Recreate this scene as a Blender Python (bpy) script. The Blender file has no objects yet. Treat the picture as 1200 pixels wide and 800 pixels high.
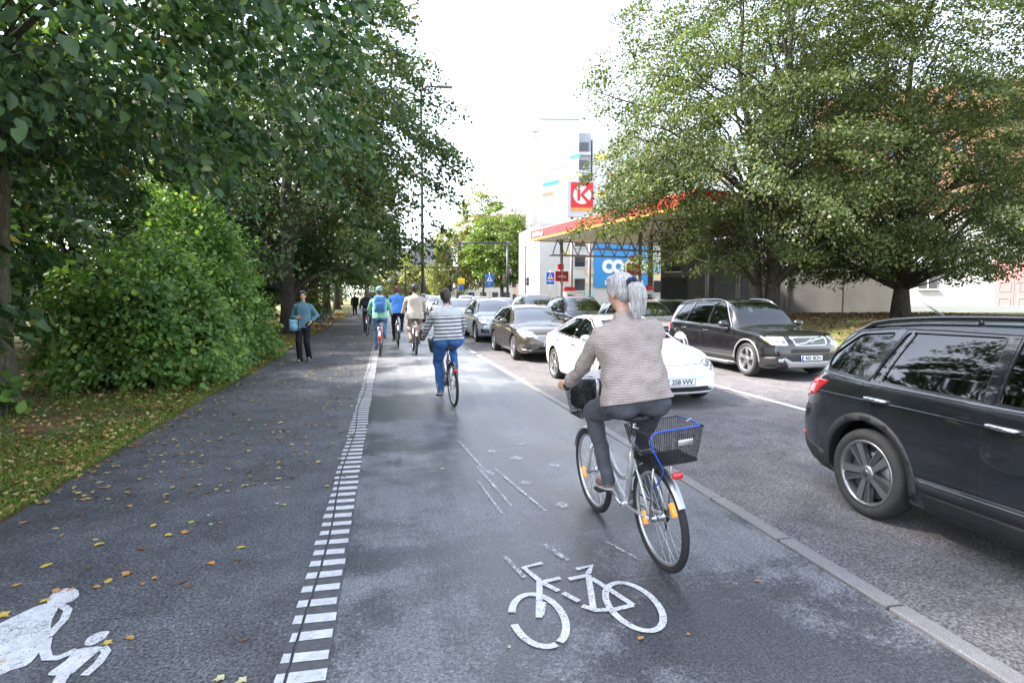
import bpy, bmesh, math, random
import numpy as np
from mathutils import Vector, Matrix
from mathutils.bvhtree import BVHTree

SC = bpy.context.scene
COL = SC.collection
R = math.radians
random.seed(7)
RNG = np.random.default_rng(7)

# ------------------------------------------------------------------ camera
cam_d = bpy.data.cameras.new('camera')
cam_d.lens = 21.0; cam_d.sensor_width = 36.0; cam_d.clip_start = 0.05; cam_d.clip_end = 4000
cam = bpy.data.objects.new('camera', cam_d); COL.objects.link(cam)
cam.location = (0, 0, 1.86)
cam.rotation_euler = (R(90 - 4.2), 0, R(-11.64))
SC.camera = cam

# ------------------------------------------------------------------ sky and sun
SUN_EL, SUN_AZ = 46.0, -74.0          # azimuth from +Y towards +X
W = bpy.data.worlds.new('World'); SC.world = W; W.use_nodes = True
nt = W.node_tree; nt.nodes.clear()
sky = nt.nodes.new('ShaderNodeTexSky'); sky.sky_type = 'NISHITA'; sky.sun_disc = False
sky.sun_elevation = R(SUN_EL); sky.sun_rotation = R(SUN_AZ)
sky.air_density = 1.0; sky.dust_density = 1.5; sky.ozone_density = 1.0; sky.altitude = 50
bg = nt.nodes.new('ShaderNodeBackground'); bg.inputs['Strength'].default_value = 0.15
# thin bright cloud veil over the clear sky: desaturate the sky colour
hsv = nt.nodes.new('ShaderNodeHueSaturation'); hsv.inputs['Saturation'].default_value = 0.5
hsv.inputs['Value'].default_value = 1.0
wo = nt.nodes.new('ShaderNodeOutputWorld')
nt.links.new(sky.outputs[0], hsv.inputs['Color']); nt.links.new(hsv.outputs[0], bg.inputs[0]); nt.links.new(bg.outputs[0], wo.inputs[0])
sun_d = bpy.data.lights.new('sun', 'SUN'); sun_d.energy = 3.6; sun_d.angle = R(4.0); sun_d.color = (1.0, .93, .82)
sun = bpy.data.objects.new('sun', sun_d); COL.objects.link(sun); sun.location = (-30, 10, 40)
_sd = Vector((math.sin(R(SUN_AZ)) * math.cos(R(SUN_EL)), math.cos(R(SUN_AZ)) * math.cos(R(SUN_EL)), math.sin(R(SUN_EL))))
sun.rotation_euler = _sd.to_track_quat('Z', 'Y').to_euler()
SC.view_settings.view_transform = 'Standard'; SC.view_settings.look = 'None'
SC.view_settings.exposure = 2.42; SC.view_settings.gamma = 1.0
SC.view_settings.use_curve_mapping = False
SC.render.engine = 'CYCLES'
SC.cycles.max_bounces = 8; SC.cycles.transparent_max_bounces = 12
SC.cycles.diffuse_bounces = 3; SC.cycles.glossy_bounces = 4; SC.cycles.transmission_bounces = 4
SC.cycles.use_denoising = True
SC.cycles.sample_clamp_indirect = 6.0

# ------------------------------------------------------------------ materials
MATS = {}
def mat(name, col, rough=.6, metal=0., spec=.5, coat=0., var=0., vscale=8., bump=0., bscale=60., emit=None, es=0., alpha=1., detail=3.):
    if name in MATS: return MATS[name]
    m = bpy.data.materials.new(name); m.use_nodes = True; t = m.node_tree; b = t.nodes['Principled BSDF']
    b.inputs['Base Color'].default_value = (*col, 1); b.inputs['Roughness'].default_value = rough
    b.inputs['Metallic'].default_value = metal; b.inputs['Specular IOR Level'].default_value = spec
    b.inputs['Coat Weight'].default_value = coat; b.inputs['Coat Roughness'].default_value = .03
    tc = None
    if var or bump:
        tc = t.nodes.new('ShaderNodeTexCoord')
    if var:
        n = t.nodes.new('ShaderNodeTexNoise'); n.inputs['Scale'].default_value = vscale; n.inputs['Detail'].default_value = detail
        t.links.new(tc.outputs['Object'], n.inputs['Vector'])
        r = t.nodes.new('ShaderNodeMapRange'); r.inputs[1].default_value = .25; r.inputs[2].default_value = .75
        r.inputs[3].default_value = 1 - var; r.inputs[4].default_value = 1 + var
        t.links.new(n.outputs['Fac'], r.inputs[0])
        mx = t.nodes.new('ShaderNodeVectorMath'); mx.operation = 'SCALE'; mx.inputs[0].default_value = col
        t.links.new(r.outputs[0], mx.inputs['Scale']); t.links.new(mx.outputs[0], b.inputs['Base Color'])
    if bump:
        n = t.nodes.new('ShaderNodeTexNoise'); n.inputs['Scale'].default_value = bscale; n.inputs['Detail'].default_value = 4
        t.links.new(tc.outputs['Object'], n.inputs['Vector'])
        bp = t.nodes.new('ShaderNodeBump'); bp.inputs['Strength'].default_value = bump; bp.inputs['Distance'].default_value = .02
        t.links.new(n.outputs['Fac'], bp.inputs['Height']); t.links.new(bp.outputs[0], b.inputs['Normal'])
    if emit:
        b.inputs['Emission Color'].default_value = (*emit, 1); b.inputs['Emission Strength'].default_value = es
    MATS[name] = m
    return m

class NT:
    """tiny node helper"""
    def __init__(s, name):
        s.m = bpy.data.materials.new(name); s.m.use_nodes = True; s.t = s.m.node_tree
        s.b = s.t.nodes['Principled BSDF']; s.out = s.t.nodes['Material Output']; MATS[name] = s.m
        s.tc = s.t.nodes.new('ShaderNodeTexCoord')
    def n(s, typ, **kw):
        nd = s.t.nodes.new(typ)
        for k, v in kw.items():
            if k == 'props':
                for a, c in v.items(): setattr(nd, a, c)
        return nd
    def l(s, a, b): s.t.links.new(a, b)
    def noise(s, scale, detail=4, rough=.55, vec=None, dist=0.):
        nd = s.t.nodes.new('ShaderNodeTexNoise'); nd.inputs['Scale'].default_value = scale
        nd.inputs['Detail'].default_value = detail; nd.inputs['Roughness'].default_value = rough; nd.inputs['Distortion'].default_value = dist
        s.l(vec or s.tc.outputs['Object'], nd.inputs['Vector']); return nd.outputs['Fac']
    def voro(s, scale, feat='F1', vec=None):
        nd = s.t.nodes.new('ShaderNodeTexVoronoi'); nd.feature = feat; nd.inputs['Scale'].default_value = scale
        s.l(vec or s.tc.outputs['Object'], nd.inputs['Vector']); return nd
    def ramp(s, fac, stops):
        nd = s.t.nodes.new('ShaderNodeValToRGB'); e = nd.color_ramp.elements
        while len(e) < len(stops): e.new(.5)
        for i, (p, c) in enumerate(stops):
            e[i].position = p; e[i].color = (*c, 1) if len(c) == 3 else c
        s.l(fac, nd.inputs[0]); return nd.outputs[0]
    def mapr(s, fac, a, b, c, d):
        nd = s.t.nodes.new('ShaderNodeMapRange'); s.l(fac, nd.inputs[0])
        for i, v in enumerate((a, b, c, d)): nd.inputs[i + 1].default_value = v
        return nd.outputs[0]
    def mix(s, fac, a, b, blend='MIX'):
        nd = s.t.nodes.new('ShaderNodeMix'); nd.data_type = 'RGBA'; nd.blend_type = blend
        if isinstance(fac, (int, float)): nd.inputs[0].default_value = fac
        else: s.l(fac, nd.inputs[0])
        for i, v in ((6, a), (7, b)):
            if isinstance(v, tuple): nd.inputs[i].default_value = (*v, 1)
            else: s.l(v, nd.inputs[i])
        return nd.outputs[2]
    def math(s, op, a, b):
        nd = s.t.nodes.new('ShaderNodeMath'); nd.operation = op
        for i, v in ((0, a), (1, b)):
            if isinstance(v, (int, float)): nd.inputs[i].default_value = v
            else: s.l(v, nd.inputs[i])
        return nd.outputs[0]
    def bump(s, h, strength=.4, dist=.01):
        nd = s.t.nodes.new('ShaderNodeBump'); nd.inputs['Strength'].default_value = strength; nd.inputs['Distance'].default_value = dist
        s.l(h, nd.inputs['Height']); s.l(nd.outputs[0], s.b.inputs['Normal'])
    def scaled(s, sx, sy, sz):
        nd = s.t.nodes.new('ShaderNodeMapping'); nd.inputs['Scale'].default_value = (sx, sy, sz)
        s.l(s.tc.outputs['Object'], nd.inputs['Vector']); return nd.outputs[0]

def asphalt(name, dark, light, agg=190., wet_scale=.6, wet=(.45, .6), rough=(.35, .8), wetdark=.55, spots=None, bumpk=.5, chipk=.55):
    k = NT(name)
    ag = k.voro(agg); sp = k.noise(agg * .6, 2)
    base = k.ramp(sp, [(.36, dark), (.5, tuple((a + b) / 2 for a, b in zip(dark, light))), (.66, light)])
    chip = k.mapr(ag.outputs['Color'], .82, .95, 0, 1)
    base = k.mix(k.math('MULTIPLY', chip, chipk), base, tuple(min(1, c * 2.3) for c in light))
    mid = k.noise(2.6, 5, .65)
    base = k.mix(k.mapr(mid, .35, .68, 0, .5), base, tuple(c * .62 for c in dark))
    wn = k.noise(wet_scale, 7, .68, dist=.4)
    w = k.mapr(wn, wet[0], wet[1], 0, 1)
    fine = k.mapr(k.noise(22, 4, .7), .35, .62, .25, 1)
    w2 = k.math('MULTIPLY', w, fine)
    col = k.mix(w2, base, k.mix(1., base, (wetdark,) * 3, 'MULTIPLY'))
    if spots: 
        dn = k.mapr(k.noise(.8, 6, .7, dist=.3), .47, .6, 0, 1)
        dd = k.math('MULTIPLY', dn, k.mapr(k.noise(26, 5, .75), .36, .56, 0, .85))
        col = k.mix(dd, col, spots)
    k.l(col, k.b.inputs['Base Color'])
    k.l(k.mapr(w2, 0, 1, rough[1], rough[0]), k.b.inputs['Roughness'])
    k.bump(k.math('ADD', ag.outputs['Distance'], k.math('MULTIPLY', sp, .7)), bumpk, .006)
    k.b.inputs['Specular IOR Level'].default_value = .5
    return k.m
M_FOOT = asphalt('footpath_asphalt', (.045, .047, .054), (.2, .205, .228), agg=92, wet=(.42, .6), rough=(.4, .75), wetdark=.6, bumpk=.8, chipk=.6)
k = NT('cycle_asphalt')
fine = k.noise(28, 6, .8); broad = k.noise(.55, 4, .6, dist=.5); mid = k.noise(2.4, 5, .7)
m_ = k.math('ADD', k.math('MULTIPLY', broad, .5), k.math('ADD', k.math('MULTIPLY', mid, .22), k.math('MULTIPLY', fine, .28)))
damp = k.mapr(m_, .475, .53, 1, 0)
grain = k.ramp(k.noise(62, 5, .8), [(.36, (.06, .062, .071)), (.5, (.168, .172, .19)), (.64, (.32, .325, .35))])
streak = k.mapr(k.noise(1., 5, .65, k.scaled(5.5, .22, 1)), .35, .7, .82, 1.12)
vm = k.t.nodes.new('ShaderNodeVectorMath'); vm.operation = 'SCALE'; k.l(grain, vm.inputs[0]); k.l(streak, vm.inputs['Scale'])
dk = k.mix(1., vm.outputs[0], (.36, .365, .385), 'MULTIPLY')
k.l(k.mix(damp, vm.outputs[0], dk), k.b.inputs['Base Color'])
k.l(k.mapr(damp, 0, 1, .5, .3), k.b.inputs['Roughness'])
ag = k.voro(120); k.bump(k.math('ADD', ag.outputs['Distance'], fine), .28, .005); M_BIKE = k.m
M_ROAD = asphalt('road_asphalt', (.05, .047, .052), (.23, .215, .228), agg=85, wet_scale=.35, wet=(.5, .7), rough=(.4, .75), wetdark=.65, bumpk=.8)

def worn_paint(name, col=(.72, .73, .75), lo=.34, hi=.42, scale=38.):
    k = NT(name)
    k.b.inputs['Base Color'].default_value = (*col, 1); k.b.inputs['Roughness'].default_value = .55
    n1 = k.noise(scale, 5, .75); n2 = k.noise(5, 3, .6)
    a = k.mapr(k.math('ADD', n1, k.math('MULTIPLY', n2, .25)), lo + .1, hi + .1, 0, 1)
    k.l(a, k.b.inputs['Alpha'])
    dirt = k.ramp(k.noise(14, 5, .7), [(.3, tuple(c * .7 for c in col)), (.6, col)])
    k.l(dirt, k.b.inputs['Base Color'])
    k.bump(k.noise(150, 2), .4, .004)
    return k.m
M_PAINT = worn_paint('worn_white_paint', (.68, .69, .72), .33, .5, 70.)
M_PAINT2 = worn_paint('solid_white_paint', (.62, .63, .66), .3, .42, 60.)
M_PAINT3 = worn_paint('faint_white_paint', (.6, .61, .63), .45, .62, 40.)

# kerb stone
k = NT('kerb_granite'); sp = k.noise(150, 3, .6)
k.l(k.mix(k.mapr(k.noise(6, 4), .3, .7, 0, .5), k.ramp(sp, [(.3, (.12, .118, .124)), (.7, (.3, .295, .305))]), (.16, .15, .145)), k.b.inputs['Base Color'])
k.b.inputs['Roughness'].default_value = .7; k.bump(sp, .5, .006); M_KERB = k.m

# soil with leaf litter / lawn
k = NT('verge_soil'); a = k.noise(9, 6, .7); c = k.noise(1.1, 5, .65)
lit = k.ramp(a, [(.28, (.035, .026, .015)), (.45, (.12, .07, .03)), (.58, (.2, .12, .05)), (.75, (.09, .07, .03))])
gr = k.ramp(a, [(.3, (.05, .08, .018)), (.6, (.1, .15, .03)), (.8, (.16, .17, .05))])
k.l(k.mix(k.mapr(c, .46, .56, 0, 1), gr, lit), k.b.inputs['Base Color']); k.b.inputs['Roughness'].default_value = .95
k.bump(a, .8, .05); M_SOIL = k.m

def leafmat(name, stops, trans=.35, rough=.45, sat_noise=.0, spec=.35):
    """foliage: hue varies per leaf, light shines through"""
    k = NT(name)
    g = k.t.nodes.new('ShaderNodeNewGeometry')
    col = k.ramp(g.outputs['Random Per Island'], stops)
    cl = k.mapr(k.noise(.9, 3), .3, .7, .72, 1.25)
    vm = k.t.nodes.new('ShaderNodeVectorMath'); vm.operation = 'SCALE'; k.l(col, vm.inputs[0]); k.l(cl, vm.inputs['Scale'])
    col = vm.outputs[0]
    k.l(col, k.b.inputs['Base Color']); k.b.inputs['Roughness'].default_value = rough; k.b.inputs['Specular IOR Level'].default_value = spec
    tr = k.t.nodes.new('ShaderNodeBsdfTranslucent')
    vm2 = k.t.nodes.new('ShaderNodeVectorMath'); vm2.operation = 'MULTIPLY'; k.l(col, vm2.inputs[0]); vm2.inputs[1].default_value = (1.5, 1.55, .7)
    k.l(vm2.outputs[0], tr.inputs[0])
    ms = k.t.nodes.new('ShaderNodeMixShader'); ms.inputs[0].default_value = trans
    k.l(k.b.outputs[0], ms.inputs[1]); k.l(tr.outputs[0], ms.inputs[2]); k.l(ms.outputs[0], k.out.inputs[0])
    return k.m
M_LEAF_DARK = leafmat('leaf_linden_dark', [(0, (.018, .05, .022)), (.45, (.04, .088, .032)), (.8, (.074, .138, .048)), (.985, (.11, .18, .05)), (1, (.3, .19, .03))], trans=.3, spec=.5)
M_LEAF_MID = leafmat('leaf_linden', [(0, (.028, .058, .022)), (.5, (.05, .092, .034)), (.85, (.082, .125, .045)), (.975, (.14, .15, .06)), (1, (.28, .19, .05))], trans=.35)
M_LEAF_RIGHT = leafmat('leaf_linden_sunny', [(0, (.032, .055, .02)), (.45, (.066, .096, .03)), (.9, (.108, .132, .042)), (1, (.16, .165, .065))], trans=.4)
M_LEAF_SHRUB = leafmat('leaf_shrub', [(0, (.06, .14, .035)), (.5, (.12, .225, .055)), (.9, (.2, .32, .075)), (1, (.33, .38, .1))], trans=.35, spec=.5)
M_LEAF_BIRCH = leafmat('leaf_birch', [(0, (.1, .13, .04)), (.5, (.16, .18, .06)), (1, (.28, .26, .1))], trans=.45)
M_LEAF_FAR = leafmat('leaf_far_maple', [(0, (.05, .1, .02)), (.6, (.1, .16, .03)), (1, (.18, .22, .05))], trans=.45)
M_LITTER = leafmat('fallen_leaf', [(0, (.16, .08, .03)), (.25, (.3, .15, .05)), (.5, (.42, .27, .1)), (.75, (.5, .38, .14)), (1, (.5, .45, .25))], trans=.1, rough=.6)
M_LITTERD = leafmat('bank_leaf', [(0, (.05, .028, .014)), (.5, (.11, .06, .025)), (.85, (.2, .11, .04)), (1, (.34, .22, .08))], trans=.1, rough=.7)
M_GRASS = leafmat('grass_blade', [(0, (.09, .16, .022)), (.5, (.17, .26, .04)), (.9, (.25, .31, .07)), (1, (.25, .22, .09))], trans=.35, rough=.6)

k = NT('bark'); v = k.scaled(1, 1, .22); a = k.noise(22, 6, .7, v)
k.l(k.ramp(a, [(.3, (.018, .015, .012)), (.55, (.06, .052, .042)), (.75, (.11, .1, .085))]), k.b.inputs['Base Color'])
k.b.inputs['Roughness'].default_value = .95; k.bump(a, 1., .05); M_BARK = k.m
k = NT('bark_mossy'); v = k.scaled(1, 1, .3); a = k.noise(18, 6, .7, v)
k.l(k.ramp(a, [(.3, (.03, .026, .018)), (.55, (.1, .09, .06)), (.75, (.16, .15, .09))]), k.b.inputs['Base Color'])
k.b.inputs['Roughness'].default_value = .95; k.bump(a, 1., .04); M_BARK2 = k.m

# ------------------------------------------------------------------ mesh helpers
def tagged(o, label=None, cat=None, group=None, kind=None):
    if label: o['label'] = label
    if cat: o['category'] = cat
    if group: o['group'] = group
    if kind: o['kind'] = kind
    return o
def thing(name, label, cat, loc=(0, 0, 0), rz=0., group=None, rx=0., ry=0.):
    o = bpy.data.objects.new(name, None); COL.objects.link(o); o.empty_display_size = .2
    o.location = loc; o.rotation_euler = (rx, ry, rz)
    return tagged(o, label, cat, group)
def put(name, me, parent=None, loc=None, rot=None):
    o = bpy.data.objects.new(name, me); COL.objects.link(o)
    if parent is not None: o.parent = parent
    if loc is not None: o.location = loc
    if rot is not None: o.rotation_euler = rot
    return o
def copy_tree(o, parent=None):
    c = o.copy(); COL.objects.link(c); c.parent = parent
    for ch in o.children: copy_tree(ch, c)
    return c

class MB:
    """collects shapes and links them as ONE mesh object"""
    def __init__(s): s.v = []; s.f = []; s.mi = []; s.sm = []; s.cm = 0
    def add(s, vs, fs, smooth=False):
        o = len(s.v); s.v += [tuple(p) for p in vs]
        for f in fs: s.f.append(tuple(i + o for i in f)); s.mi.append(s.cm); s.sm.append(smooth)
        return s
    def m(s, i): s.cm = i; return s
    def box(s, c, size, rz=0., M=None, taper=1.):
        x, y, z = (a / 2 for a in size); c = Vector(c)
        Rm = M or Matrix.Rotation(rz, 3, 'Z')
        vs = []
        for dz in (-1, 1):
            t = taper if dz > 0 else 1.
            for dx, dy in ((-1, -1), (1, -1), (1, 1), (-1, 1)): vs.append(c + Rm @ Vector((dx * x * t, dy * y * t, dz * z)))
        return s.add(vs, [(3, 2, 1, 0), (4, 5, 6, 7), (0, 1, 5, 4), (1, 2, 6, 5), (2, 3, 7, 6), (3, 0, 4, 7)])
    def rbox(s, c, size, r=.02, rz=0., M=None, seg=2):
        bm = bmesh.new(); bmesh.ops.create_cube(bm, size=1.)
        for v in bm.verts: v.co = Vector((v.co.x * size[0], v.co.y * size[1], v.co.z * size[2]))
        bmesh.ops.bevel(bm, geom=bm.edges[:], offset=min(r, min(size) * .49), segments=seg, affect='EDGES', profile=.5)
        return s.bm(bm, Matrix.Translation(c) @ (M or Matrix.Rotation(rz, 3, 'Z')).to_4x4(), True)
    def bm(s, bm, X=None, smooth=True):
        bm.verts.ensure_lookup_table(); bm.verts.index_update()
        s.add([(X @ v.co) if X else v.co for v in bm.verts], [[v.index for v in f.verts] for f in bm.faces], smooth); bm.free(); return s
    def tube(s, pts, r, n=8, caps=True, smooth=True):
        pts = [Vector(p) for p in pts]; rs = list(r) if hasattr(r, '__len__') else [r] * len(pts)
        vs = []; fs = []; prev = None
        for i, p in enumerate(pts):
            t = (pts[min(i + 1, len(pts) - 1)] - pts[max(i - 1, 0)])
            if t.length < 1e-9: t = Vector((0, 0, 1))
            t.normalize()
            if prev is None:
                a = Vector((0, 0, 1)) if abs(t.z) < .9 else Vector((1, 0, 0)); u = t.cross(a).normalized()
            else:
                u = (prev - t * prev.dot(t)).normalized()
            prev = u; w = t.cross(u)
            for k in range(n):
                an = 2 * math.pi * k / n; vs.append(p + (u * math.cos(an) + w * math.sin(an)) * rs[i])
        for i in range(len(pts) - 1):
            for k in range(n):
                k2 = (k + 1) % n; fs.append((i * n + k, i * n + k2, (i + 1) * n + k2, (i + 1) * n + k))
        if caps:
            fs.append(tuple(range(n - 1, -1, -1))); o = (len(pts) - 1) * n; fs.append(tuple(o + k for k in range(n)))
        return s.add(vs, fs, smooth)
    def ell(s, c, rad, M=None, n=12, m=8):
        c = Vector(c); vs = []; fs = []
        if not hasattr(rad, '__len__'): rad = (rad,) * 3
        for j in range(1, m):
            ph = math.pi * j / m
            for i in range(n):
                th = 2 * math.pi * i / n
                p = Vector((rad[0] * math.sin(ph) * math.cos(th), rad[1] * math.sin(ph) * math.sin(th), rad[2] * math.cos(ph)))
                vs.append(c + ((M @ p) if M else p))
        for pz in (1, -1):
            p = Vector((0, 0, rad[2] * pz)); vs.append(c + ((M @ p) if M else p))
        t = len(vs) - 2; b = t + 1
        for j in range(m - 2):
            for i in range(n):
                i2 = (i + 1) % n; fs.append((j * n + i, (j + 1) * n + i, (j + 1) * n + i2, j * n + i2))
        for i in range(n):
            i2 = (i + 1) % n; fs.append((t, i, i2)); fs.append((b, (m - 2) * n + i2, (m - 2) * n + i))
        return s.add(vs, fs, True)
    def cap(s, p0, r0, p1, r1, n=10):
        """tapered capsule (closed shells)"""
        p0 = Vector(p0); p1 = Vector(p1)
        s.ell(p0, r0, n=n, m=6); s.ell(p1, r1, n=n, m=6)
        if (p1 - p0).length > 1e-6: s.tube([p0, p1], [r0, r1], n)
        return s
    def lathe(s, prof, axis='X', c=(0, 0, 0), n=32, closed=False):
        """prof: (along axis, radius)"""
        c = Vector(c); vs = []; fs = []; P = len(prof)
        for k in range(n):
            an = 2 * math.pi * k / n; ca, sa = math.cos(an), math.sin(an)
            for a, r in prof:
                p = {'X': (a, r * ca, r * sa), 'Y': (r * ca, a, r * sa), 'Z': (r * ca, r * sa, a)}[axis]; vs.append(c + Vector(p))
        for k in range(n):
            k2 = (k + 1) % n
            for i in range(P if closed else P - 1):
                j = (i + 1) % P; fs.append((k * P + i, k2 * P + i, k2 * P + j, k * P + j))
        return s.add(vs, fs, True)
    def prism(s, poly, z0, z1, X=None):
        """poly in local xy, extruded z0..z1, optional matrix"""
        n = len(poly); vs = [Vector((x, y, z0)) for x, y in poly] + [Vector((x, y, z1)) for x, y in poly]
        if X is not None: vs = [X @ v for v in vs]
        return s.add(vs, [tuple(range(n - 1, -1, -1)), tuple(range(n, 2 * n))] + [(i, (i + 1) % n, n + (i + 1) % n, n + i) for i in range(n)])
    def mesh(s, name, mats):
        me = bpy.data.meshes.new(name); me.from_pydata(s.v, [], s.f)
        for a in (mats if isinstance(mats, (list, tuple)) else [mats]): me.materials.append(a)
        me.polygons.foreach_set('material_index', s.mi); me.polygons.foreach_set('use_smooth', s.sm); me.update(); return me
    def obj(s, name, mats, parent=None, loc=None, rot=None): return put(name, s.mesh(name, mats), parent, loc, rot)

def ymat(a='Y'):
    """matrix taking prism xy to world xz (extruding along y)"""
    return Matrix(((1, 0, 0), (0, 0, -1), (0, 1, 0))).to_4x4()
def spline(pts, n=6):
    """Catmull-Rom through points"""
    P = [Vector(p) for p in pts]; P = [P[0] * 2 - P[1]] + P + [P[-1] * 2 - P[-2]]; out = []
    for i in range(1, len(P) - 2):
        for k in range(n):
            t = k / n; a, b, c, d = P[i - 1:i + 3]
            out.append(.5 * ((2 * b) + (c - a) * t + (2 * a - 5 * b + 4 * c - d) * t * t + (3 * b - a - 3 * c + d) * t ** 3))
    out.append(P[-2]); return out
def text_mesh(body, size, mt, depth=.004, bold=False, spacing=1.):
    cu = bpy.data.curves.new('txt', 'FONT'); cu.body = body; cu.size = size; cu.extrude = depth; cu.align_x = 'CENTER'; cu.align_y = 'CENTER'
    cu.space_character = spacing
    if bold: cu.offset = size * (.035 if size > 1 else .02)
    ob = bpy.data.objects.new('txt', cu); COL.objects.link(ob)
    dg = bpy.context.evaluated_depsgraph_get(); me = bpy.data.meshes.new_from_object(ob.evaluated_get(dg))
    bpy.data.objects.remove(ob); me.materials.clear(); me.materials.append(mt); return me
def eval_mesh(me, mods):
    """apply modifiers [(type, {props})] and return the new mesh"""
    ob = bpy.data.objects.new('tmp', me); COL.objects.link(ob)
    for typ, pr in mods:
        md = ob.modifiers.new('m', typ)
        for a, b in pr.items(): setattr(md, a, b)
    dg = bpy.context.evaluated_depsgraph_get(); out = bpy.data.meshes.new_from_object(ob.evaluated_get(dg))
    bpy.data.objects.remove(ob); return out

# ------------------------------------------------------------------ terrain heights
def G(y):
    if y < 5: return 0.
    if y < 11: return .012 * (y - 5) ** 2 / 12
    return min(.012 * (y - 8), 1.0)
def kerb_x(y): return float(np.interp(y, [-20, 8, 20, 40, 60, 100, 400], [2.9, 2.9, 2.52, 2.3, 2.15, 2.0, 2.0]))
def edge_x(y): return -3.2 + .06 * math.sin(y * .45)
def bank(x, y):
    b = float(np.interp(x, [11.2, 15, 19, 27], [0, .35, .75, .75])) * float(np.interp(y, [29, 34], [1, 0]))
    l = float(np.interp(-x, [3.4, 6, 10], [0, .05, .12]))
    return b + l
def sheet(name, fx0, fx1, ys, nx, dz, mt, kind='structure'):
    vs = []; fs = []
    for y in ys:
        a, b = fx0(y), fx1(y)
        for i in range(nx + 1): vs.append((a + (b - a) * i / nx, y, G(y) + dz))
    n = nx + 1
    for j in range(len(ys) - 1):
        for i in range(nx): fs.append((j * n + i, j * n + i + 1, (j + 1) * n + i + 1, (j + 1) * n + i))
    me = bpy.data.meshes.new(name); me.from_pydata(vs, [], fs); me.materials.append(mt); me.update()
    return tagged(put(name, me), kind=kind)
YS = [-12 + 1. * i for i in range(110)] + [98 + 20 * 1.35 ** i for i in range(9)]

# ground sheet to the horizon
xs = sorted(set([-600, -300, -150, -80, -40, -25] + [-18 + i for i in range(15)] + [-3.6, -3.34, -3.0] + [10.9 + .9 * i for i in range(20)] + [-2, 0, 3, 6, 9, 34, 45, 60, 90, 150, 300, 600]))
ys = [-60, -40, -25] + [-15 + 1.0 * i for i in range(85)] + [75, 90, 120, 160, 240, 400, 700, 1200]
vs = []; fs = []
for y in ys:
    for x in xs:
        w = .02 * math.sin(x * 2.1 + y) * math.sin(y * 1.3) if x < -3.6 else 0
        inroad = edge_x(y) < x < 10.6
        vs.append((x, y, G(y) + bank(x, y) + w - (.06 if inroad else (-.012 if x < 0 else .02))))
n = len(xs)
for j in range(len(ys) - 1):
    for i in range(n - 1): fs.append((j * n + i, j * n + i + 1, (j + 1) * n + i + 1, (j + 1) * n + i))
me = bpy.data.meshes.new('ground'); me.from_pydata(vs, [], fs); me.materials.append(M_SOIL); me.update()
tagged(put('ground', me), kind='structure')

sheet('footpath', edge_x, lambda y: -.45, YS, 3, 0., M_FOOT)
CYC = sheet('cycle_path', lambda y: -.45, lambda y: kerb_x(y) - .012, YS, 3, -.002, M_BIKE)
ROAD = sheet('road', lambda y: kerb_x(y) + .14, lambda y: 11.0, YS, 4, -.035, M_ROAD)

# far side pavement of the road with its kerb
fk = tagged(sheet('far_pavement', lambda y: 11.14, lambda y: 13.0, [y for y in YS if y > 34], 2, .085, mat('paving', (.3, .3, .31), .8, var=.2, vscale=3)))
mb = MB()
for y in range(-8, 90): 
    mb.box((11.07, y + .5, G(y + .5) + .0), (.14, .985, .18))
tagged(mb.obj('far_kerb', M_KERB), kind='structure')

# kerb stones between cycle path and road: each stone its own piece
KERB = tagged(sheet('kerb', lambda y: kerb_x(y) + .002, lambda y: kerb_x(y) + .138, YS, 1, -.03, M_KERB))
y = -3.0; i = 0
while y < 62:
    L = .96 + .12 * random.random(); y1 = y + L
    x0, x1 = kerb_x(y), kerb_x(y1); z0, z1 = G(y), G(y1); t = .007 + .006 * random.random(); dx = random.uniform(-.008, .008)
    g = .012
    m2 = MB(); e = []
    for (xx, yy, zz) in ((x0, y + g, z0), (x1, y1 - g, z1)):
        e += [(xx + dx, yy, zz - .05), (xx + .135 + dx, yy, zz - .05), (xx + .13 + dx, yy, zz + t), (xx + .006 + dx, yy, zz + t)]
    m2.add(e, [(3, 2, 1, 0), (4, 5, 6, 7), (0, 1, 5, 4), (1, 2, 6, 5), (2, 3, 7, 6), (3, 0, 4, 7)])
    me = m2.mesh('kerb_stone', M_KERB)
    bm = bmesh.new(); bm.from_mesh(me); bmesh.ops.bevel(bm, geom=bm.edges[:], offset=.007, segments=1, affect='EDGES'); bm.to_mesh(me); bm.free()
    put('kerb_stone', me, KERB); y = y1; i += 1

# ------------------------------------------------------------------ painted markings
def flat_poly(bm, pts, z):
    vs = [bm.verts.new((x, y, z + G(y))) for x, y in pts]; bm.faces.new(vs)
STK = [0]
def stroke(mb, pts, w, z=.004):
    """thick flat polyline on the ground"""
    STK[0] = (STK[0] + 1) % 14; z = z + STK[0] * .00025
    P = [Vector((x, y)) for x, y in pts]; vs = []
    for i, p in enumerate(P):
        t = (P[min(i + 1, len(P) - 1)] - P[max(i - 1, 0)]).normalized(); nrm = Vector((-t.y, t.x)) * (w / 2)
        for q in (p + nrm, p - nrm): vs.append((q.x, q.y, z + G(q.y)))
    mb.add(vs, [(2 * i, 2 * i + 1, 2 * i + 3, 2 * i + 2) for i in range(len(P) - 1)])
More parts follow.
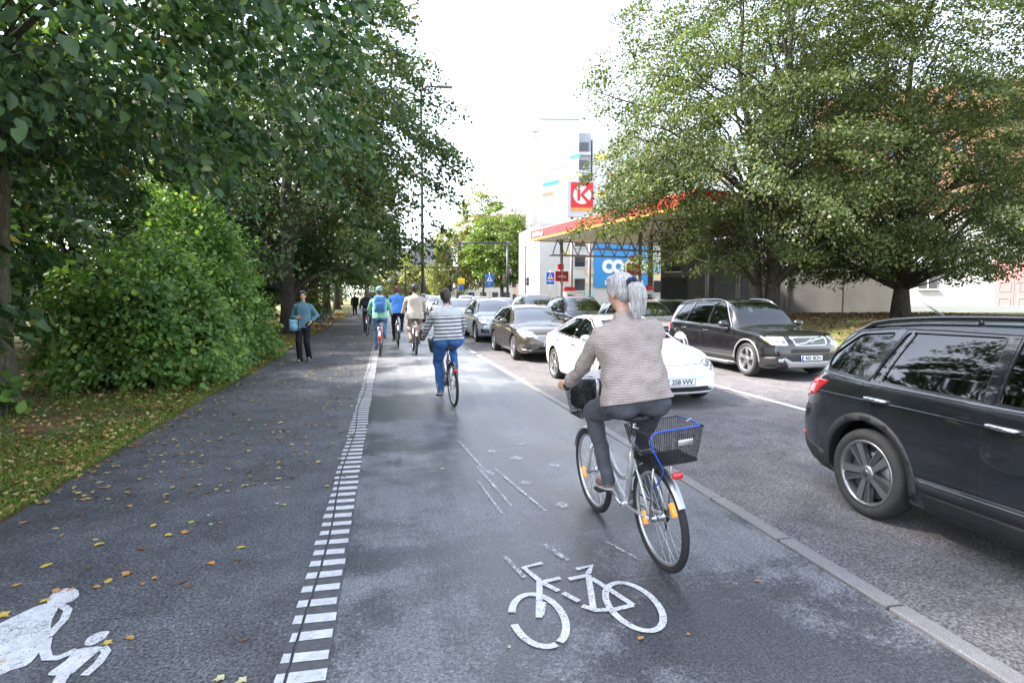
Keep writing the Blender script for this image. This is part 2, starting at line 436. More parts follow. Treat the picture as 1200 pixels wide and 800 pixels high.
# striped divider between footpath and cycle path: one bar each 0.2 m
STRIP = sheet('divider_band', lambda y: -.575, lambda y: -.325, [y for y in YS if -4 < y < 24], 1, .003, mat('divider_base', (.085, .086, .095), .7, var=.3, vscale=20, bump=.4, bscale=120))
y = 1.6; 
while y < 22.5:
    m2 = MB(); w0 = -.565 + random.uniform(-.012, .012); w1 = -.335 + random.uniform(-.01, .01); l = .088 + random.uniform(-.008, .008)
    sk = random.uniform(-.008, .008); cx = -.5 + .02 * math.sin(y * 1.7)
    m2.add([(w0, y, G(y) + .007), (cx - .008, y + sk * .4, G(y) + .007), (cx - .008, y + l + sk * .4, G(y) + .007), (w0 + .004, y + l, G(y) + .007)], [(0, 1, 2, 3)])
    m2.add([(cx + .008, y + sk * .6, G(y) + .007), (w1, y + sk, G(y) + .007), (w1, y + l + sk, G(y) + .007), (cx + .008, y + l + sk * .6, G(y) + .007)], [(0, 1, 2, 3)])
    m2.obj('paint_bar', M_PAINT2, STRIP); y += .186
# crack running along the divider
cr = MB(); stroke(cr, [(-.5 + .02 * math.sin(yy * 1.7) + random.uniform(-.007, .007), yy) for yy in np.arange(1.5, 16, .06)], .006, .0085)
cr.obj('joint_crack', mat('crack', (.02, .02, .022), .95), STRIP)

# bicycle symbol
def ring(cx, cy, ax, ay, rot, n=40, gap=None):
    out = []
    for i in range(n + 1):
        a = 2 * math.pi * i / n; x, y = ax * math.cos(a), ay * math.sin(a)
        out.append((cx + x * math.cos(rot) - y * math.sin(rot), cy + x * math.sin(rot) + y * math.cos(rot)))
    return out
bs = MB()
fr = ring(.825, 3.245, .150, .285, R(-3)); 
stroke(bs, fr[0:19], .045); stroke(bs, fr[21:33], .045); stroke(bs, fr[33:41], .045)
rr = ring(1.425, 3.275, .150, .285, R(-3)); stroke(bs, rr, .042)
for pts in ([(.83, 3.25), (.945, 3.69)], [(.945, 3.69), (.885, 3.9), (1.03, 3.945)], [(.93, 3.66), (1.09, 3.70)], [(1.14, 3.67), (1.29, 3.70)],
            [(1.29, 3.72), (1.355, 3.83), (1.235, 3.80)], [(1.285, 3.70), (1.17, 3.27)], [(.955, 3.66), (1.03, 3.53)], [(1.05, 3.5), (1.115, 3.38)], [(1.12, 3.33), (1.18, 3.265), (1.30, 3.25), (1.425, 3.275)],
            [(1.29, 3.66), (1.35, 3.5), (1.425, 3.275)], [(.845, 3.27), (.90, 3.42)]):
    stroke(bs, pts, .04)
bs.obj('bicycle_symbol', M_PAINT, CYC)
# adult and child symbol
FOOT = bpy.data.objects['footpath']
ps = MB()
def smooth_poly(mb, pts, z):
    """rounded flat outline"""
    P = [Vector(p) for p in pts]; out = []
    for i in range(len(P)):
        a, b, c = P[i - 1], P[i], P[(i + 1) % len(P)]; p, q = b.lerp(a, .3), b.lerp(c, .3)
        for k_ in range(4): t = k_ / 3; r_ = p * (1 - t) ** 2 + b * 2 * t * (1 - t) + q * t * t; out.append((r_.x, r_.y, z))
    mb.add(out, [tuple(range(len(out)))])
smooth_poly(ps, [(-1.97, 4.17), (-2.05, 4.21), (-2.10, 4.16), (-2.09, 4.05), (-2.03, 3.97), (-1.93, 4.0), (-1.92, 4.08)], .0048)
smooth_poly(ps, [(-2.06, 4.02), (-2.12, 3.98), (-2.26, 3.7), (-2.3, 3.5), (-2.2, 3.52), (-2.06, 3.3), (-1.98, 3.1), (-1.89, 3.3), (-1.81, 3.33), (-1.84, 3.58), (-1.93, 3.78), (-1.96, 3.9), (-1.98, 3.98)], .0052)
stroke(ps, [(-1.99, 3.99), (-1.90, 3.9), (-1.865, 3.78), (-1.862, 3.66), (-1.86, 3.60)], .045, .0056)
smooth_poly(ps, [(-1.55, 3.6), (-1.61, 3.6), (-1.645, 3.54), (-1.625, 3.47), (-1.58, 3.46), (-1.545, 3.52)], .0049)
smooth_poly(ps, [(-1.66, 3.44), (-1.51, 3.45), (-1.545, 3.3), (-1.56, 3.2), (-1.69, 3.22), (-1.645, 3.35)], .0053)
stroke(ps, [(-1.64, 3.43), (-1.70, 3.37), (-1.755, 3.38), (-1.81, 3.47), (-1.855, 3.58)], .05, .0058)
stroke(ps, [(-1.52, 3.43), (-1.48, 3.38), (-1.475, 3.28), (-1.495, 3.18)], .045, .0062)
stroke(ps, [(-1.60, 3.22), (-1.585, 3.12), (-1.565, 3.0)], .06, .0066)
me = ps.mesh('pedestrian_symbol', M_PAINT)
put('pedestrian_symbol', me, FOOT)
# faint older markings, scrapes and dots
fm = MB()
for pts, w in (([(.93, 4.95), (.86, 5.9)], .025), ([(1.05, 5.1), (.93, 6.4)], .03), ([(1.32, 4.9), (1.1, 6.3)], .03), ([(1.22, 3.95), (1.12, 4.25)], .05), ([(.86, 3.75), (.79, 4.1)], .035), ([(1.72, 3.85), (1.6, 4.2)], .03), ([(.98, 6.3), (.86, 7.6)], .025)):
    stroke(fm, pts, w, .003)
fm.obj('faint_scrape', M_PAINT3, CYC)
dm = MB()
for x, yy, r in ((1.0, 6.15, .08), (1.32, 5.75, .06), (1.42, 6.65, .07), (1.78, 6.3, .06), (1.5, 5.05, .06), (1.2, 7.0, .06), (1.62, 7.3, .05)):
    dm.add([(x + r * math.cos(a) * random.uniform(.85, 1.1), yy + r * 1.3 * math.sin(a) * random.uniform(.85, 1.1), G(yy) + .0035) for a in np.linspace(0, 2 * math.pi, 15)[:-1]], [tuple(range(14))])
dm.obj('paint_dot', M_PAINT3, CYC)
# lane line and kerbside line on the road
def lane_x(y): return kerb_x(y) + 3.95
for (a, b) in [(-6, 11.6), (14.5, 17.5), (20.5, 24), (28, 32), (37, 41), (47, 51), (58, 62)]:
    m2 = MB(); stroke(m2, [(lane_x(y), y) for y in np.linspace(a, b, 10)], .12, -.029); m2.obj('lane_line', M_PAINT2, ROAD)

# ================================================================== vegetation
def unit(a): return a / np.maximum(np.linalg.norm(a, axis=1, keepdims=True), 1e-9)
def leaves_mesh(name, C, A, N, S, mt, wr=.75, fine=False, fold=.25):
    """one mesh of many leaves: C centre, A tip direction, N normal, S length"""
    n = len(C); A = unit(A); N = unit(N - A * np.sum(N * A, 1, keepdims=True)); B = np.cross(A, N); S = S[:, None]
    if fine:
        V = np.stack([C - A * S * .5, C - A * S * .22 + B * S * wr * .46 + N * S * fold * .4, C + A * S * .18 + B * S * wr * .4 + N * S * fold * .35, C + A * S * .55 - N * S * .08,
                      C + A * S * .18 - B * S * wr * .4 + N * S * fold * .35, C - A * S * .22 - B * S * wr * .46 + N * S * fold * .4], 1)
        quad = np.array([[0, 3, 2, 1], [0, 5, 4, 3]])
    else:
        V = np.stack([C - A * S * .5, C - A * S * .02 + B * S * wr * .5 + N * S * fold * .4, C + A * S * .5 - N * S * .05, C - A * S * .02 - B * S * wr * .5 + N * S * fold * .4], 1)
        quad = np.array([[0, 1, 2, 3]])
    k = V.shape[1]; q = len(quad)
    F = (np.arange(n)[:, None, None] * k + quad[None]).reshape(-1)
    me = bpy.data.meshes.new(name)
    me.vertices.add(n * k); me.vertices.foreach_set('co', V.reshape(-1).astype(np.float32))
    nf = n * q; me.loops.add(nf * 4); me.loops.foreach_set('vertex_index', F.astype(np.int32))
    me.polygons.add(nf); me.polygons.foreach_set('loop_start', (np.arange(nf) * 4).astype(np.int32)); me.polygons.foreach_set('loop_total', np.full(nf, 4, np.int32))
    me.materials.append(mt); me.update(calc_edges=True); return me
def spray_leaves(cent, rad, per, flat, core, size, up=.7, out=.6, jit=.6, droop=.35):
    """cent (n,3) clump centres, rad (n,), per leaves each; clumps are flattened sprays drooping away from core"""
    n = len(cent); idx = np.repeat(np.arange(n), per); m = len(idx)
    o = cent - core; o[:, 2] *= .5; o = unit(o)
    p = RNG.normal(size=(m, 3)); p = unit(p) * (RNG.random((m, 1)) ** .45)
    p[:, 2] *= flat; oo = o[idx]
    along = np.sum(p[:, :2] * oo[:, :2], 1)
    p[:, 2] -= droop * along + .18 * droop * (along ** 2)
    C = cent[idx] + p * rad[idx][:, None]
    N = np.tile(np.array([0, 0, up]), (m, 1)) + oo * out + RNG.normal(size=(m, 3)) * jit
    A = oo * .8 + RNG.normal(size=(m, 3)) * .55; A[:, 2] -= .45
    S = size * RNG.uniform(.5, 1.22, m)
    return C, A, N, S
def limb_points(a, b, sag=.0, wig=.15, n=5):
    a, b = Vector(a), Vector(b); out = []
    L = (b - a).length
    for i in range(n + 1):
        t = i / n; p = a.lerp(b, t); p.z += math.sin(t * math.pi) * sag * L
        if 0 < i < n: p += Vector((random.uniform(-1, 1), random.uniform(-1, 1), random.uniform(-1, 1))) * wig * L * .12
        out.append(p)
    return out
def tree(label, x, y, h, r, base_h, nclump, per, size, mt, trunk_r=.3, stems=1, fine=False, lean=(0, 0), prof=None, clump_r=(.5, 1.), flat=.4, bark=None, group=None, cull=None, name='linden_tree', z0=None, shell=.45, cy=0., cx=0., limbs=26, seed=None, droop=.35, limb_min=0., extra=()):
    """tapered trunk with limbs and a crown of leaf sprays"""
    if seed is not None:
        random.seed(seed); global RNG; RNG = np.random.default_rng(seed)
    z = (G(y) + bank(x, y) - .05) if z0 is None else z0
    root = thing(name, label, 'tree', (x, y, z), group=group)
    prof = prof or [(0, .35), (.12, .8), (.3, 1.), (.55, .95), (.8, .62), (1, .08)]
    ph = np.array([a for a, b in prof]); pr = np.array([b for a, b in prof])
    # clump centres
    hh = []; 
    cand = RNG.random((nclump * 14, 2)); rr_ = np.interp(cand[:, 0], ph, pr)
    keep = cand[cand[:, 1] < rr_ ** 2][:nclump]; t = keep[:, 0]; n = len(t)
    an = RNG.random(n) * 2 * math.pi; rad = np.interp(t, ph, pr) * r * (shell + (1 - shell) * RNG.random(n) ** .7) * (1 + .12 * np.sin(an * 3 + t * 9) + .1 * np.sin(an * 7 + t * 23))
    cen = np.stack([cx + rad * np.cos(an) + lean[0] * t * h, cy + rad * np.sin(an) + lean[1] * t * h, base_h + t * (h - base_h)], 1)
    cr_ = RNG.uniform(clump_r[0], clump_r[1], n)
    if cull is not None:
        kp = cull(cen + np.array([x, y, z])); cen = cen[kp]; cr_ = cr_[kp]; n = len(cen)
    if extra:      # single low boughs given as world points with radius
        cen = np.concatenate([cen, np.array([e[:3] for e in extra]) - np.array([x, y, z])]); cr_ = np.concatenate([cr_, np.array([e[3] for e in extra])]); n = len(cen)
    core = np.array([cx * .5, cy * .5, base_h + (h - base_h) * .35])
    C, A, N, S = spray_leaves(cen, cr_, per, flat, core, size, droop=droop)
    if cull is not None:
        kp = cull(C + np.array([x, y, z])); C, A, N, S = C[kp], A[kp], N[kp], S[kp]
    cw = put('crown', leaves_mesh('crown', C, A, N, S, mt, fine=fine), root); cw['kind'] = 'stuff'
    # trunk(s)
    bark = bark or M_BARK
    forks = []
    for s in range(stems):
        a = 2 * math.pi * s / max(stems, 1) + .6; off = (.0 if stems == 1 else trunk_r * 1.3)
        b0 = Vector((math.cos(a) * off, math.sin(a) * off, -.15)); sp = 0 if stems == 1 else .055 * h
        tp = Vector((math.cos(a) * (off + sp) + lean[0] * h * .8, math.sin(a) * (off + sp) + lean[1] * h * .8, h * .82))
        pts = []; rs = []
        for i in range(11):
            u = i / 10; p = b0.lerp(tp, u)
            if i > 1: p += Vector((random.uniform(-1, 1), random.uniform(-1, 1), 0)) * .02 * h * u
            pts.append(p); rs.append(trunk_r * (1 - .85 * u) * (1.35 if i == 0 else 1.))
        tb = MB(); tb.tube(pts, rs, 12); 
        # root flare
        if s == 0:
            for q in range(5):
                aa = q * 1.256 + .3; tb.tube([b0 + Vector((math.cos(aa) * trunk_r * 1.9, math.sin(aa) * trunk_r * 1.9, .02)), b0 + Vector((math.cos(aa) * trunk_r * .6, math.sin(aa) * trunk_r * .6, .55))], [trunk_r * .22, trunk_r * .3], 6)
        tb.obj('trunk', bark, root); forks.append(pts)
    # limbs to some of the clumps and thin twigs to others
    order = np.argsort(RNG.random(n))[:limbs * 4]
    lb = MB()
    for q, i in enumerate(order):
        tr = forks[q % len(forks)]; c = Vector(cen[i]); 
        zz = max(base_h * .75, limb_min, c.z - (c.xy.length) * random.uniform(.35, .8)); u = min(.95, max(.08, zz / (h * .82))); f = u * 10; j = min(9, int(f)); st = tr[j].lerp(tr[j + 1], f - j)
        r0 = trunk_r * (.34 if q < limbs else .12) * (1 - .6 * u); 
        pts = limb_points(st, c, .1, .25, 5); lb.tube(pts, [r0 * (1 - .85 * k / 5) + .006 for k in range(6)], 6, caps=False)
    lo = lb.obj('limbs', bark, root); lo['kind'] = 'stuff'
    return root
def view_cull(umin, umax):
    """keep only foliage near enough to the frame to be seen or to shade it"""
    return None

# left: big linden whose boughs hang over the footpath
tree('large dark linden whose low boughs overhang the footpath at the left edge', -6.15, 11.0, 14.5, 5.6, 3.35, 980, 84, .138, M_LEAF_DARK, trunk_r=.21, fine=True, lean=(.02, -.0), bark=M_BARK2, clump_r=(.45, .85), cx=.4, cy=-2.3, seed=11, limbs=8, shell=.35, droop=.6, limb_min=5.5, cull=lambda P: P[:, 0] < -.15, extra=[(-4.05, 5.4, 2.75, .34), (-4.3, 5.6, 2.5, .3)],
     prof=[(0, .62), (.06, .9), (.25, 1.), (.55, .9), (.8, .6), (1, .1)], flat=.45)
# second tree further left whose shade darkens the wood edge
def oval(label, x, y, h, w, d, zb, nclump, per, size, mt, name='shrub', cat='shrub', clump=(.3, .55), fine=False, seed=1, stems=7, group=None, flat=.6, tilt=0.):
    global RNG
    RNG = np.random.default_rng(seed); random.seed(seed)
    root = thing(name, label, cat, (x, y, G(y) + bank(x, y) - .03), tilt, group)
    p = unit(RNG.normal(size=(nclump, 3))) * (RNG.random((nclump, 1)) ** .3); p[:, 2] = np.abs(p[:, 2])
    lump = 1 + .14 * np.sin(p[:, 0] * 6 + p[:, 2] * 5 + seed) + .12 * np.sin(p[:, 1] * 7 - p[:, 2] * 8 + seed * 2)
    cen = p * lump[:, None] * np.array([w / 2, d / 2, h - zb]) + np.array([0, 0, zb])
    C, A, N, S = spray_leaves(cen, RNG.uniform(clump[0], clump[1], nclump), per, flat, np.array([0, 0, zb + .1]), size, up=.5, out=.8, jit=.55)
    kp = C[:, 2] > .04; C, A, N, S = C[kp], A[kp], N[kp], S[kp]
    o = put('foliage', leaves_mesh('foliage', C, A, N, S, mt, fine=fine), root); o['kind'] = 'stuff'
    sb = MB()
    for i in range(stems * 4):
        c = Vector(cen[random.randrange(nclump)]) * .9; st = Vector((random.uniform(-.15, .15) * w, random.uniform(-.15, .15) * d, 0)); sb.tube(limb_points(st, c, .08, .3, 5), [.022 - .0035 * q for q in range(6)], 5, caps=False)
    so = sb.obj('stems', M_BARK, root); so['kind'] = 'stuff'
    return root
oval('broad leafy green shrub bulging onto the lawn beside the footpath', -4.95, 13.6, 2.8, 3.5, 3.6, .15, 560, 48, .125, M_LEAF_SHRUB, fine=True, seed=3)
oval('tall light green shrub rising behind the broad shrub near the walking woman', -5.35, 17.8, 4.5, 4.3, 4.4, .3, 620, 44, .15, M_LEAF_SHRUB, fine=False, seed=4, clump=(.4, .7))
oval('knee high green shrub at the footpath edge in front of the walking woman', -3.75, 16.2, .95, 1.0, 1.3, .05, 60, 40, .12, M_LEAF_SHRUB, seed=5, clump=(.18, .3), stems=4)
oval('small broad leaved sapling at the foot of the leftmost trunk', -5.75, 10.2, .62, .7, .7, .1, 16, 9, .17, M_LEAF_SHRUB, fine=True, seed=6, clump=(.12, .22), stems=3)
oval('low dark evergreen bush beside the parked hire bicycle', -4.6, 38.5, 2.0, 2.6, 3.0, .1, 90, 40, .16, M_LEAF_FAR, seed=8, clump=(.3, .5))
# row of lindens along the footpath
row = [(-4.3, 27.5, 18.5, 6.9, 21, 'tall grey green linden above the pedestrian with the light blue bag'), (-4.9, 34.5, 17., 5.6, 22, 'linden trunk standing close behind the parked hire bicycle'),
       (-5.0, 42.5, 16.5, 5.4, 23, 'linden beside the two dark dressed walkers on the footpath'), (-5.0, 51, 16, 5.2, 24, 'linden standing beyond the two dark dressed walkers'), (-5, 61, 15, 5.2, 25, 'smallest farthest linden of the left row')]
for q, (x, y, h, r, sd, lab) in enumerate(row):
    tree(lab, x, y, h, r, 2.3, [760, 430, 320, 260, 220][q], [84, 72, 62, 56, 50][q], .19 + .03 * q, M_LEAF_MID, trunk_r=.33, seed=sd, group='lindens lining the footpath', clump_r=(.6, 1.15), prof=[(0, .55), (.1, .9), (.3, 1.), (.6, .95), (.85, .7), (1, .25)], limbs=8, lean=(.015, -.01), droop=.6)
# the wood behind
wood = [(-9.0, 9.5, 11, 4.2, 31, 'dark tree at the wood edge left of the mossy trunk'), (-10.5, 15, 10.5, 4.2, 32, 'dark wood tree behind the broad shrub'), (-9.8, 21.5, 10, 4.0, 33, 'dark wood tree behind the tall light green shrub'), (-10.5, 29, 14, 4.8, 34, 'dark wood tree left of the tall grey green linden'),
        (-13, 11, 11, 5, 35, 'deep shaded tree far left inside the wood'), (-14, 20, 10.5, 5, 36, 'deep shaded tree inside the wood behind the shrubs'), (-12, 40, 15, 5.5, 37, 'wood tree far behind the parked hire bicycle'), (-11, 54, 15, 5.5, 38, 'farthest wood tree beyond the left row'), (-8.6, 4.5, 11, 3.8, 39, 'dark tree beside the camera left of the lawn'),
        (-8, 68, 12, 4.5, 63, 'wood tree beyond the smallest linden of the row'), (-6, 80, 12, 5, 64, 'wood tree closing the view at the end of the left row'), (-8.2, 33, 8, 3.5, 65, 'low wood tree behind the parked hire bicycle'), (-8.5, 46, 9, 4, 66, 'low wood tree left of the walkers in black'),
        (-17, 14, 11, 5, 67, 'wood tree deep behind the broad shrub'), (-20, 22, 12, 6, 68, 'wood tree deepest behind the tall shrub'), (-15, 27, 11, 5, 69, 'wood tree deep behind the tall grey green linden'), (-20, 34, 12, 6, 70, 'wood tree deep left of the parked hire bicycle')]
for x, y, h, r, sd, lab in wood:
    tree(lab, x, y, h, r, .8, 200, 38, .28, M_LEAF_DARK, trunk_r=.2, seed=sd, group='trees of the shaded wood', clump_r=(.6, 1.1), name='wood_tree', prof=[(0, .75), (.2, .9), (.5, 1), (.8, .7), (1, .2)], limbs=8)
# right: two big lindens on the bank
tree('big several stemmed linden on the bank behind the black estate car', 17.7, 25.6, 18.5, 8.0, 2.2, 900, 165, .142, M_LEAF_RIGHT, trunk_r=.3, stems=3, seed=41, clump_r=(.7, 1.3), flat=.36, limbs=36, shell=.25, droop=.55, cull=lambda P: (P[:, 0] > 9.0) & ((P[:, 0] > 13.5) | (P[:, 2] > 4.9)),
     cx=-.7, extra=[(random.Random(q).uniform(8.9, 12.6), random.Random(q + 99).uniform(21.5, 26), random.Random(q + 7).uniform(5.4, 8.8), 1.05) for q in range(46)], prof=[(0, .7), (.05, .98), (.25, 1.04), (.5, 1.02), (.75, .9), (1, .4)])
tree('big linden with a thick single trunk right of the several stemmed one', 24.3, 24.6, 17.5, 7.8, 1.9, 800, 160, .142, M_LEAF_RIGHT, trunk_r=.37, seed=42, clump_r=(.7, 1.3), flat=.36, limbs=40, shell=.25, droop=.55,
     prof=[(0, .7), (.06, .95), (.25, 1.), (.5, .98), (.75, .85), (1, .4)])
tree('airy linden leaning in at the right edge of the view', 35.2, 24.6, 16, 6.4, 3.2, 420, 70, .16, M_LEAF_RIGHT, trunk_r=.3, seed=43, clump_r=(.55, 1.), flat=.34, limbs=26, shell=.2, droop=.5)
# far trees across the junction
tree('round bright green maple beyond the traffic light gantry', 18.5, 98, 16.5, 6.2, 3.0, 330, 60, .42, M_LEAF_FAR, trunk_r=.35, seed=51, clump_r=(.8, 1.5), name='maple_tree', limbs=10)
tree('tall pale birch behind the round bright maple', 17.5, 112, 23, 5.0, 4.0, 260, 50, .42, M_LEAF_BIRCH, trunk_r=.25, seed=52, clump_r=(.8, 1.4), name='birch_tree', limbs=10)
tree('yellowish weeping birch left of the round bright maple', 10.5, 105, 13.5, 5.2, 1.6, 300, 50, .4, M_LEAF_BIRCH, trunk_r=.25, seed=53, clump_r=(.7, 1.3), flat=1., name='birch_tree', limbs=10)
tree('low yellow green birch farthest up the road', 8.0, 130, 12.5, 5.5, 1.5, 260, 50, .45, M_LEAF_BIRCH, trunk_r=.25, seed=54, clump_r=(.8, 1.4), flat=1., name='birch_tree', limbs=8)
tree('slim green tree beside the white striped building', 26.5, 92, 10.5, 2.5, 1.5, 120, 50, .35, M_LEAF_FAR, trunk_r=.18, seed=55, clump_r=(.6, 1.1), name='young_tree', limbs=6)
tree('pale tree at the far left of the road end', 1.5, 135, 12, 5.5, 1.2, 200, 50, .45, M_LEAF_BIRCH, trunk_r=.2, seed=56, clump_r=(.8, 1.4), name='birch_tree', limbs=6)
random.seed(77); RNG = np.random.default_rng(77)

# lawn, leaf litter and single fallen leaves
def scatter_blades(name, n, fx, ylo, yhi, hmin, hmax, mt, wr):
    y = ylo + (yhi - ylo) * RNG.random(n) ** 1.5; x = fx(y, RNG.random(n))
    z = np.array([G(b) + bank(a, b) for a, b in zip(x, y)]) + .01; h = RNG.uniform(hmin, hmax, n)
    C = np.stack([x, y, z + h * .4], 1); A = RNG.normal(size=(n, 3)) * .45; A[:, 2] = 1; N = RNG.normal(size=(n, 3))
    o = put(name, leaves_mesh(name, C, A, N, h, mt, wr=wr)); return o
def patchy(x, y): return np.sin(x * 1.9 + .7 * y) + np.sin(y * 1.3 - x * .8 + 1.3) + .6 * np.sin(x * 5 + y * 3)
fx = lambda y, u: -3.22 + .06 * np.sin(y * .45) - u ** 1.6 * 5.0
n = 110000; y = .5 + 29 * RNG.random(n) ** 1.5; x = fx(y, RNG.random(n)); p = patchy(x, y) - np.clip((-x - 4.4) * 1.6, 0, 4) + RNG.normal(size=n) * .5; kp = p > -1.3
x, y = x[kp], y[kp]; n = len(x); z = np.array([G(b) + bank(a, b) for a, b in zip(x, y)]) + .012; h = RNG.uniform(.03, .075, n)
C = np.stack([x, y, z + h * .35], 1); A = RNG.normal(size=(n, 3)) * .5; A[:, 2] = .9
tagged(put('lawn_grass', leaves_mesh('lawn_grass', C, A, RNG.normal(size=(n, 3)), h, M_GRASS, wr=.28)), 'short green grass along the left edge of the footpath', 'grass', kind='stuff')
n = 22000; y = .5 + 52 * RNG.random(n) ** 1.5; x = fx(y, RNG.random(n)) - .02; z = np.array([G(b) + bank(a, b) for a, b in zip(x, y)]) + .025 + RNG.random(n) * .025
C = np.stack([x, y, z], 1); A = RNG.normal(size=(n, 3)); A[:, 2] *= .25; N = RNG.normal(size=(n, 3)) * .35; N[:, 2] = 1
tagged(put('leaf_litter', leaves_mesh('leaf_litter', C, A, N, RNG.uniform(.035, .085, n) * np.interp(y, [5, 40], [1, 1.8]), M_LITTER)), 'brown and yellow leaf litter under the trees at left', 'leaves', kind='stuff')
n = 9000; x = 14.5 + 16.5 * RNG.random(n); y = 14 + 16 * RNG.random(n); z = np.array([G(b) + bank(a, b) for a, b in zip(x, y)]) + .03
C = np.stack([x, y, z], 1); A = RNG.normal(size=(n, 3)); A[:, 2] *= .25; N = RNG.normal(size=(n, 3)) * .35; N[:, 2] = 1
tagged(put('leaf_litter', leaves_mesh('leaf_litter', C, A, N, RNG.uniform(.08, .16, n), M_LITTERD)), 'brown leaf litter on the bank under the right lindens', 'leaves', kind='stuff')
# leaves lying thinly scattered on the asphalt
n = 2000; y = 6. + 40 * RNG.random(n) ** 1.1; x = -3.18 + 2.75 * RNG.random(n) ** np.interp(y, [3, 9, 20], [3.2, 1.7, 1.2]); z = np.array([G(b) for b in y]) + .012
C = np.stack([x, y, z], 1); A = RNG.normal(size=(n, 3)); A[:, 2] *= .08; N = RNG.normal(size=(n, 3)) * .15; N[:, 2] = 1
tagged(put('scattered_leaves', leaves_mesh('scattered_leaves', C, A, N, RNG.uniform(.04, .085, n), M_LITTER)), 'small fallen leaves scattered along the far footpath', 'leaves', kind='stuff')
LEAFC = {'yellow': (.55, .4, .08), 'orange': (.5, .24, .06), 'brown': (.16, .075, .04), 'pale': (.55, .52, .28)}
LM = {}
for cn, c in LEAFC.items():
    k = NT('single_leaf_' + cn); a = k.noise(25, 4); k.l(k.ramp(a, [(.3, tuple(q * .65 for q in c)), (.6, c)]), k.b.inputs['Base Color']); k.b.inputs['Roughness'].default_value = .5
    mm = []
    for v in range(3):
        bm = bmesh.new(); n = 12; rr2 = [1, .85, .8, .72, .6, .72, .55, .72, .6, .72, .8, .85]
        if v == 2: rr2 = [1.1, .6, .95, .5, .8, .45, .4, .45, .8, .5, .95, .6]
        cv = bm.verts.new((0, 0, .004)); ring_ = [bm.verts.new((math.cos(2 * math.pi * i / n) * rr2[i] * .5, math.sin(2 * math.pi * i / n) * rr2[i] * (.36 if v != 2 else .48), .004 + .05 * random.random() + .1 * abs(math.sin(2 * math.pi * i / n)) ** 2 * (.5 + v * .3))) for i in range(n)]
        for i in range(n): bm.faces.new((cv, ring_[i], ring_[(i + 1) % n]))
        st = [bm.verts.new(p) for p in ((-.45, .01, .02), (-.45, -.01, .02), (-.85, -.03, .03), (-.85, -.015, .03))]; bm.faces.new(st)
        me = bpy.data.meshes.new('fallen_leaf'); bm.to_mesh(me); bm.free(); me.materials.append(k.m); mm.append(me)
    LM[cn] = mm
def fallen(x, y, cn, s, lab):
    o = put('fallen_leaf', random.choice(LM[cn]), None, (x, y, G(y) + .004), (0, 0, random.uniform(0, 6.3))); o.scale = (s, s, s * .8)
    tagged(o, lab % cn, 'leaf', 'single fallen leaves on the asphalt')
cn_list = ['yellow', 'yellow', 'orange', 'brown', 'brown', 'pale', 'orange']
for x, y, cn, s in [(-.83, 3.02, 'pale', .075), (-.72, 2.98, 'pale', .075), (-.95, 5.55, 'yellow', .075), (-1.02, 5.6, 'pale', .05), (-1.75, 4.35, 'orange', .1), (-1.83, 4.25, 'yellow', .09), (-2.1, 4.05, 'yellow', .08), (-1.42, 3.5, 'orange', .07), (-1.72, 5.0, 'yellow', .09), (-1.9, 5.25, 'yellow', .08), (-1.6, 5.05, 'orange', .1), (-1.1, 4.65, 'yellow', .08), (-2.25, 3.9, 'yellow', .11), (-2.35, 4.6, 'yellow', .1), (-2.05, 4.5, 'brown', .07), (-1.35, 4.15, 'brown', .07), (-.8, 3.35, 'brown', .05), (-1.9, 6.3, 'brown', .09), (-1.7, 7.6, 'yellow', .1), (-2.3, 5.8, 'orange', .09)]:
    fallen(x, y, cn, s, '%s fallen leaf lying on the footpath asphalt near the camera')
for x, y, cn, s in [(1.32, 2.93, 'orange', .055), (1.6, 2.92, 'orange', .035), (.12, 8.3, 'yellow', .07), (.55, 6.4, 'pale', .06), (.35, 9.2, 'yellow', .07), (.6, 3.0, 'pale', .03), (2.35, 3.4, 'orange', .04)]:
    fallen(x, y, cn, s, '%s fallen leaf lying alone on the cycle path')
for i in range(150):
    y = 3.3 + 9.5 * random.random() ** 1.1; x = -3.15 + 2.1 * random.random() ** 1.7
    fallen(x, y, random.choice(cn_list), random.uniform(.045, .09), '%s fallen leaf among many scattered over the left footpath')

# ================================================================== cars
def paint(name, col, metal=.35, rough=.32, coat=1.):
    k = NT(name); k.b.inputs['Metallic'].default_value = metal; k.b.inputs['Coat Weight'].default_value = coat; k.b.inputs['Coat Roughness'].default_value = .04
    d = k.mapr(k.noise(3.2, 5, .7), .4, .75, 0, .07)
    k.l(k.mix(d, tuple(col), (.2, .19, .17)), k.b.inputs['Base Color'])
    k.l(k.mapr(k.noise(4, 3, .5), .3, .8, rough - .05, rough + .08), k.b.inputs['Roughness'])
    return k.m
def glassmat(name, tint, refl=.08):
    k = NT(name); tr = k.t.nodes.new('ShaderNodeBsdfTransparent'); tr.inputs[0].default_value = (*tint, 1)
    gl = k.t.nodes.new('ShaderNodeBsdfGlossy'); gl.inputs['Roughness'].default_value = .03; gl.inputs[0].default_value = (.95, .97, 1, 1)
    fr = k.t.nodes.new('ShaderNodeFresnel'); fr.inputs[0].default_value = 1.62
    ms = k.t.nodes.new('ShaderNodeMixShader'); k.l(k.mapr(fr.outputs[0], 0, 1, refl, 1.), ms.inputs[0]); k.l(tr.outputs[0], ms.inputs[1]); k.l(gl.outputs[0], ms.inputs[2]); k.l(ms.outputs[0], k.out.inputs[0])
    return k.m
M_GLASS = glassmat('car_glass', (.42, .5, .48)); M_GLASS_D = glassmat('car_glass_dark', (.02, .022, .026), .03); M_WS = glassmat('windscreen_glass', (.5, .57, .57), .22); M_WSC = glassmat('windscreen_clear', (.55, .62, .6), .07)
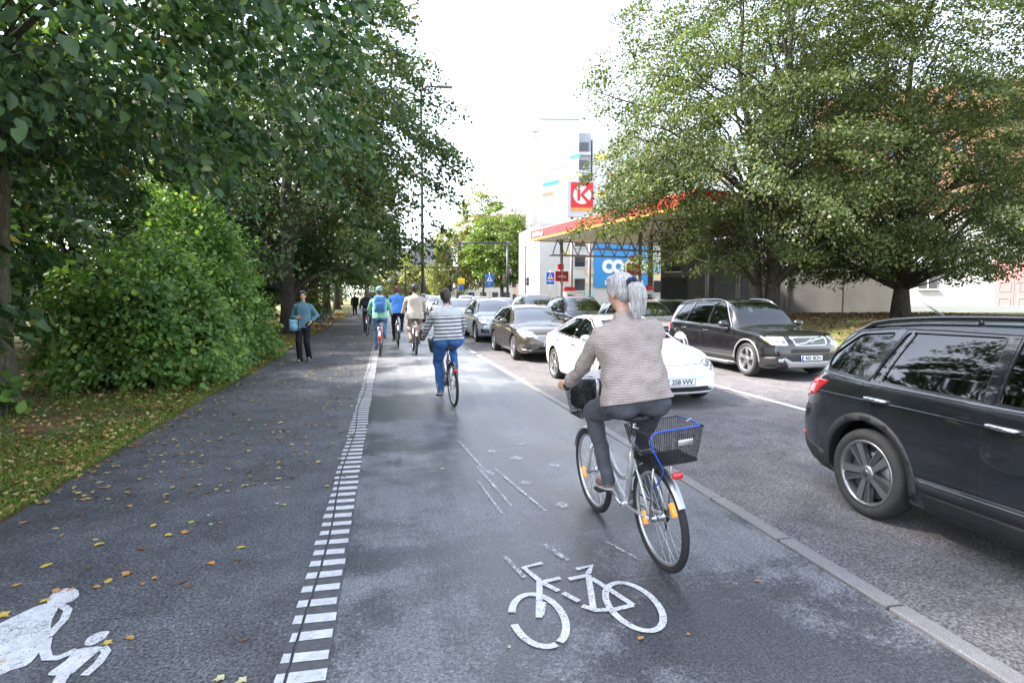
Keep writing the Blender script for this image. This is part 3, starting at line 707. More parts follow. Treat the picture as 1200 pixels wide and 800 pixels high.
M_BLKP = mat('black_plastic', (.018, .018, .02), .55, bump=.15, bscale=300); M_BLKG = mat('black_gloss', (.008, .008, .01), .12, coat=1.)
M_CHROME = mat('chrome', (.62, .64, .66), .14, 1.); M_SILV = mat('silver_plastic', (.38, .39, .41), .35, .6)
M_RUB = mat('tyre_rubber', (.022, .022, .024), .8, bump=.3, bscale=90, var=.25, vscale=10); M_ALLOY = mat('alloy', (.45, .46, .48), .3, .85); M_ALLOYM = mat('alloy_grey', (.26, .265, .28), .32, .85); M_ALLOYD = mat('alloy_dark', (.09, .09, .1), .35, .7)
M_DARKIN = mat('car_interior', (.02, .02, .022), .8); M_SEAT = mat('car_seat', (.035, .034, .034), .7); M_SEATL = mat('car_seat_light', (.2, .17, .13), .7)
M_DISC = mat('brake_disc', (.2, .2, .21), .4, .9)
M_RED = mat('tail_lamp', (.35, .012, .015), .12, coat=1., emit=(.6, .02, .02), es=.08); M_LAMP = mat('head_lamp', (.62, .65, .7), .08, .55, coat=1.)
M_LAMPON = mat('head_lamp_lit', (.8, .75, .65), .15, .2, coat=1., emit=(1, .72, .42), es=2.2); M_AMB = mat('amber_lamp', (.75, .3, .08), .2, coat=1.)
M_PLATE = mat('plate_white', (.72, .73, .74), .4); M_PLATEB = mat('plate_blue', (.02, .09, .42), .4); M_PLATET = mat('plate_ink', (.012, .012, .015), .5)
M_LAMPIN = mat('lamp_inner', (.12, .125, .13), .1, .6, coat=1.)
M_SEAM = mat('panel_gap', (.006, .006, .007), .9)

def pchip(P, x):
    xs = np.array([p[0] for p in P], float); ys = np.array([p[1] for p in P], float); x = np.atleast_1d(np.asarray(x, float))
    h = np.diff(xs); d = np.diff(ys) / h; m = np.zeros_like(ys)
    m[1:-1] = np.where(d[:-1] * d[1:] > 0, 2 * d[:-1] * d[1:] / np.where(np.abs(d[:-1] + d[1:]) < 1e-12, 1, d[:-1] + d[1:]), 0); m[0] = d[0]; m[-1] = d[-1]
    i = np.clip(np.searchsorted(xs, x, side='right') - 1, 0, len(xs) - 2); xc = np.clip(x, xs[0], xs[-1]); t = (xc - xs[i]) / h[i]
    return ((1 + 2 * t) * (1 - t) ** 2 * ys[i] + t * (1 - t) ** 2 * h[i] * m[i] + t * t * (3 - 2 * t) * ys[i + 1] + t * t * (t - 1) * h[i] * m[i + 1])
def car_loft(sp, cavity=False):
    L = sp['L']
    if cavity: ds = np.linspace(sp['cav'][0], sp['cav'][1], 26)
    else:
        ds = np.unique(np.concatenate([np.linspace(0, .5, 10), np.linspace(.5, L - .6, 34), np.linspace(L - .6, L, 12)]))
    W = sp['W']; wv = pchip(sp['plan'], ds) * W; zt = pchip(sp['top'], ds); zb = pchip(sp['belt'], ds); wt = pchip(sp['wt'], ds); z0 = pchip(sp['bot'], ds)
    cr = sp.get('crown', .05)
    if cavity: wv = wv - .07; wt = wt - .06; zt = zt - .055; zb = zb - .0; z0 = np.full_like(z0, .36)
    zb = np.minimum(zb, zt - cr - .012)
    rings = []
    for j, d in enumerate(ds):
        w, a, b, t, q = wv[j], z0[j], zb[j], zt[j], wt[j]; te = t - cr; h = te - b
        cw = sp.get('tumble', .3)
        pts = [(0, a), (.55 * w, a), (.86 * w, a + .008), (.95 * w, a + .06), (.982 * w, a + .18), (w, a + .5 * (b - a)), (.994 * w, b - .2 * (b - a)), (.975 * w, b - .05 * (b - a)), (.95 * w, b)]
        for f in (.08, .4, .75, .93): pts.append((.935 * w + (q - .935 * w) * (f ** (1 + cw)), b + h * f))
        pts += [(q * .93, te + cr * .25), (q * .78, te + cr * .55), (q * .42, t - cr * .1), (0, t)]
        sm = [(p.x, p.y) for p in spline([(x, z, 0) for x, z in pts], 2)]
        sm[0] = (0, sm[0][1]); sm[-1] = (0, sm[-1][1]); rings.append(sm)
    K = len(rings[0]); nj = len(ds); vs = []; idx = {}
    fz, tz = sp['nose'], sp['tail']; lf, lr = sp.get('lf', .8), sp.get('lr', .7)
    def Y(d, x, z):
        if cavity: return d - L / 2
        F = max(0, 1 - d / lf) ** 2; Rr = max(0, 1 - (L - d) / lr) ** 2
        return d - L / 2 + F * (float(pchip(fz, z)[0]) + sp['kf'] * x * x + sp.get('kf4', .1) * x ** 4) - Rr * (float(pchip(tz, z)[0]) + sp['kr'] * x * x + .1 * x ** 4)
    bm = bmesh.new(); grid = []
    for j, d in enumerate(ds):
        row = []
        for k in range(2 * K - 2):   # full ring: right side up, left side down
            x, z = rings[j][k] if k < K else (-rings[j][2 * K - 2 - k][0], rings[j][2 * K - 2 - k][1])
            row.append(bm.verts.new((x, Y(d, x, z), z)))
        grid.append(row)
    n = 2 * K - 2
    for j in range(nj - 1):
        for k in range(n):
            k2 = (k + 1) % n; bm.faces.new((grid[j][k], grid[j + 1][k], grid[j + 1][k2], grid[j][k2]))
    for j, flip in ((0, False), (nj - 1, True)):
        d = ds[j]; Q = 10; rows = []
        for k in range(1, K - 1):
            x, z = rings[j][k]; r = [grid[j][k]]
            for q in range(1, Q): xx = x * (1 - 2 * q / Q); r.append(bm.verts.new((xx, Y(d, xx, z), z)))
            r.append(grid[j][n - k]); rows.append(r)
        def face(*v):
            try: bm.faces.new(v if not flip else v[::-1])
            except ValueError: pass
        for i in range(len(rows) - 1):
            for q in range(Q): face(rows[i][q], rows[i + 1][q], rows[i + 1][q + 1], rows[i][q + 1])
        b0, t0 = grid[j][0], grid[j][K - 1]
        for q in range(Q): face(b0, rows[0][q], rows[0][q + 1]); face(rows[-1][q], t0, rows[-1][q + 1])
    bmesh.ops.recalc_face_normals(bm, faces=bm.faces[:])
    for f in bm.faces: f.smooth = True
    return bm
def bm_mesh(bm, name, mats):
    me = bpy.data.meshes.new(name); bm.to_mesh(me); bm.free()
    for m in (mats if isinstance(mats, (list, tuple)) else [mats]): me.materials.append(m)
    return me
def patch(bvh, pts, dirv, off=.003, grid=.1, thick=0.):
    grid = grid * (.45 if abs(Vector(dirv).normalized().y) > .05 else .6)
    """3-d outline near the body, draped onto the body along dirv"""
    n = Vector(dirv).normalized(); e1 = Vector((0, 0, 1)).cross(n)
    if e1.length < .1: e1 = Vector((1, 0, 0))
    e1.normalize(); e2 = n.cross(e1)
    P = [Vector((Vector(p).dot(e1), Vector(p).dot(e2))) for p in pts]; dep = sum(Vector(p).dot(n) for p in pts) / len(pts)
    bm = bmesh.new(); bm.faces.new([bm.verts.new((p.x, p.y, 0)) for p in P])
    for ax in (0, 1):
        lo = min(p[ax] for p in P); hi = max(p[ax] for p in P); c = math.ceil((lo + 1e-4) / grid) * grid
        while c < hi - 1e-4:
            co = [0, 0, 0]; no = [0, 0, 0]; co[ax] = c; no[ax] = 1
            bmesh.ops.bisect_plane(bm, geom=bm.verts[:] + bm.edges[:] + bm.faces[:], plane_co=co, plane_no=no, dist=1e-6); c += grid
    bmesh.ops.triangulate(bm, faces=[f for f in bm.faces if len(f.verts) > 4])
    nr = {}
    for v in bm.verts:
        o = e1 * v.co.x + e2 * v.co.y
        hit, nn, _, _ = bvh.ray_cast(o + n * 6, -n)
        if hit is None: hit, nn, _, _ = bvh.find_nearest(o + n * dep)
        v.co = hit + nn * off; nr[v] = nn
    bmesh.ops.recalc_face_normals(bm, faces=bm.faces[:])
    if sum((f.normal.dot(n)) * f.calc_area() for f in bm.faces) < 0: bmesh.ops.reverse_faces(bm, faces=bm.faces[:])
    if thick:
        top = bm.faces[:]; ed = [e for e in bm.edges if e.is_boundary]
        low = {v: bm.verts.new(v.co - nr[v] * thick) for v in list(nr)}
        for e in ed:
            a, b = e.verts
            f = e.link_faces[0]; vl = list(f.verts); i = vl.index(a)
            if vl[(i + 1) % len(vl)] is not b: a, b = b, a
            bm.faces.new((b, a, low[a], low[b]))
    for f in bm.faces: f.smooth = True
    return bm
def thick_line(pts, w):
    """2-d polyline -> outline polygon of width w"""
    P = [Vector(p) for p in pts]; A = []; B = []
    for i, p in enumerate(P):
        t = (P[min(i + 1, len(P) - 1)] - P[max(i - 1, 0)]).normalized(); nrm = Vector((-t.y, t.x)) * (w / 2); A.append(tuple(p + nrm)); B.append(tuple(p - nrm))
    return A + B[::-1]
def arc(cx, cz, r, a0, a1, n=14): return [(cx + r * math.cos(R(a0 + (a1 - a0) * i / n)), cz + r * math.sin(R(a0 + (a1 - a0) * i / n))) for i in range(n + 1)]
def offset_poly(poly, d):
    """grow polygon outwards by d"""
    P = [Vector(p) for p in poly]; n = len(P); area = sum(P[i].x * P[(i + 1) % n].y - P[(i + 1) % n].x * P[i].y for i in range(n)); s = 1 if area > 0 else -1; out = []
    for i in range(n):
        a = (P[i] - P[i - 1]).normalized(); b = (P[(i + 1) % n] - P[i]).normalized()
        na = Vector((a.y, -a.x)) * s; nb = Vector((b.y, -b.x)) * s; m = (na + nb)
        m = m / max(.35, m.length_squared / 2) if m.length > 1e-6 else na
        out.append(tuple(P[i] + m * d))
    return out
def rpoly(poly, r=.05, n=4):
    """round the corners of a polygon"""
    P = [Vector(p) for p in poly]; out = []
    for i in range(len(P)):
        a, b, c = P[i - 1], P[i], P[(i + 1) % len(P)]; r1 = min(r, (a - b).length * .45, (c - b).length * .45)
        p, q = b + (a - b).normalized() * r1, b + (c - b).normalized() * r1
        for k in range(n + 1): t = k / n; out.append(tuple(p * (1 - t) ** 2 + b * 2 * t * (1 - t) + q * t * t))
    return out
def axis_mat(up, fwd=(0, 1, 0)):
    z = Vector(up).normalized(); y = Vector(fwd); y = (y - z * y.dot(z)).normalized(); x = y.cross(z); return Matrix((x, y, z)).transposed()
class Car:
    def __init__(s, name, label, sp, loc, rz=0., cat='car', group='cars queueing on the road'):
        s.sp = sp; s.L = sp['L']; s.root = thing(name, label, cat, loc, rz, group); s.root.scale = (1.055,) * 3
        bm = car_loft(sp); s.bvh = BVHTree.FromBMesh(bm); me = bm_mesh(bm, 'body', [sp['paint'], M_DARKIN])
        cut = [bm_mesh(car_loft(sp, True), 'cav', [M_DARKIN, M_DARKIN])]
        mb = MB(); r = sp['wr'] + sp.get('gap', .055)
        for d in (sp['fx'], sp['rx']):
            for sx in (-1, 1):
                X = Matrix.Translation((0, 0, 0)); x0, x1 = sp['W'] - .36, sp['W'] + .2
                pl = [(d - s.L / 2 + r * math.cos(a), sp['wr'] + .01 + r * math.sin(a)) for a in np.linspace(0, 2 * math.pi, 41)[:-1]]
                n = len(pl); vs = [(sx * x0, y, z) for y, z in pl] + [(sx * x1, y, z) for y, z in pl]
                mb.add(vs, [tuple(range(n)), tuple(range(2 * n - 1, n - 1, -1))] + [(i, n + i, n + (i + 1) % n, (i + 1) % n) for i in range(n)])
        cut.append(mb.mesh('arch', [M_BLKP]))
        mb = MB()
        for poly, tint in sp['win']:
            n = len(poly); vs = [(-1.3, d - s.L / 2, z) for d, z in poly] + [(1.3, d - s.L / 2, z) for d, z in poly]
            mb.add(vs, [tuple(range(n)), tuple(range(2 * n - 1, n - 1, -1))] + [(i, n + i, n + (i + 1) % n, (i + 1) % n) for i in range(n)])
        cut.append(mb.mesh('win', [M_BLKP]))
        s.wsp = s.mirror(sp['ws']); s.rwp = s.mirror(sp['rw'])
        mb = MB()
        for poly, y0, y1 in ((s.wsp, -s.L / 2 - .3, -s.L / 2 + sp['cav'][0] + 1.5), (s.rwp, s.L / 2 - (s.L - sp['cav'][1]) - 1.2, s.L / 2 + .4)):
            n = len(poly); vs = [(x, y0, z) for x, z in poly] + [(x, y1, z) for x, z in poly]
            mb.add(vs, [tuple(range(n)), tuple(range(2 * n - 1, n - 1, -1))] + [(i, n + i, n + (i + 1) % n, (i + 1) % n) for i in range(n)])
        cut.append(mb.mesh('ws', [M_BLKP]))
        for c in cut:
            b2 = bmesh.new(); b2.from_mesh(c); bmesh.ops.recalc_face_normals(b2, faces=b2.faces[:]); b2.to_mesh(c); b2.free()
            me.materials.append(M_BLKP) if len(me.materials) < 3 else None
            ob = bpy.data.objects.new('cut', c); COL.objects.link(ob)
            me2 = eval_mesh(me, [('BOOLEAN', dict(operation='DIFFERENCE', solver='MANIFOLD', object=ob))])
            bpy.data.objects.remove(ob)
            if len(me2.polygons) > 50: me = me2
            else: print('boolean failed', name)
        me.name = 'body'
        try: me.set_sharp_from_angle(angle=R(38))
        except Exception as e: print(e)
        s.body = put('body', me, s.root)
        # panes
        for poly, tint in sp['win']:
            for sx in (1, -1): s.side('window_pane', offset_poly(poly, .012), {0: M_GLASS, 1: M_GLASS_D}[tint], sx, -.012, .12)
        s.front('windscreen', s.wsp_off(s.wsp), sp.get('wsm', M_WS), -.01)
        s.rear('rear_window', s.wsp_off(s.rwp), M_GLASS_D if sp.get('rtint', 1) else M_GLASS, -.01)
        # wheels
        for d in (sp['fx'], sp['rx']):
            for sx in (-1, 1): car_wheel(s.root, sx, sp['track'], d - s.L / 2, sp['wr'], sp.get('rim', 'five'), sp.get('tw', .21))
        s.interior()
    def mirror(s, half): return [(x, z) for x, z in half] + [(-x, z) for x, z in half[::-1] if x > 1e-6]
    def wsp_off(s, p): return offset_poly(p, .02)
    def o(s, name, bm, mt, parent=None): return put(name, bm_mesh(bm, name, mt), parent or s.root)
    def side(s, name, poly, mt, sx=1, off=.003, grid=.12, thick=0., parent=None):
        return s.o(name, patch(s.bvh, [(sx * .9, d - s.L / 2, z) for d, z in poly], (sx, 0, 0), off, grid, thick), mt, parent)
    def both(s, name, poly, mt, off=.003, grid=.15, thick=0., parent=None):
        for sx in (1, -1): s.side(name, poly, mt, sx, off, grid, thick, parent)
    def front(s, name, poly, mt, off=.003, grid=.045, thick=0., ang=0., parent=None):
        """poly in (x, z); ang turns the draping direction towards +x"""
        a = R(ang); dv = (math.sin(a), -math.cos(a), 0)
        return s.o(name, patch(s.bvh, [(x, -s.L / 2 + .12, z) for x, z in poly], dv, off, grid, thick), mt, parent)
    def front3(s, name, pts, mt, ang, off=.004, grid=.1, thick=.012, parent=None):
        """outline by (x, d, z) on the +x corner, mirrored to both sides"""
        for sx in (1, -1):
            a = R(ang); dv = Vector((sx * math.sin(a), -math.cos(a), 0)); P3 = [(sx * x, d - s.L / 2, z) for x, d, z in pts]
            ob = s.o(name, patch(s.bvh, P3, dv, off, grid, thick), mt, parent)
            if name == 'headlight':      # reflector bowls behind the lens
                xs_ = sorted(p[0] for p in pts); zc = sum(p[2] for p in pts) / len(pts)
                for f_ in (.3, .62):
                    i_ = Vector((sx * (xs_[0] + (xs_[-1] - xs_[0]) * f_), 0, zc)); hit, nn, _, _ = s.bvh.ray_cast(i_ + Vector((0, -6, 0)), Vector((0, 1, 0)))
                    if hit is not None:
                        l_ = MB(); q_ = axis_mat(nn, (0, 0, 1)); l_.ell(hit + nn * .002, (.042, .042, .012), q_, 16, 8); l_.m(1).ell(hit + nn * .012, (.018, .018, .006), q_, 12, 6); l_.obj('lamp_reflector', [M_LAMPIN, M_CHROME], ob)
    def rear(s, name, poly, mt, off=.003, grid=.12, thick=0., parent=None): return s.o(name, patch(s.bvh, [(x, s.L / 2, z) for x, z in poly], (0, 1, 0), off, grid, thick), mt, parent)
    def rear3(s, name, pts, mt, ang, off=.004, grid=.1, thick=.012):
        for sx in (1, -1):
            a = R(ang); s.o(name, patch(s.bvh, [(sx * x, d - s.L / 2, z) for x, d, z in pts], (sx * math.sin(a), math.cos(a), 0), off, grid, thick), mt)
    def top(s, name, poly, mt, off=.003, grid=.15, thick=0.): return s.o(name, patch(s.bvh, [(x, d - s.L / 2, 1.5) for x, d in poly], (0, 0, 1), off, grid, thick), mt)
    def seams(s, lines, w=.007):
        for ln in lines: s.both('panel_gap', thick_line(ln, w), M_SEAM, .0012, .1)
    def handle(s, pts, mt):
        for d, z in pts:
            for sx in (1, -1):
                hit, nn, _, _ = s.bvh.ray_cast(Vector((sx * 3, d - s.L / 2, z)), Vector((-sx, 0, 0)))
                if hit is None: continue
                mb = MB(); y0, y1 = hit.y - .105, hit.y + .105
                q = lambda y, o, zz=0: Vector((hit.x + sx * o, y, z + zz))
                mb.tube([q(y0, -.004), q(y0 + .02, .03), q(hit.y, .042), q(y1 - .02, .034, .004), q(y1, -.004, .004)], [.012, .016, .017, .016, .012], 8); mb.obj('door_handle', mt, s.root)
    def mirrors(s, d, z, mt, reach=.16, size=(.2, .12, .15)):
        for sx in (1, -1):
            hit, nn, _, _ = s.bvh.ray_cast(Vector((sx * 3, d - s.L / 2, z)), Vector((-sx, 0, 0)))
            if hit is None: continue
            mb = MB(); c = Vector((hit.x + sx * reach, hit.y - .03, z + .05))
            mb.ell(c, (size[0] * .55, size[1] * .75, size[2] * .5), n=14, m=9); mb.m(1).tube([hit - Vector((sx * .02, 0, 0)), c - Vector((sx * .03, 0, .04))], [.035, .028], 8)
            o = mb.obj('wing_mirror', [mt, M_BLKP], s.root)
            g = MB(); g.ell(c + Vector((0, size[1] * .42, 0)), (size[0] * .44, size[1] * .36, size[2] * .4), n=12, m=7); g.obj('mirror_glass', M_CHROME, o)
    def rails(s, d0, d1, x, mt, h=.05, r=.017):
        for sx in (1, -1):
            def zt(d):
                hit, _, _, _ = s.bvh.ray_cast(Vector((sx * x, d - s.L / 2, 3)), Vector((0, 0, -1))); return hit.z if hit else 1.5
            pts = []
            for i in range(13):
                t = i / 12; d = d0 + (d1 - d0) * t; e = min(1, min(t, 1 - t) * 7); pts.append((sx * x, d - s.L / 2, zt(d) - .012 + h * math.sin(e * math.pi / 2)))
            mb = MB(); mb.tube(pts, r, 8)
            dm_ = (d0 + d1) / 2; mb.tube([(sx * x, dm_ - s.L / 2, zt(dm_) - .01), (sx * x, dm_ - s.L / 2, zt(dm_) + h * .9)], r * .9, 8); mb.obj('roof_rail', mt, s.root)
    def plate(s, z, txt, y=None, tilt=0., x=0.):
        hit, nn, _, _ = s.bvh.ray_cast(Vector((x, -5, z)), Vector((0, 1, 0)))
        ang = math.atan2(-nn.z, -nn.y) if abs(nn.y) > .1 else 0
        pr = put('number_plate', MB().rbox((0, 0, 0), (.52, .012, .115), .004).mesh('number_plate', M_PLATE), s.root, hit + nn * .018, (ang * .6, 0, 0))
        MB().box((-.236, -.0075, 0), (.042, .003, .108)).obj('country_band', M_PLATEB, pr)
        bd = MB()
        for a, b, c, d in ((0, .0535, .512, .005), (0, -.0535, .512, .005), (.2555, 0, .005, .11), (-.2555, 0, .005, .11)): bd.box((a, -.0072, b), (c, .003, d))
        bd.obj('plate_border', M_PLATET, pr)
        if txt: put('plate_text', text_mesh(txt, .105, M_PLATET, .0015, True), pr, (.022, -.0075, -.001), (R(90), 0, 0))
    def interior(s):
        sp = s.sp; d0 = sp['cav'][0]; hs = sp.get('hp', .62); sd = d0 + 1.35
        for x in (-.38, .38):
            mb = MB(); mb.rbox((x, sd - s.L / 2, hs), (.5, .5, .16), .06); mb.rbox((x, sd + .3 - s.L / 2, hs + .33), (.48, .13, .62), .06, M=Matrix.Rotation(R(-14), 3, 'X'))
            o = mb.obj('car_seat', sp.get('seat', M_SEAT), s.root)
            h = MB(); h.rbox((x, sd + .4 - s.L / 2, hs + .74), (.27, .09, .17), .04); h.tube([(x - .06, sd + .38 - s.L / 2, hs + .55), (x - .06, sd + .4 - s.L / 2, hs + .7)], .007, 6); h.tube([(x + .06, sd + .38 - s.L / 2, hs + .55), (x + .06, sd + .4 - s.L / 2, hs + .7)], .007, 6); h.obj('head_rest', sp.get('seat', M_SEAT), o)
        mb = MB(); mb.rbox((0, sd + 1.0 - s.L / 2, hs), (1.25, .45, .16), .05); mb.rbox((0, sd + 1.28 - s.L / 2, hs + .32), (1.25, .13, .56), .05, M=Matrix.Rotation(R(-14), 3, 'X')); mb.obj('rear_bench', sp.get('seat', M_SEAT), s.root)
        zc = float(pchip(sp['top'], d0)[0]) - .07
        mb = MB(); mb.rbox((0, d0 + .45 - s.L / 2, zc - .12), (1.3, .5, .2), .07); mb.obj('dashboard', M_DARKIN, s.root)
        mb = MB(); c = Vector((.38, d0 + .78 - s.L / 2, zc - .06)); t = R(62)
        mb.tube([c + Vector((math.cos(a) * .18, -math.sin(a) * .18 * math.cos(t), math.sin(a) * .18 * math.sin(t))) for a in np.linspace(0, 2 * math.pi, 25)], .015, 6, caps=False)
        mb.tube([c + Vector((-.17, 0, 0)), c + Vector((.17, 0, 0))], .018, 6); mb.tube([c, c + Vector((0, -.2, -.1))], .03, 6); mb.obj('steering_wheel', M_DARKIN, s.root)
RIMC = {}
def car_wheel(root, sx, xo, y, r, style, tw):
    w = bpy.data.objects.new('wheel', None); COL.objects.link(w); w.parent = root; w.location = (sx * xo, y, r); w.rotation_euler = (random.uniform(0, 6), 0, 0 if sx > 0 else math.pi)
    key = (round(r, 3), style, round(tw, 3))
    if key not in RIMC:
        rr = r * .745
        t = MB(); h = tw
        t.lathe([(-h, rr), (-h - .0, r * .86), (-h + .015, r * .965), (-h + .04, r * .992), (-h / 2, r), (-.04, r * .992), (-.014, r * .965), (.002, r * .9), (.004, r * .82), (-.006, rr + .012), (-.014, rr)], 'X', n=48)
        for q in range(3):
            xx = -h * (.25 + .25 * q); t.m(0)
        tm = t.mesh('tyre', M_RUB)
        d = MB(); d.m(0).lathe([(-h + .01, rr), (-.02, rr + .004), (-.008, rr + .002), (-.008, rr - .018), (-.03, rr - .03), (-h * .7, rr - .04)], 'X', n=48)
        ns = {'five': 5, 'ten': 10, 'fivetwin': 5, 'aero': 5, 'seven': 7}[style]
        for q in range(ns):
            a = 2 * math.pi * q / ns; ca, sa = math.cos(a), math.sin(a)
            def P(rad, tan, x): return (x, rad * ca - tan * sa, rad * sa + tan * ca)
            def bar(w0, w1, t0, t1, mi, x0=-.03, x1=-.016, th=.045):
                d.m(mi); vs = [P(.045, t0 - w0, x0), P(.045, t0 + w0, x0), P(rr - .01, t1 + w1, x1), P(rr - .01, t1 - w1, x1)]; vs += [(v[0] - th, v[1], v[2]) for v in vs]
                d.add(vs, [(0, 1, 2, 3), (7, 6, 5, 4), (0, 4, 5, 1), (1, 5, 6, 2), (2, 6, 7, 3), (3, 7, 4, 0)])
            if style == 'five': bar(.032, .022, 0, 0, 0); bar(.01, .009, 0, .05, 0); bar(.01, .009, 0, -.05, 0)
            elif style == 'fivetwin':
                bar(.02, .034, -.014, -.03, 0); bar(.012, .03, .022, .05, 1, -.034, -.02); bar(.004, .006, .034, .084, 0, -.03, -.016)
            elif style == 'aero': bar(.03, .045, 0, .02, 0); bar(.05, .075, 0, .07, 1, -.045, -.03)
            elif style == 'ten': bar(.014, .012, 0, 0, 0)
            else: bar(.02, .018, 0, 0, 0); bar(.01, .01, 0, .045, 0)
        d.m(0).lathe([(-.02, 0.001), (-.02, .055), (-.035, .07), (-.06, .07)], 'X', n=20); d.m(1).lathe([(-.012, 0.0005), (-.012, .026), (-.022, .032)], 'X', n=16)
        rm = d.mesh('rim', [M_ALLOYM if style == 'fivetwin' else M_ALLOY, M_ALLOYD])
        b = MB(); b.lathe([(-.09, .03), (-.085, rr * .78), (-.1, rr * .78), (-.1, .03)], 'X', n=32); b.lathe([(-.13, .01), (-.13, rr - .02)], 'X', n=32); bmh = b.mesh('brake_disc', [M_DISC])
        b2 = MB(); b2.lathe([(-h * .6, .005), (-h * .6, rr)], 'X', n=32); wb = b2.mesh('wheel_back', M_BLKP)
        RIMC[key] = (tm, rm, bmh, wb)
    for nm, me in zip(('tyre', 'rim', 'brake_disc', 'wheel_back'), RIMC[key]): put(nm, me, w)

def spec(L, W, H, top, belt, wt, win, ws, rw, paint_, fx, rx, wr, **kw):
    s = dict(L=L, W=W, top=top, belt=belt, wt=wt, win=win, ws=ws, rw=rw, paint=paint_, fx=fx, rx=rx, wr=wr,
             plan=[(0, .80), (.1, .87), (.3, .95), (.7, .99), (1.2, 1.), (L - 1., .995), (L - .4, .965), (L - .12, .9), (L, .84)],
             bot=[(0, .26), (.3, .2), (1, .19), (L - 1, .2), (L - .3, .25), (L, .33)],
             nose=[(.2, .06), (.35, .0), (.5, .0), (.75, .03), (.95, .12), (1.2, .2)], tail=[(.2, .08), (.45, .0), (.6, .0), (.9, .04), (1.2, .1), (1.7, .2)], kf=.12, kr=.08, track=W - .015, cav=(1.2, L - .45))
    s.update(kw); return s
def suv_spec(L, W, H, paint_, fo=.9, wb=2.7, wr=.35, hood=1.0, tint=(0, 0, 1), rake=.72, rear_rake=.28, **kw):
    """boxy five door body; proportions from length and height"""
    cw = fo + .42; r0 = cw + rake; e = L - .04
    top = [(0, hood - .16), (.12, hood - .1), (.35, hood - .05), (cw - .12, hood + .03), (cw, hood + .06), (cw + rake * .55, H - .2), (r0, H - .05), (r0 + .45, H), (L - 1.3, H - .01), (L - .62, H - .06), (L - .16 - rear_rake * .6, H - .14), (L - .1, hood + .06), (L, hood - .06)]
    bz = hood + .0; belt = [(0, hood - .26), (.5, hood - .1), (cw, bz - .02), (L * .6, bz + .02), (L - .5, bz + .06), (L, bz - .06)]
    wt = [(0, W * .62), (cw - .1, W * .78), (r0, W * .66), (L * .6, W * .66), (L - .5, W * .63), (L, W * .72)]
    t1 = H - .12; b1 = bz + .045
    A = [(cw + .12 + .02, b1), (cw + .12 + .45, b1 + .01), (cw + .12, b1)]
    fw = rpoly([(cw + .28, b1), (r0 - .02, t1 - .02), (min(r0 + .17, fo + wb * .56 - .08), t1 + .02), (fo + wb * .56, t1 + .03), (fo + wb * .56, b1 + .015)], .05)
    rwn = rpoly([(fo + wb * .56 + .07, b1 + .015), (fo + wb * .56 + .07, t1 + .03), (fo + wb * .9, t1 + .02), (fo + wb * .9 + .1, b1 + .03)], .05)
    qw = rpoly([(fo + wb * .9 + .18, b1 + .035), (fo + wb * .9 + .08, t1 + .015), (L - .72, t1 - .03), (L - .5, b1 + .1), (L - .56, b1 + .06)], .05)
    ws = [(0, hood + .09), (W * .79, hood + .1), (W * .60, H - .11), (0, H - .085)]
    rw = [(0, hood + .14), (W * .66, hood + .14), (W * .54, H - .22), (0, H - .2)]
    return spec(L, W, H, top, belt, wt, [(fw, tint[0]), (rwn, tint[1]), (qw, tint[2])], ws, rw, paint_, fo, fo + wb, wr, cav=(cw + .1, L - .4), **kw)
def std_doors(c, fo, wb, bz, H, wr, cladding=None):
    m = fo + wb * .56 + .035; a = fo + wr + .16
    c.seams([[(a, .34), (a - .02, bz - .1), (a + .1, bz + .03)], [(m, .3), (m + .01, bz + .02)], [(fo + wb - wr - .1, .32), (fo + wb - wr - .02, .62), (fo + wb * .93, .8), (fo + wb * .93 + .05, bz + .04)], [(a, .34), (fo + wb - wr - .1, .32)]])
    if cladding is not None:
        c.both('sill_cladding', [(fo + wr + .05, .2), (fo + wb - wr - .05, .2), (fo + wb - wr - .08, .36), (fo + wr + .08, .36)], cladding, .006, .2, .01)
        for d in (fo, fo + wb):
            o = arc(d, wr + .01, wr + .125, -8, 188, 20); i = arc(d, wr + .01, wr + .06, 188, -8, 20); c.both('arch_trim', o + i, cladding, .008, .12, .012)

def front_basic(c, hood, W, grille, lamp, lampmat=None, bump=None, fog=True):
    """headlights, grille, lower intake"""
    c.front3('headlight', lamp, lampmat or M_LAMP, 32, .004, .08, .015)
    c.front('grille', grille, M_BLKG, .004, .12, .01)

# ---- dark grey sport utility car passing at the right edge (faces the camera's side, rear end visible)
M_SATIN = mat('satin_trim', (.2, .21, .22), .3, .8)
H, hood = 1.66, 1.06
P_ = paint('paint_graphite', (.017, .02, .026), .45, .28)
sp = suv_spec(4.70, .94, H, P_, fo=.93, wb=2.79, wr=.362, hood=hood, tint=(1, 1, 1), rake=.78, rear_rake=.35, rim='fivetwin', gap=.06)
sp['win'] = [(rpoly([(1.66, 1.1), (2.1, 1.46), (2.5, 1.52), (2.72, 1.53), (2.72, 1.11)], .04), 1), (rpoly([(2.82, 1.11), (2.82, 1.53), (3.62, 1.52), (3.74, 1.13)], .04), 1), (rpoly([(3.83, 1.13), (3.72, 1.515), (4.1, 1.48), (4.33, 1.28), (4.3, 1.17)], .05), 1)]
c = Car('parked_car', 'dark grey sport utility car cut off by the right edge with red tail lamp', sp, (4.99, 4.36 + (4.70 / 2 - 3.72) * 1.055, -.035), R(.5), group=None)
c.root.name = 'grey_sport_utility_car'
fr_o = [(1.60, 1.075), (2.06, 1.49), (2.5, 1.555), (3.3, 1.56), (3.8, 1.55), (4.14, 1.51), (4.4, 1.29), (4.35, 1.13), (3.75, 1.09), (2.75, 1.075)]
for i in range(3):
    pass
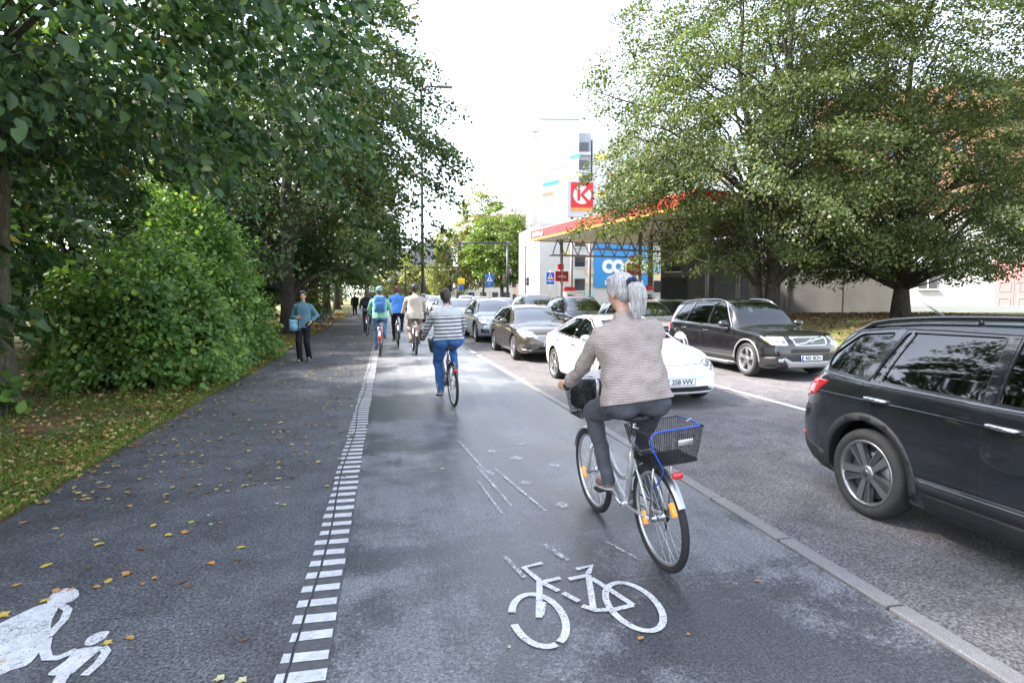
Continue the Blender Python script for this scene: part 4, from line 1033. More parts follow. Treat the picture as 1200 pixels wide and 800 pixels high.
c.both('window_frame', thick_line([(1.62, 1.085), (2.7, 1.083), (3.75, 1.1), (4.33, 1.135), (4.39, 1.28), (4.13, 1.505), (3.8, 1.545), (3.3, 1.555), (2.5, 1.55), (2.06, 1.485), (1.62, 1.085)], .014), M_SATIN, .006, .15, .012)
for a, b in (((2.77, 1.1), (2.77, 1.54)), ((3.785, 1.12), (3.67, 1.54))): c.both('pillar_trim', thick_line([a, b], .07), M_BLKG, .004, .15)
c.both('quarter_divider', thick_line([(3.66, 1.12), (3.56, 1.53)], .018), M_SATIN, .004, .2)
c.handle([(2.62, .97), (3.62, .985)], M_CHROME)
c.seams([[(1.48, .35), (1.44, .9), (1.56, 1.06)], [(2.76, .32), (2.77, 1.08)], [(3.22, .34), (3.34, .66), (3.66, .86), (3.8, 1.11)], [(1.48, .36), (3.2, .34)]])
fl = rpoly([(3.93, .93), (3.95, 1.04), (4.2, 1.05), (4.21, .93)], .05); c.side('fuel_flap', thick_line(fl + [fl[0]], .006), M_SEAM, -1, .0015, .1)
for d in (sp['fx'], sp['rx']):
    o_ = arc(d, .37, .362 + .125, -10, 190, 24); i_ = arc(d, .37, .362 + .062, 190, -10, 24); c.both('arch_trim', o_ + i_, M_BLKP, .008, .12, .014)
c.both('sill_cladding', [(1.38, .2), (3.2, .2), (3.16, .37), (1.42, .37)], M_BLKP, .01, .2, .014)
c.both('door_moulding', [(1.44, .40), (3.2, .385), (3.26, .475), (1.44, .50)], mat('grey_moulding', (.035, .037, .042), .5), .01, .2, .012)
c.both('moulding_strip', [(1.44, .465), (3.22, .448), (3.23, .458), (1.44, .476)], M_SATIN, .014, .2, .008)
c.both('body_crease', thick_line([(.6, .90), (2., .945), (3.4, .965), (4.4, .96)], .012), P_, .006, .2, .006)
c.rear3('tail_lamp', [(.60, 4.62, 1.07), (.92, 4.2, 1.065), (.9, 4.36, .93), (.82, 4.6, .86), (.62, 4.68, .90)], M_RED, 50, .008, .08, .015)
c.rear3('lower_bumper', [(.3, 4.68, .33), (.95, 4.25, .24), (.95, 4.25, .42), (.85, 4.6, .5), (.3, 4.68, .52)], M_BLKP, 30, .006, .12, .012)
c.rear3('rear_reflector', [(.6, 4.68, .5), (.82, 4.58, .5), (.82, 4.58, .535), (.6, 4.68, .535)], M_RED, 30, .012, .1, .01)
c.rails(1.95, 4.2, .60, M_BLKG, .055, .02)
c.mirrors(1.78, 1.12, P_)
c.plate(.5, '')
front_basic(c, hood, .94, [(-.4, .66), (.4, .66), (.44, .9), (-.44, .9)], [(.5, .02, .72), (.84, .3, .80), (.86, .5, .92), (.5, .06, .88)])
mb = MB(); mb.tube([(0, 3.9 - 2.35, 1.63), (0, 4.12 - 2.35, 1.75)], [.009, .003], 6); mb.obj('roof_aerial', M_BLKG, c.root)

# ---- white electric saloon
P_ = paint('paint_white', (.78, .79, .8), 0., .25)
L = 4.72
sp = spec(L, .925, 1.44,
          [(0, .60), (.06, .66), (.25, .74), (.6, .84), (1.0, .915), (1.3, .965), (1.75, 1.19), (2.2, 1.375), (2.65, 1.44), (3.1, 1.425), (3.6, 1.32), (4.05, 1.16), (4.4, 1.055), (4.62, 1.02), (L, .94)],
          [(0, .5), (.3, .66), (.7, .79), (1.3, .89), (2.2, .93), (3.4, .975), (4.1, .98), (4.5, .95), (L, .85)],
          [(0, .62), (.6, .70), (1.25, .74), (1.8, .64), (2.4, .575), (3.0, .565), (3.7, .6), (4.3, .68), (L, .7)],
          [(rpoly([(1.66, .965), (1.98, 1.17), (2.3, 1.305), (2.62, 1.36), (2.62, .99)], .04), 0), (rpoly([(2.70, .99), (2.70, 1.365), (3.1, 1.34), (3.5, 1.235), (3.86, 1.08), (3.78, 1.035)], .05), 0)],
          [(0, 1.0), (.66, 1.01), (.5, 1.33), (0, 1.36)], [(0, 1.1), (.6, 1.1), (.48, 1.3), (0, 1.32)], P_, .85, 3.725, .335,
          crown=.045, nose=[(.2, .05), (.3, .0), (.42, .02), (.5, .015), (.62, .06), (.75, .2), (1, .3)], kf=.2, kf4=.22, lf=1.0, plan=[(0, .80), (.1, .87), (.3, .95), (.7, .99), (1.2, 1.), (L - 1., .995), (L - .4, .95), (L - .12, .88), (L, .8)], rim='aero', cav=(1.45, 4.1), bot=[(0, .2), (.3, .16), (1, .15), (L - 1, .16), (L - .3, .25), (L, .35)], rtint=0, seat=M_SEAT, hp=.5, wsm=M_WSC)
c = Car('white_saloon_car', 'white electric saloon car with plate 258 VVV behind the cyclist in beige jacket', sp, (4.70, 9.25 + L / 2 * 1.055, G(11) - .035), R(3.), group=None)
c.both('window_frame', thick_line([(1.62, .965), (2.6, .975), (3.76, 1.02), (3.92, 1.085), (3.52, 1.255), (3.1, 1.365), (2.66, 1.39), (2.3, 1.33), (1.96, 1.19), (1.62, .965)], .02), M_BLKG, .003, .15)
c.both('pillar_trim', thick_line([(2.66, .985), (2.66, 1.375)], .08), M_BLKG, .002, .15)
c.top('roof_glass', rpoly([(-.5, 2.42), (.5, 2.42), (.5, 3.3), (-.5, 3.3)], .1), M_BLKG, .003)
c.front3('headlight', [(.46, .2, .575), (.60, .3, .665), (.80, .55, .735), (.83, .62, .70), (.80, .42, .62), (.64, .2, .555)], M_LAMP, 40, .004, .06, .012)
c.front3('lamp_strip', [(.5, .2, .575), (.8, .46, .655), (.8, .46, .67), (.5, .2, .59)], M_PLATE, 40, .008, .08, .004)
c.front('lower_intake', rpoly([(-.62, .245), (.62, .245), (.66, .275), (.55, .325), (-.55, .325), (-.66, .275)], .02), M_BLKG, .004, .12, .008)
c.front('splitter_lip', [(-.6, .205), (.6, .205), (.62, .222), (-.62, .222)], M_SILV, .008, .12, .01)
c.front('bonnet_gap', thick_line([(-.70, .72), (-.5, .672), (0, .655), (.5, .672), (.70, .72)], .007), M_SEAM, .0015, .1)
c.top('bonnet_gap', thick_line([(.70, .48), (.74, .9), (.68, 1.3)], .008), M_SEAM, .0015, .1); c.top('bonnet_gap', thick_line([(-.70, .48), (-.74, .9), (-.68, 1.3)], .008), M_SEAM, .0015, .1)
c.seams([[(1.42, .3), (1.40, .75), (1.55, .95)], [(2.66, .27), (2.68, .97)], [(3.3, .3), (3.4, .55), (3.66, .75), (3.8, 1.0)], [(1.42, .3), (3.3, .28)]])
for d, z in ((2.5, .83), (3.5, .87)): c.both('door_handle', rpoly([(d - .12, z - .014), (d + .1, z - .01), (d + .1, z + .018), (d - .12, z + .012)], .012), M_BLKG, .003, .1)
c.mirrors(1.72, .97, P_, .14, (.2, .12, .13)); c.plate(.405, '258 VVV')
em = MB(); em.prism([(-.04, .03), (0, .036), (.04, .03), (.036, .02), (.008, .026), (0, -.04), (-.008, .026), (-.036, .02)], 0, .004)
hit, nn, _, _ = c.bvh.ray_cast(Vector((0, .33 - L / 2, 3)), Vector((0, 0, -1))); em.obj('bonnet_emblem', M_CHROME, c.root, hit + nn * .002, (math.atan2(-nn.y, nn.z), 0, 0))
c.front3('side_repeater', [(.9, 1.2, .66), (.93, 1.28, .66), (.93, 1.28, .675), (.9, 1.2, .675)], M_BLKG, 85, .003, .05, .003)

# ---- black estate sport utility car in the second lane
P_ = paint('paint_black', (.006, .006, .008), .2, .2)
H, hood = 1.70, 1.03; fo, wb, wr = .93, 2.86, .365
sp = suv_spec(4.80, .945, H, P_, fo=fo, wb=wb, wr=wr, hood=hood, tint=(0, 1, 1), rake=.8, rear_rake=.2, rim='five', gap=.05, seat=M_SEATL, wsm=M_WSC)
c = Car('black_estate_car', 'black estate car with silver roof rails and driver in the far lane', sp, (9.1, 11.6 + 2.4 * 1.055, G(14) - .035), R(2.0), group=None); VOLVO = c
std_doors(c, fo, wb, hood, H, wr, None)
for d in (fo, fo + wb):
    o_ = arc(d, wr + .01, wr + .085, -5, 185, 20); i_ = arc(d, wr + .01, wr + .052, 185, -5, 20); c.both('arch_trim', o_ + i_, M_SILV, .004, .12, .006)
c.both('lower_cladding', [(fo + wr + .06, .3), (fo + wb - wr - .06, .3), (fo + wb - wr - .08, .42), (fo + wr + .08, .42)], M_BLKP, .006, .2, .012)
c.both('side_step', [(fo + wr + .08, .19), (fo + wb - wr - .08, .19), (fo + wb - wr - .08, .27), (fo + wr + .08, .27)], M_SILV, .04, .25, .05)
c.both('window_frame', thick_line([(1.58, hood + .025), (2.5, hood + .035), (fo + wb * .9 + .14, hood + .06), (4.3, hood + .12), (4.1, H - .13), (3.4, H - .08), (2.4, H - .075), (2.12, H - .115), (1.58, hood + .025)], .02), M_CHROME, .004, .15, .008)
c.front3('headlight', [(.50, .1, .735), (.60, .12, .90), (.82, .38, .90), (.86, .45, .84), (.80, .25, .73), (.56, .08, .715)], M_LAMP, 30, .006, .06, .02)
c.front3('indicator_lamp', [(.81, .3, .77), (.85, .4, .82), (.84, .4, .87), (.815, .32, .86)], M_AMB, 40, .012, .06, .012)
gp = rpoly([(-.42, .90), (.42, .90), (.37, .715), (-.37, .715)], .04)
c.front('grille', gp, M_BLKG, .003, .1, .01); c.front('grille_frame', thick_line(gp + [gp[0]], .028), M_CHROME, .012, .1, .015)
for q in range(4): c.front('grille_slat', thick_line([(-.38, .745 + q * .04), (.38, .745 + q * .04)], .009), M_SILV, .008, .1, .004)
c.front('grille_bar', thick_line([(.33, .88), (-.33, .735)], .035), M_CHROME, .02, .1, .012)
em = MB(); em.lathe([(0, .045), (.006, .06), (.012, .045)], 'Y', n=20); hit, nn, _, _ = c.bvh.ray_cast(Vector((0, -5, .808)), Vector((0, 1, 0))); em.obj('grille_emblem', M_CHROME, c.root, hit + Vector((0, -.035, 0)))
c.front('lower_bumper', rpoly([(-.86, .27), (.86, .27), (.9, .47), (.5, .53), (-.5, .53), (-.9, .47)], .04), M_BLKP, .006, .12, .014)
c.front('skid_plate', rpoly([(-.5, .255), (.5, .255), (.56, .36), (.66, .44), (.60, .47), (.45, .385), (-.45, .385), (-.60, .47), (-.66, .44), (-.56, .36)], .02), M_SILV, .014, .1, .02)
c.front('intake', rpoly([(-.48, .57), (.48, .57), (.5, .65), (-.5, .65)], .03), M_BLKP, .004, .12, .004)
c.front3('fog_lamp', [(.62, .1, .38), (.72, .12, .38), (.72, .12, .44), (.62, .1, .44)], M_LAMP, 20, .02, .06, .01)
c.plate(.46, '460 BDH'); c.handle([(2.5, .93), (3.55, .95)], P_); c.mirrors(1.72, hood + .04, P_, .15, (.22, .13, .17)); c.rails(2.0, 4.35, .62, M_CHROME, .06, .018)
c.rear3('tail_lamp', [(.8, 4.74, .85), (.94, 4.45, .85), (.94, 4.45, 1.06), (.72, 4.62, 1.5), (.64, 4.66, 1.48), (.8, 4.74, 1.06)], M_RED, 45, .006, .1, .015)
c.top('bonnet_gap', thick_line([(.74, .25), (.76, .8), (.72, 1.3)], .008), M_SEAM, .0015, .1); c.top('bonnet_gap', thick_line([(-.74, .25), (-.76, .8), (-.72, 1.3)], .008), M_SEAM, .0015, .1)
tg = MB(); tg.rbox((0, 0, 0), (.09, .006, .12), .004); tg.obj('parking_tag', M_PLATE, c.root, (-.12, 1.93 - 2.4, 1.43), (R(-30), 0, 0))

# ---- bronze estate car (first lane, behind the white saloon)
P_ = paint('paint_bronze', (.075, .062, .052), .6, .3); H, hood = 1.475, .93; fo, wb, wr = .92, 2.65, .325
sp = suv_spec(4.56, .905, H, P_, fo=fo, wb=wb, wr=wr, hood=hood, tint=(0, 0, 1), rake=.98, rear_rake=.45, rim='ten', kf=.2, nose=[(.2, .05), (.32, .0), (.5, .0), (.65, .05), (.8, .16), (1, .3)])
c = Car('bronze_estate_car', 'bronze brown estate car with lit lamp right behind the white saloon', sp, (4.38, 16.0 + 2.28, G(17.5) - .035), R(1.5)); std_doors(c, fo, wb, hood, H, wr)
c.both('window_frame', thick_line([(1.62, hood + .025), (2.5, hood + .035), (3.55, hood + .05), (4.1, hood + .13)], .016), M_CHROME, .004, .15, .006)
c.front3('headlight', [(.44, .1, .68), (.58, .16, .78), (.80, .5, .83), (.84, .62, .80), (.78, .34, .70), (.56, .1, .645)], M_LAMP, 38, .005, .06, .015)
c.front3('running_lamp', [(.46, .1, .665), (.62, .2, .665), (.62, .2, .69), (.48, .12, .70)], M_LAMPON, 32, .012, .06, .01)
gp = rpoly([(-.42, .70), (.42, .70), (.5, .64), (.36, .53), (-.36, .53), (-.5, .64)], .03); c.front('grille', gp, M_SILV, .004, .1, .01)
for q in range(4): c.front('grille_slat', thick_line([(-.4, .555 + q * .036), (.4, .555 + q * .036)], .01), M_BLKG, .007, .1, .004)
c.front('lower_intake', rpoly([(-.5, .26), (.5, .26), (.56, .34), (.42, .42), (-.42, .42), (-.56, .34)], .03), M_BLKG, .004, .1, .006); c.front3('fog_lamp', [(.58, .1, .33), (.78, .2, .36), (.76, .2, .45), (.6, .1, .42)], M_BLKP, 28, .006, .08, .01); c.front3('bumper_strip', [(.55, .1, .30), (.80, .24, .32), (.8, .24, .34), (.55, .1, .32)], M_CHROME, 28, .012, .08, .008)
for sx in (-1, 1): c.top('bonnet_gap', thick_line([(sx * .66, .35), (sx * .72, .8), (sx * .7, 1.3)], .008), M_SEAM, .0015, .1)
c.plate(.47, '51'); c.handle([(2.42, .85), (3.4, .87)], P_); c.mirrors(1.75, hood + .05, P_); c.rails(2.1, 4.2, .58, M_CHROME, .035, .012)

# ---- silver blue compact sport utility car
P_ = paint('paint_iceblue', (.36, .42, .48), .55, .3); H, hood = 1.58, .98; fo, wb, wr = .85, 2.67, .345
sp = suv_spec(4.44, .915, H, P_, fo=fo, wb=wb, wr=wr, hood=hood, tint=(0, 1, 1), rake=.82, rear_rake=.3, rim='five')
c = Car('silver_compact_car', 'silver blue compact sport utility car with warm lit headlights in the near lane', sp, (4.18, 22.3 + 2.22, G(24) - .035), R(1.5)); std_doors(c, fo, wb, hood, H, wr, M_BLKP)
c.front3('headlight', [(.46, .1, .70), (.50, .12, .80), (.80, .4, .82), (.84, .5, .78), (.76, .3, .69)], M_LAMP, 35, .005, .06, .015); c.front3('running_lamp', [(.54, .12, .72), (.72, .22, .72), (.72, .22, .78), (.54, .12, .78)], M_LAMPON, 35, .012, .06, .01)
for sx in (-1, 1): gp = rpoly([(sx * .03, .66), (sx * .33, .66), (sx * .36, .78), (sx * .28, .83), (sx * .04, .83)], .03); c.front('grille', gp, M_BLKG, .004, .1, .008); c.front('grille_frame', thick_line(gp + [gp[0]], .018), M_CHROME, .008, .1, .008)
c.front('lower_intake', rpoly([(-.4, .3), (.4, .3), (.36, .48), (-.36, .48)], .03), M_BLKG, .004, .1, .006); c.front3('side_intake', [(.5, .05, .34), (.8, .2, .36), (.76, .2, .50), (.52, .06, .5)], M_BLKG, 30, .006, .08, .008); c.front3('fog_lamp', [(.6, .1, .56), (.66, .12, .56), (.66, .12, .61), (.6, .1, .61)], M_LAMP, 30, .008, .06, .008)
c.plate(.56, ''); c.handle([(2.35, .9), (3.35, .92)], P_); c.mirrors(1.62, hood + .05, P_); c.rails(1.9, 4., .6, M_SILV, .04, .014)

# ---- dark blue sport utility car, second lane
def plain_suv(name, label, loc, rz, P_, L, W, H, hood, fo, wb, wr, txt, rails=None, tint=(0, 1, 1), rim='five', rake=.8, rr=.25, lit=False, chrome_grille=True):
    sp = suv_spec(L, W, H, P_, fo=fo, wb=wb, wr=wr, hood=hood, tint=tint, rake=rake, rear_rake=rr, rim=rim)
    c = Car(name, label, sp, loc, rz); std_doors(c, fo, wb, hood, H, wr, M_BLKP if H > 1.55 else None)
    c.front3('headlight', [(.46, .1, hood - .3), (.54, .12, hood - .19), (.80, .42, hood - .15), (.84, .5, hood - .2), (.76, .3, hood - .31)], M_LAMPON if lit else M_LAMP, 35, .005, .06, .015)
    gp = rpoly([(-.4, hood - .17), (.4, hood - .17), (.44, hood - .24), (.34, hood - .36), (-.34, hood - .36), (-.44, hood - .24)], .03); c.front('grille', gp, M_BLKG, .004, .1, .008)
    if chrome_grille:
        c.front('grille_frame', thick_line(gp + [gp[0]], .02), M_CHROME, .008, .1, .008); c.front('grille_bar', thick_line([(-.38, hood - .26), (.38, hood - .26)], .03), M_CHROME, .01, .1, .008)
    c.front('lower_intake', rpoly([(-.5, .3), (.5, .3), (.45, .46), (-.45, .46)], .03), M_BLKG, .004, .1, .006); c.front3('fog_lamp', [(.58, .1, .36), (.76, .2, .38), (.74, .2, .48), (.6, .1, .47)], M_BLKP, 28, .006, .08, .01)
    for sx in (-1, 1): c.top('bonnet_gap', thick_line([(sx * W * .74, .35), (sx * W * .8, .8), (sx * W * .76, fo + .38)], .008), M_SEAM, .0015, .1)
    c.plate(.52, txt); c.handle([(fo + wb * .52, hood - .09), (fo + wb * .88, hood - .07)], P_); c.mirrors(fo + .8, hood + .05, P_)
    if rails: c.rails(fo + 1.15, L - .5, W * .66, rails, .045, .015)
    c.rear3('tail_lamp', [(.74, L - .06, hood - .2), (W, L - .35, hood - .2), (W - .03, L - .35, hood + .02), (.74, L - .1, hood + .02)], M_RED, 45, .006, .1, .015)
    return c
plain_suv('navy_sport_utility_car', 'navy sport utility car with chrome grille bar behind the bronze estate', (7.75, 21.6 + 2.3, G(23) - .035), R(1.5), paint('paint_navy', (.03, .036, .055), .5, .3), 4.6, .9, 1.69, 1.02, .92, 2.64, .35, '', M_BLKP)
plain_suv('pale_silver_car', 'pale silver hatchback car partly hidden by the head of the cyclist in beige', (8.75, 17.6 + 2.2, G(19) - .035), R(3), paint('paint_silver', (.5, .5, .5), .55, .3), 4.45, .905, 1.62, .98, .88, 2.62, .335, '', M_SILV, tint=(0, 0, 0))
plain_suv('charcoal_sport_utility_car', 'charcoal sport utility car far back in the second lane', (7.6, 28.5 + 2.3, G(30) - .035), R(1.5), paint('paint_charcoal', (.05, .055, .06), .5, .3), 4.65, .92, 1.72, 1.03, .92, 2.68, .36, '', M_SILV)
plain_suv('grey_hatchback_car', 'light grey hatchback car queueing third in the near lane', (3.95, 30.5 + 2.1, G(32) - .035), R(1.), paint('paint_lightgrey', (.42, .43, .45), .5, .3), 4.25, .89, 1.47, .93, .86, 2.58, .315, '', None, rake=.95, rr=.4, lit=True)
far_cars = [(4.0, 39.5, (.08, .08, .09), 'dark hatchback car far back in the near lane', 'dark_hatchback_car'), (3.9, 47, (.45, .46, .48), 'pale hatchback car far back near the lamp mast', 'pale_hatchback_car'), (7.5, 37.5, (.55, .56, .58), 'silver hatchback car behind the charcoal sport utility car', 'silver_hatchback_car'), (7.4, 46, (.2, .04, .04), 'dark red hatchback car far back in the second lane', 'red_hatchback_car'),
            (7.3, 54.5, (.6, .61, .62), 'white hatchback car near the junction in the second lane', 'white_hatchback_car'), (3.8, 56, (.12, .13, .16), 'blue grey hatchback car last in the near lane', 'blue_hatchback_car')]
for i, (x, y, col, lab, nm) in enumerate(far_cars):
    plain_suv(nm, lab, (x, y + 2.1, G(y) - .035), R(1), paint('paint_far_%d' % i, col, .4, .3), 4.25, .89, 1.48, .93, .86, 2.58, .315, '', None, rake=.95, rr=.4)

# ================================================================== bicycles
M_SKIN = mat('skin', (.52, .3, .22), .5, var=.08, vscale=30); M_STEEL = mat('bike_steel', (.5, .51, .53), .3, .9)
M_SPOKE = mat('spoke', (.55, .56, .58), .3, .8); M_BTYRE = mat('bike_tyre', (.02, .02, .022), .75, bump=.5, bscale=140); M_BRIM = mat('bike_rim', (.55, .56, .58), .3, .8)
M_SADD = mat('saddle_black', (.02, .02, .022), .5); M_GRIP = mat('grip_black', (.018, .018, .018), .7)
M_REFL = mat('orange_reflector', (.9, .32, .03), .25, coat=1., emit=(1, .35, .03), es=.1)
WHEELC = {}
def bike_wheel(parent, loc, r=.345, tyre=.021, reflect=True, name='wheel', rim=None):
    key = (r, tyre, rim)
    if key not in WHEELC:
        t = MB(); R0 = r - tyre; t.lathe([(tyre * math.cos(a) * .95, R0 + tyre * math.sin(a)) for a in np.linspace(0, 2 * math.pi, 11)[:-1]], 'X', n=56, closed=True); tm = t.mesh('tyre', M_BTYRE)
        q = MB(); rr = r - tyre * 1.9; q.lathe([(-.012, rr + .008), (.012, rr + .008), (.012, rr - .004), (.007, rr - .014), (-.007, rr - .014), (-.012, rr - .004)], 'X', n=56, closed=True); rm = q.mesh('rim', rim or M_BRIM)
        s = MB()
        for i in range(28):
            a = 2 * math.pi * i / 28; sg = 1 if i % 2 else -1; b = a + sg * .55 * (1 if (i // 2) % 2 else -1)
            s.tube([(sg * .03, .024 * math.cos(b), .024 * math.sin(b)), (0, (rr - .01) * math.cos(a), (rr - .01) * math.sin(a))], .0016, 4, caps=False)
        sm = s.mesh('spokes', M_SPOKE)
        h = MB(); h.lathe([(-.055, .008), (-.05, .012), (-.036, .013), (-.034, .028), (-.028, .028), (-.024, .018), (.024, .018), (.028, .028), (.034, .028), (.036, .013), (.05, .012), (.055, .008)], 'X', n=18); hm = h.mesh('hub', M_STEEL)
        WHEELC[key] = (tm, rm, sm, hm)
    w = bpy.data.objects.new(name, None); COL.objects.link(w); w.parent = parent; w.location = loc
    for nm, me in zip(('tyre', 'rim', 'spokes', 'hub'), WHEELC[key]): put(nm, me, w)
    if reflect:
        for a in (-.35, 2.6):
            o = MB().rbox((0, 0, 0), (.028, .045, .09), .008).obj('spoke_reflector', M_REFL, w); o.location = (0, .22 * math.cos(a), .22 * math.sin(a)); o.rotation_euler = (a, 0, 0)
    return w
def wire_basket(name, parent, c, wx, wy, h, mt, taper=.8, nx=13, ny=9, nz=7, r=.0022):
    mb = MB(); c = Vector(c)
    def P(u, v, t):   # u,v in -1..1, t 0 bottom..1 top
        k = taper + (1 - taper) * t; return c + Vector((u * wx / 2 * k, v * wy / 2 * k, h * t))
    for t in (0, 1): mb.tube([P(-1, -1, t), P(1, -1, t), P(1, 1, t), P(-1, 1, t), P(-1, -1, t)], r * 2.4, 6)
    for k in range(1, nz):
        t = k / nz; mb.tube([P(-1, -1, t), P(1, -1, t), P(1, 1, t), P(-1, 1, t), P(-1, -1, t)], r * .8, 4, caps=False)
    for i in range(nx + 1):
        u = -1 + 2 * i / nx; mb.tube([P(u, -1, 1), P(u, -1, 0), P(u, 1, 0), P(u, 1, 1)], r, 4, caps=False)
    for i in range(ny + 1):
        v = -1 + 2 * i / ny; mb.tube([P(-1, v, 1), P(-1, v, 0), P(1, v, 0), P(1, v, 1)], r, 4, caps=False)
    return mb.obj(name, mt, parent)
def bicycle(label, loc, rz, lean, col, scale=1.05, saddle=.97, bar=(.29, .74, 1.12), crank=35., step=True, rack=True, basket=False, fbasket=None, fcol=None, guard=True, wr=.345, wb=1.10, refl=True, name='city_bicycle', fw=.02, guardcol=None, steer=0., rim=None, fsize=1.):
    root = thing(name, label, 'bicycle', loc, rz, None, 0, lean); root.scale = (scale,) * 3
    M = col; S = M_STEEL
    rh = Vector((0, 0, wr)); fh = Vector((0, wb, wr)); bb = Vector((0, .46, .285)); st = Vector((0, .30, saddle - .16)); ht = Vector((0, .90, .84)); hb = Vector((0, .955, .64))
    f = MB()
    f.tube([bb, st], fw * .9, 10)
    if step:
        f.tube(spline([hb + Vector((0, -.01, .0)), (0, .74, .44), (0, .60, .335), bb], 5), fw * 1.25, 10); f.tube(spline([ht + Vector((0, .02, -.06)), (0, .72, .56), (0, .56, .46), bb.lerp(st, .38)], 5), fw * .95, 10)
    else:
        f.tube([hb, bb], fw, 10); f.tube([ht + Vector((0, .01, -.05)), bb.lerp(st, .93)], fw * .9, 10)
    f.tube([ht + Vector((0, -.005, .03)), hb + Vector((0, .012, -.03))], fw * 1.15, 10)
    for sx in (-1, 1):
        f.tube([bb + Vector((sx * .035, 0, 0)), Vector((sx * .055, .2, wr * .92)), Vector((sx * .062, 0, wr))], [.013, .011, .009], 8); f.tube([bb.lerp(st, .86) + Vector((sx * .02, 0, 0)), Vector((sx * .055, .12, saddle * .56)), Vector((sx * .062, 0, wr))], [.009, .009, .008], 8)
    f.tube([bb + Vector((-.05, 0, 0)), bb + Vector((.05, 0, 0))], .024, 12)
    f.obj('frame', M, root)
    k = MB(); k.tube([hb + Vector((0, .008, -.02)), hb + Vector((0, .02, -.06))], .02, 8)
    for sx in (-1, 1): k.tube(spline([hb + Vector((sx * .045, .02, -.05)), (sx * .055, wb - .09, .47), (sx * .055, wb - .03, wr + .02), (sx * .055, wb, wr)], 4), .013, 8)
    k.tube([hb + Vector((-.05, .02, -.05)), hb + Vector((.05, .02, -.05))], .016, 8); k.obj('fork', M if step else S, root)
    p = MB(); p.tube([st - Vector((0, -.01, .05)), (0, .255, saddle - .05)], .0135, 10); p.obj('seat_post', S, root)
    s = MB(); bm = bmesh.new()
    # saddle: lofted outline, wide at the back
    prof = [(-.0, .03, .0), (.02, .085, .012), (.07, .105, .016), (.12, .088, .012), (.17, .05, .008), (.22, .028, .004), (.27, .018, .0)]
    rows = []
    for y, w_, dz in prof:
        row = []
        for i in range(9):
            a = math.pi * i / 8; row.append(bm.verts.new((w_ * math.cos(a), .13 + y + .0, saddle - .045 + dz + .045 * math.sin(a) ** .6 * (1 - .25 * math.exp(-((i - 4) / 1.0) ** 2)))))
        rows.append(row)
    for a in range(len(rows) - 1):
        for i in range(8): bm.faces.new((rows[a][i], rows[a][i + 1], rows[a + 1][i + 1], rows[a + 1][i]))
        bm.faces.new((rows[a][8], rows[a][0], rows[a + 1][0], rows[a + 1][8]))
    bm.faces.new(rows[0][::-1]); bm.faces.new(rows[-1]); bmesh.ops.recalc_face_normals(bm, faces=bm.faces[:]); s.bm(bm)
    s.tube([(-.03, .16, saddle - .05), (-.022, .3, saddle - .055), (0, .38, saddle - .03)], .004, 6); s.tube([(.03, .16, saddle - .05), (.022, .3, saddle - .055), (0, .38, saddle - .03)], .004, 6); s.obj('saddle', M_SADD, root)
    bx, by, bz = bar; h = MB(); stem = Vector((0, .865, bz - .02))
    h.tube([ht, stem, stem + Vector((0, .03, .02))], .013, 8); c0 = stem + Vector((0, .03, .02))
    for sx in (-1, 1): h.tube(spline([c0, (sx * .09, c0.y + .005, bz + .01), (sx * bx * .8, by + .1, bz + .008), (sx * bx, by + .035, bz)], 5), .011, 8)
    h.obj('handlebar', S, root)
    for sx in (-1, 1): MB().tube([(sx * bx, by + .04, bz), (sx * (bx + .025), by - .085, bz - .01)], [.0165, .018], 10).obj('grip', M_GRIP, root)
    for sx in (-1, 1): MB().tube([(sx * (bx - .03), by + .09, bz - .01), (sx * (bx + .0), by + .06, bz - .025), (sx * (bx + .03), by + .0, bz - .03)], .006, 6).obj('brake_lever', S, root)
    bike_wheel(root, rh, wr, .025, refl, rim=rim); bike_wheel(root, fh, wr, .025, refl, rim=rim)
    ca = R(crank); cl = .17; pl = {}
    c = MB()
    for sx, an in ((-1, ca), (1, ca + math.pi)):
        e = bb + Vector((sx * .075, cl * math.cos(an), cl * math.sin(an))); c.tube([bb + Vector((sx * .055, 0, 0)), e], [.014, .01], 8); pl[sx] = e + Vector((sx * .055, 0, 0))
        pd = MB(); pd.rbox(pl[sx], (.1, .09, .024), .006); pd.tube([e, pl[sx]], .007, 6); pd.obj('pedal', M_GRIP, root)
    c.lathe([(.048, .02), (.048, .085), (.053, .088), (.053, .02)], 'X', bb, n=24); c.obj('crank_set', S, root)
    ch = MB(); ch.tube([(.05, .46, .285 + .085), (.05, 0, wr + .035), (.05, -.036, wr), (.05, 0, wr - .035), (.05, .46, .285 - .085), (.05, .545, .285), (.05, .46, .285 + .085)], .006, 5, caps=False); ch.lathe([(.044, .01), (.044, .036), (.056, .036), (.056, .01)], 'X', rh, n=16)
    ch.tube([(.06, .02, wr - .05), (.055, .04, wr - .12)], .01, 6); ch.obj('chain', M_GRIP, root)
    if guard:
        gc = guardcol or S
        for cen, a0, a1, nm in ((rh, 28, 150, 'rear_mudguard'), (fh, 20, 150, 'front_mudguard')):
            g = MB(); P = []
            for q in range(19):
                an = R(180 - a1 + (a1 - a0) * 0 + (a1 - a0) * q / 18) if nm[0] == 'r' else R(a0 + (a1 - a0) * q / 18)
                an2 = (math.pi - R(a0) - (R(a1 - a0)) * q / 18) if nm[0] == 'r' else an
                P.append(an2)
            vs = []; 
            for an in P:
                for u in (-1, -.6, 0, .6, 1): rad = wr + .018 - .012 * abs(u) ** 2; vs.append((u * .027, cen.y + rad * math.cos(an), cen.z + rad * math.sin(an)))
            g.add(vs, [(5 * q + i, 5 * q + i + 1, 5 * q + i + 6, 5 * q + i + 5) for q in range(18) for i in range(4)], True); g.obj(nm, gc, root)
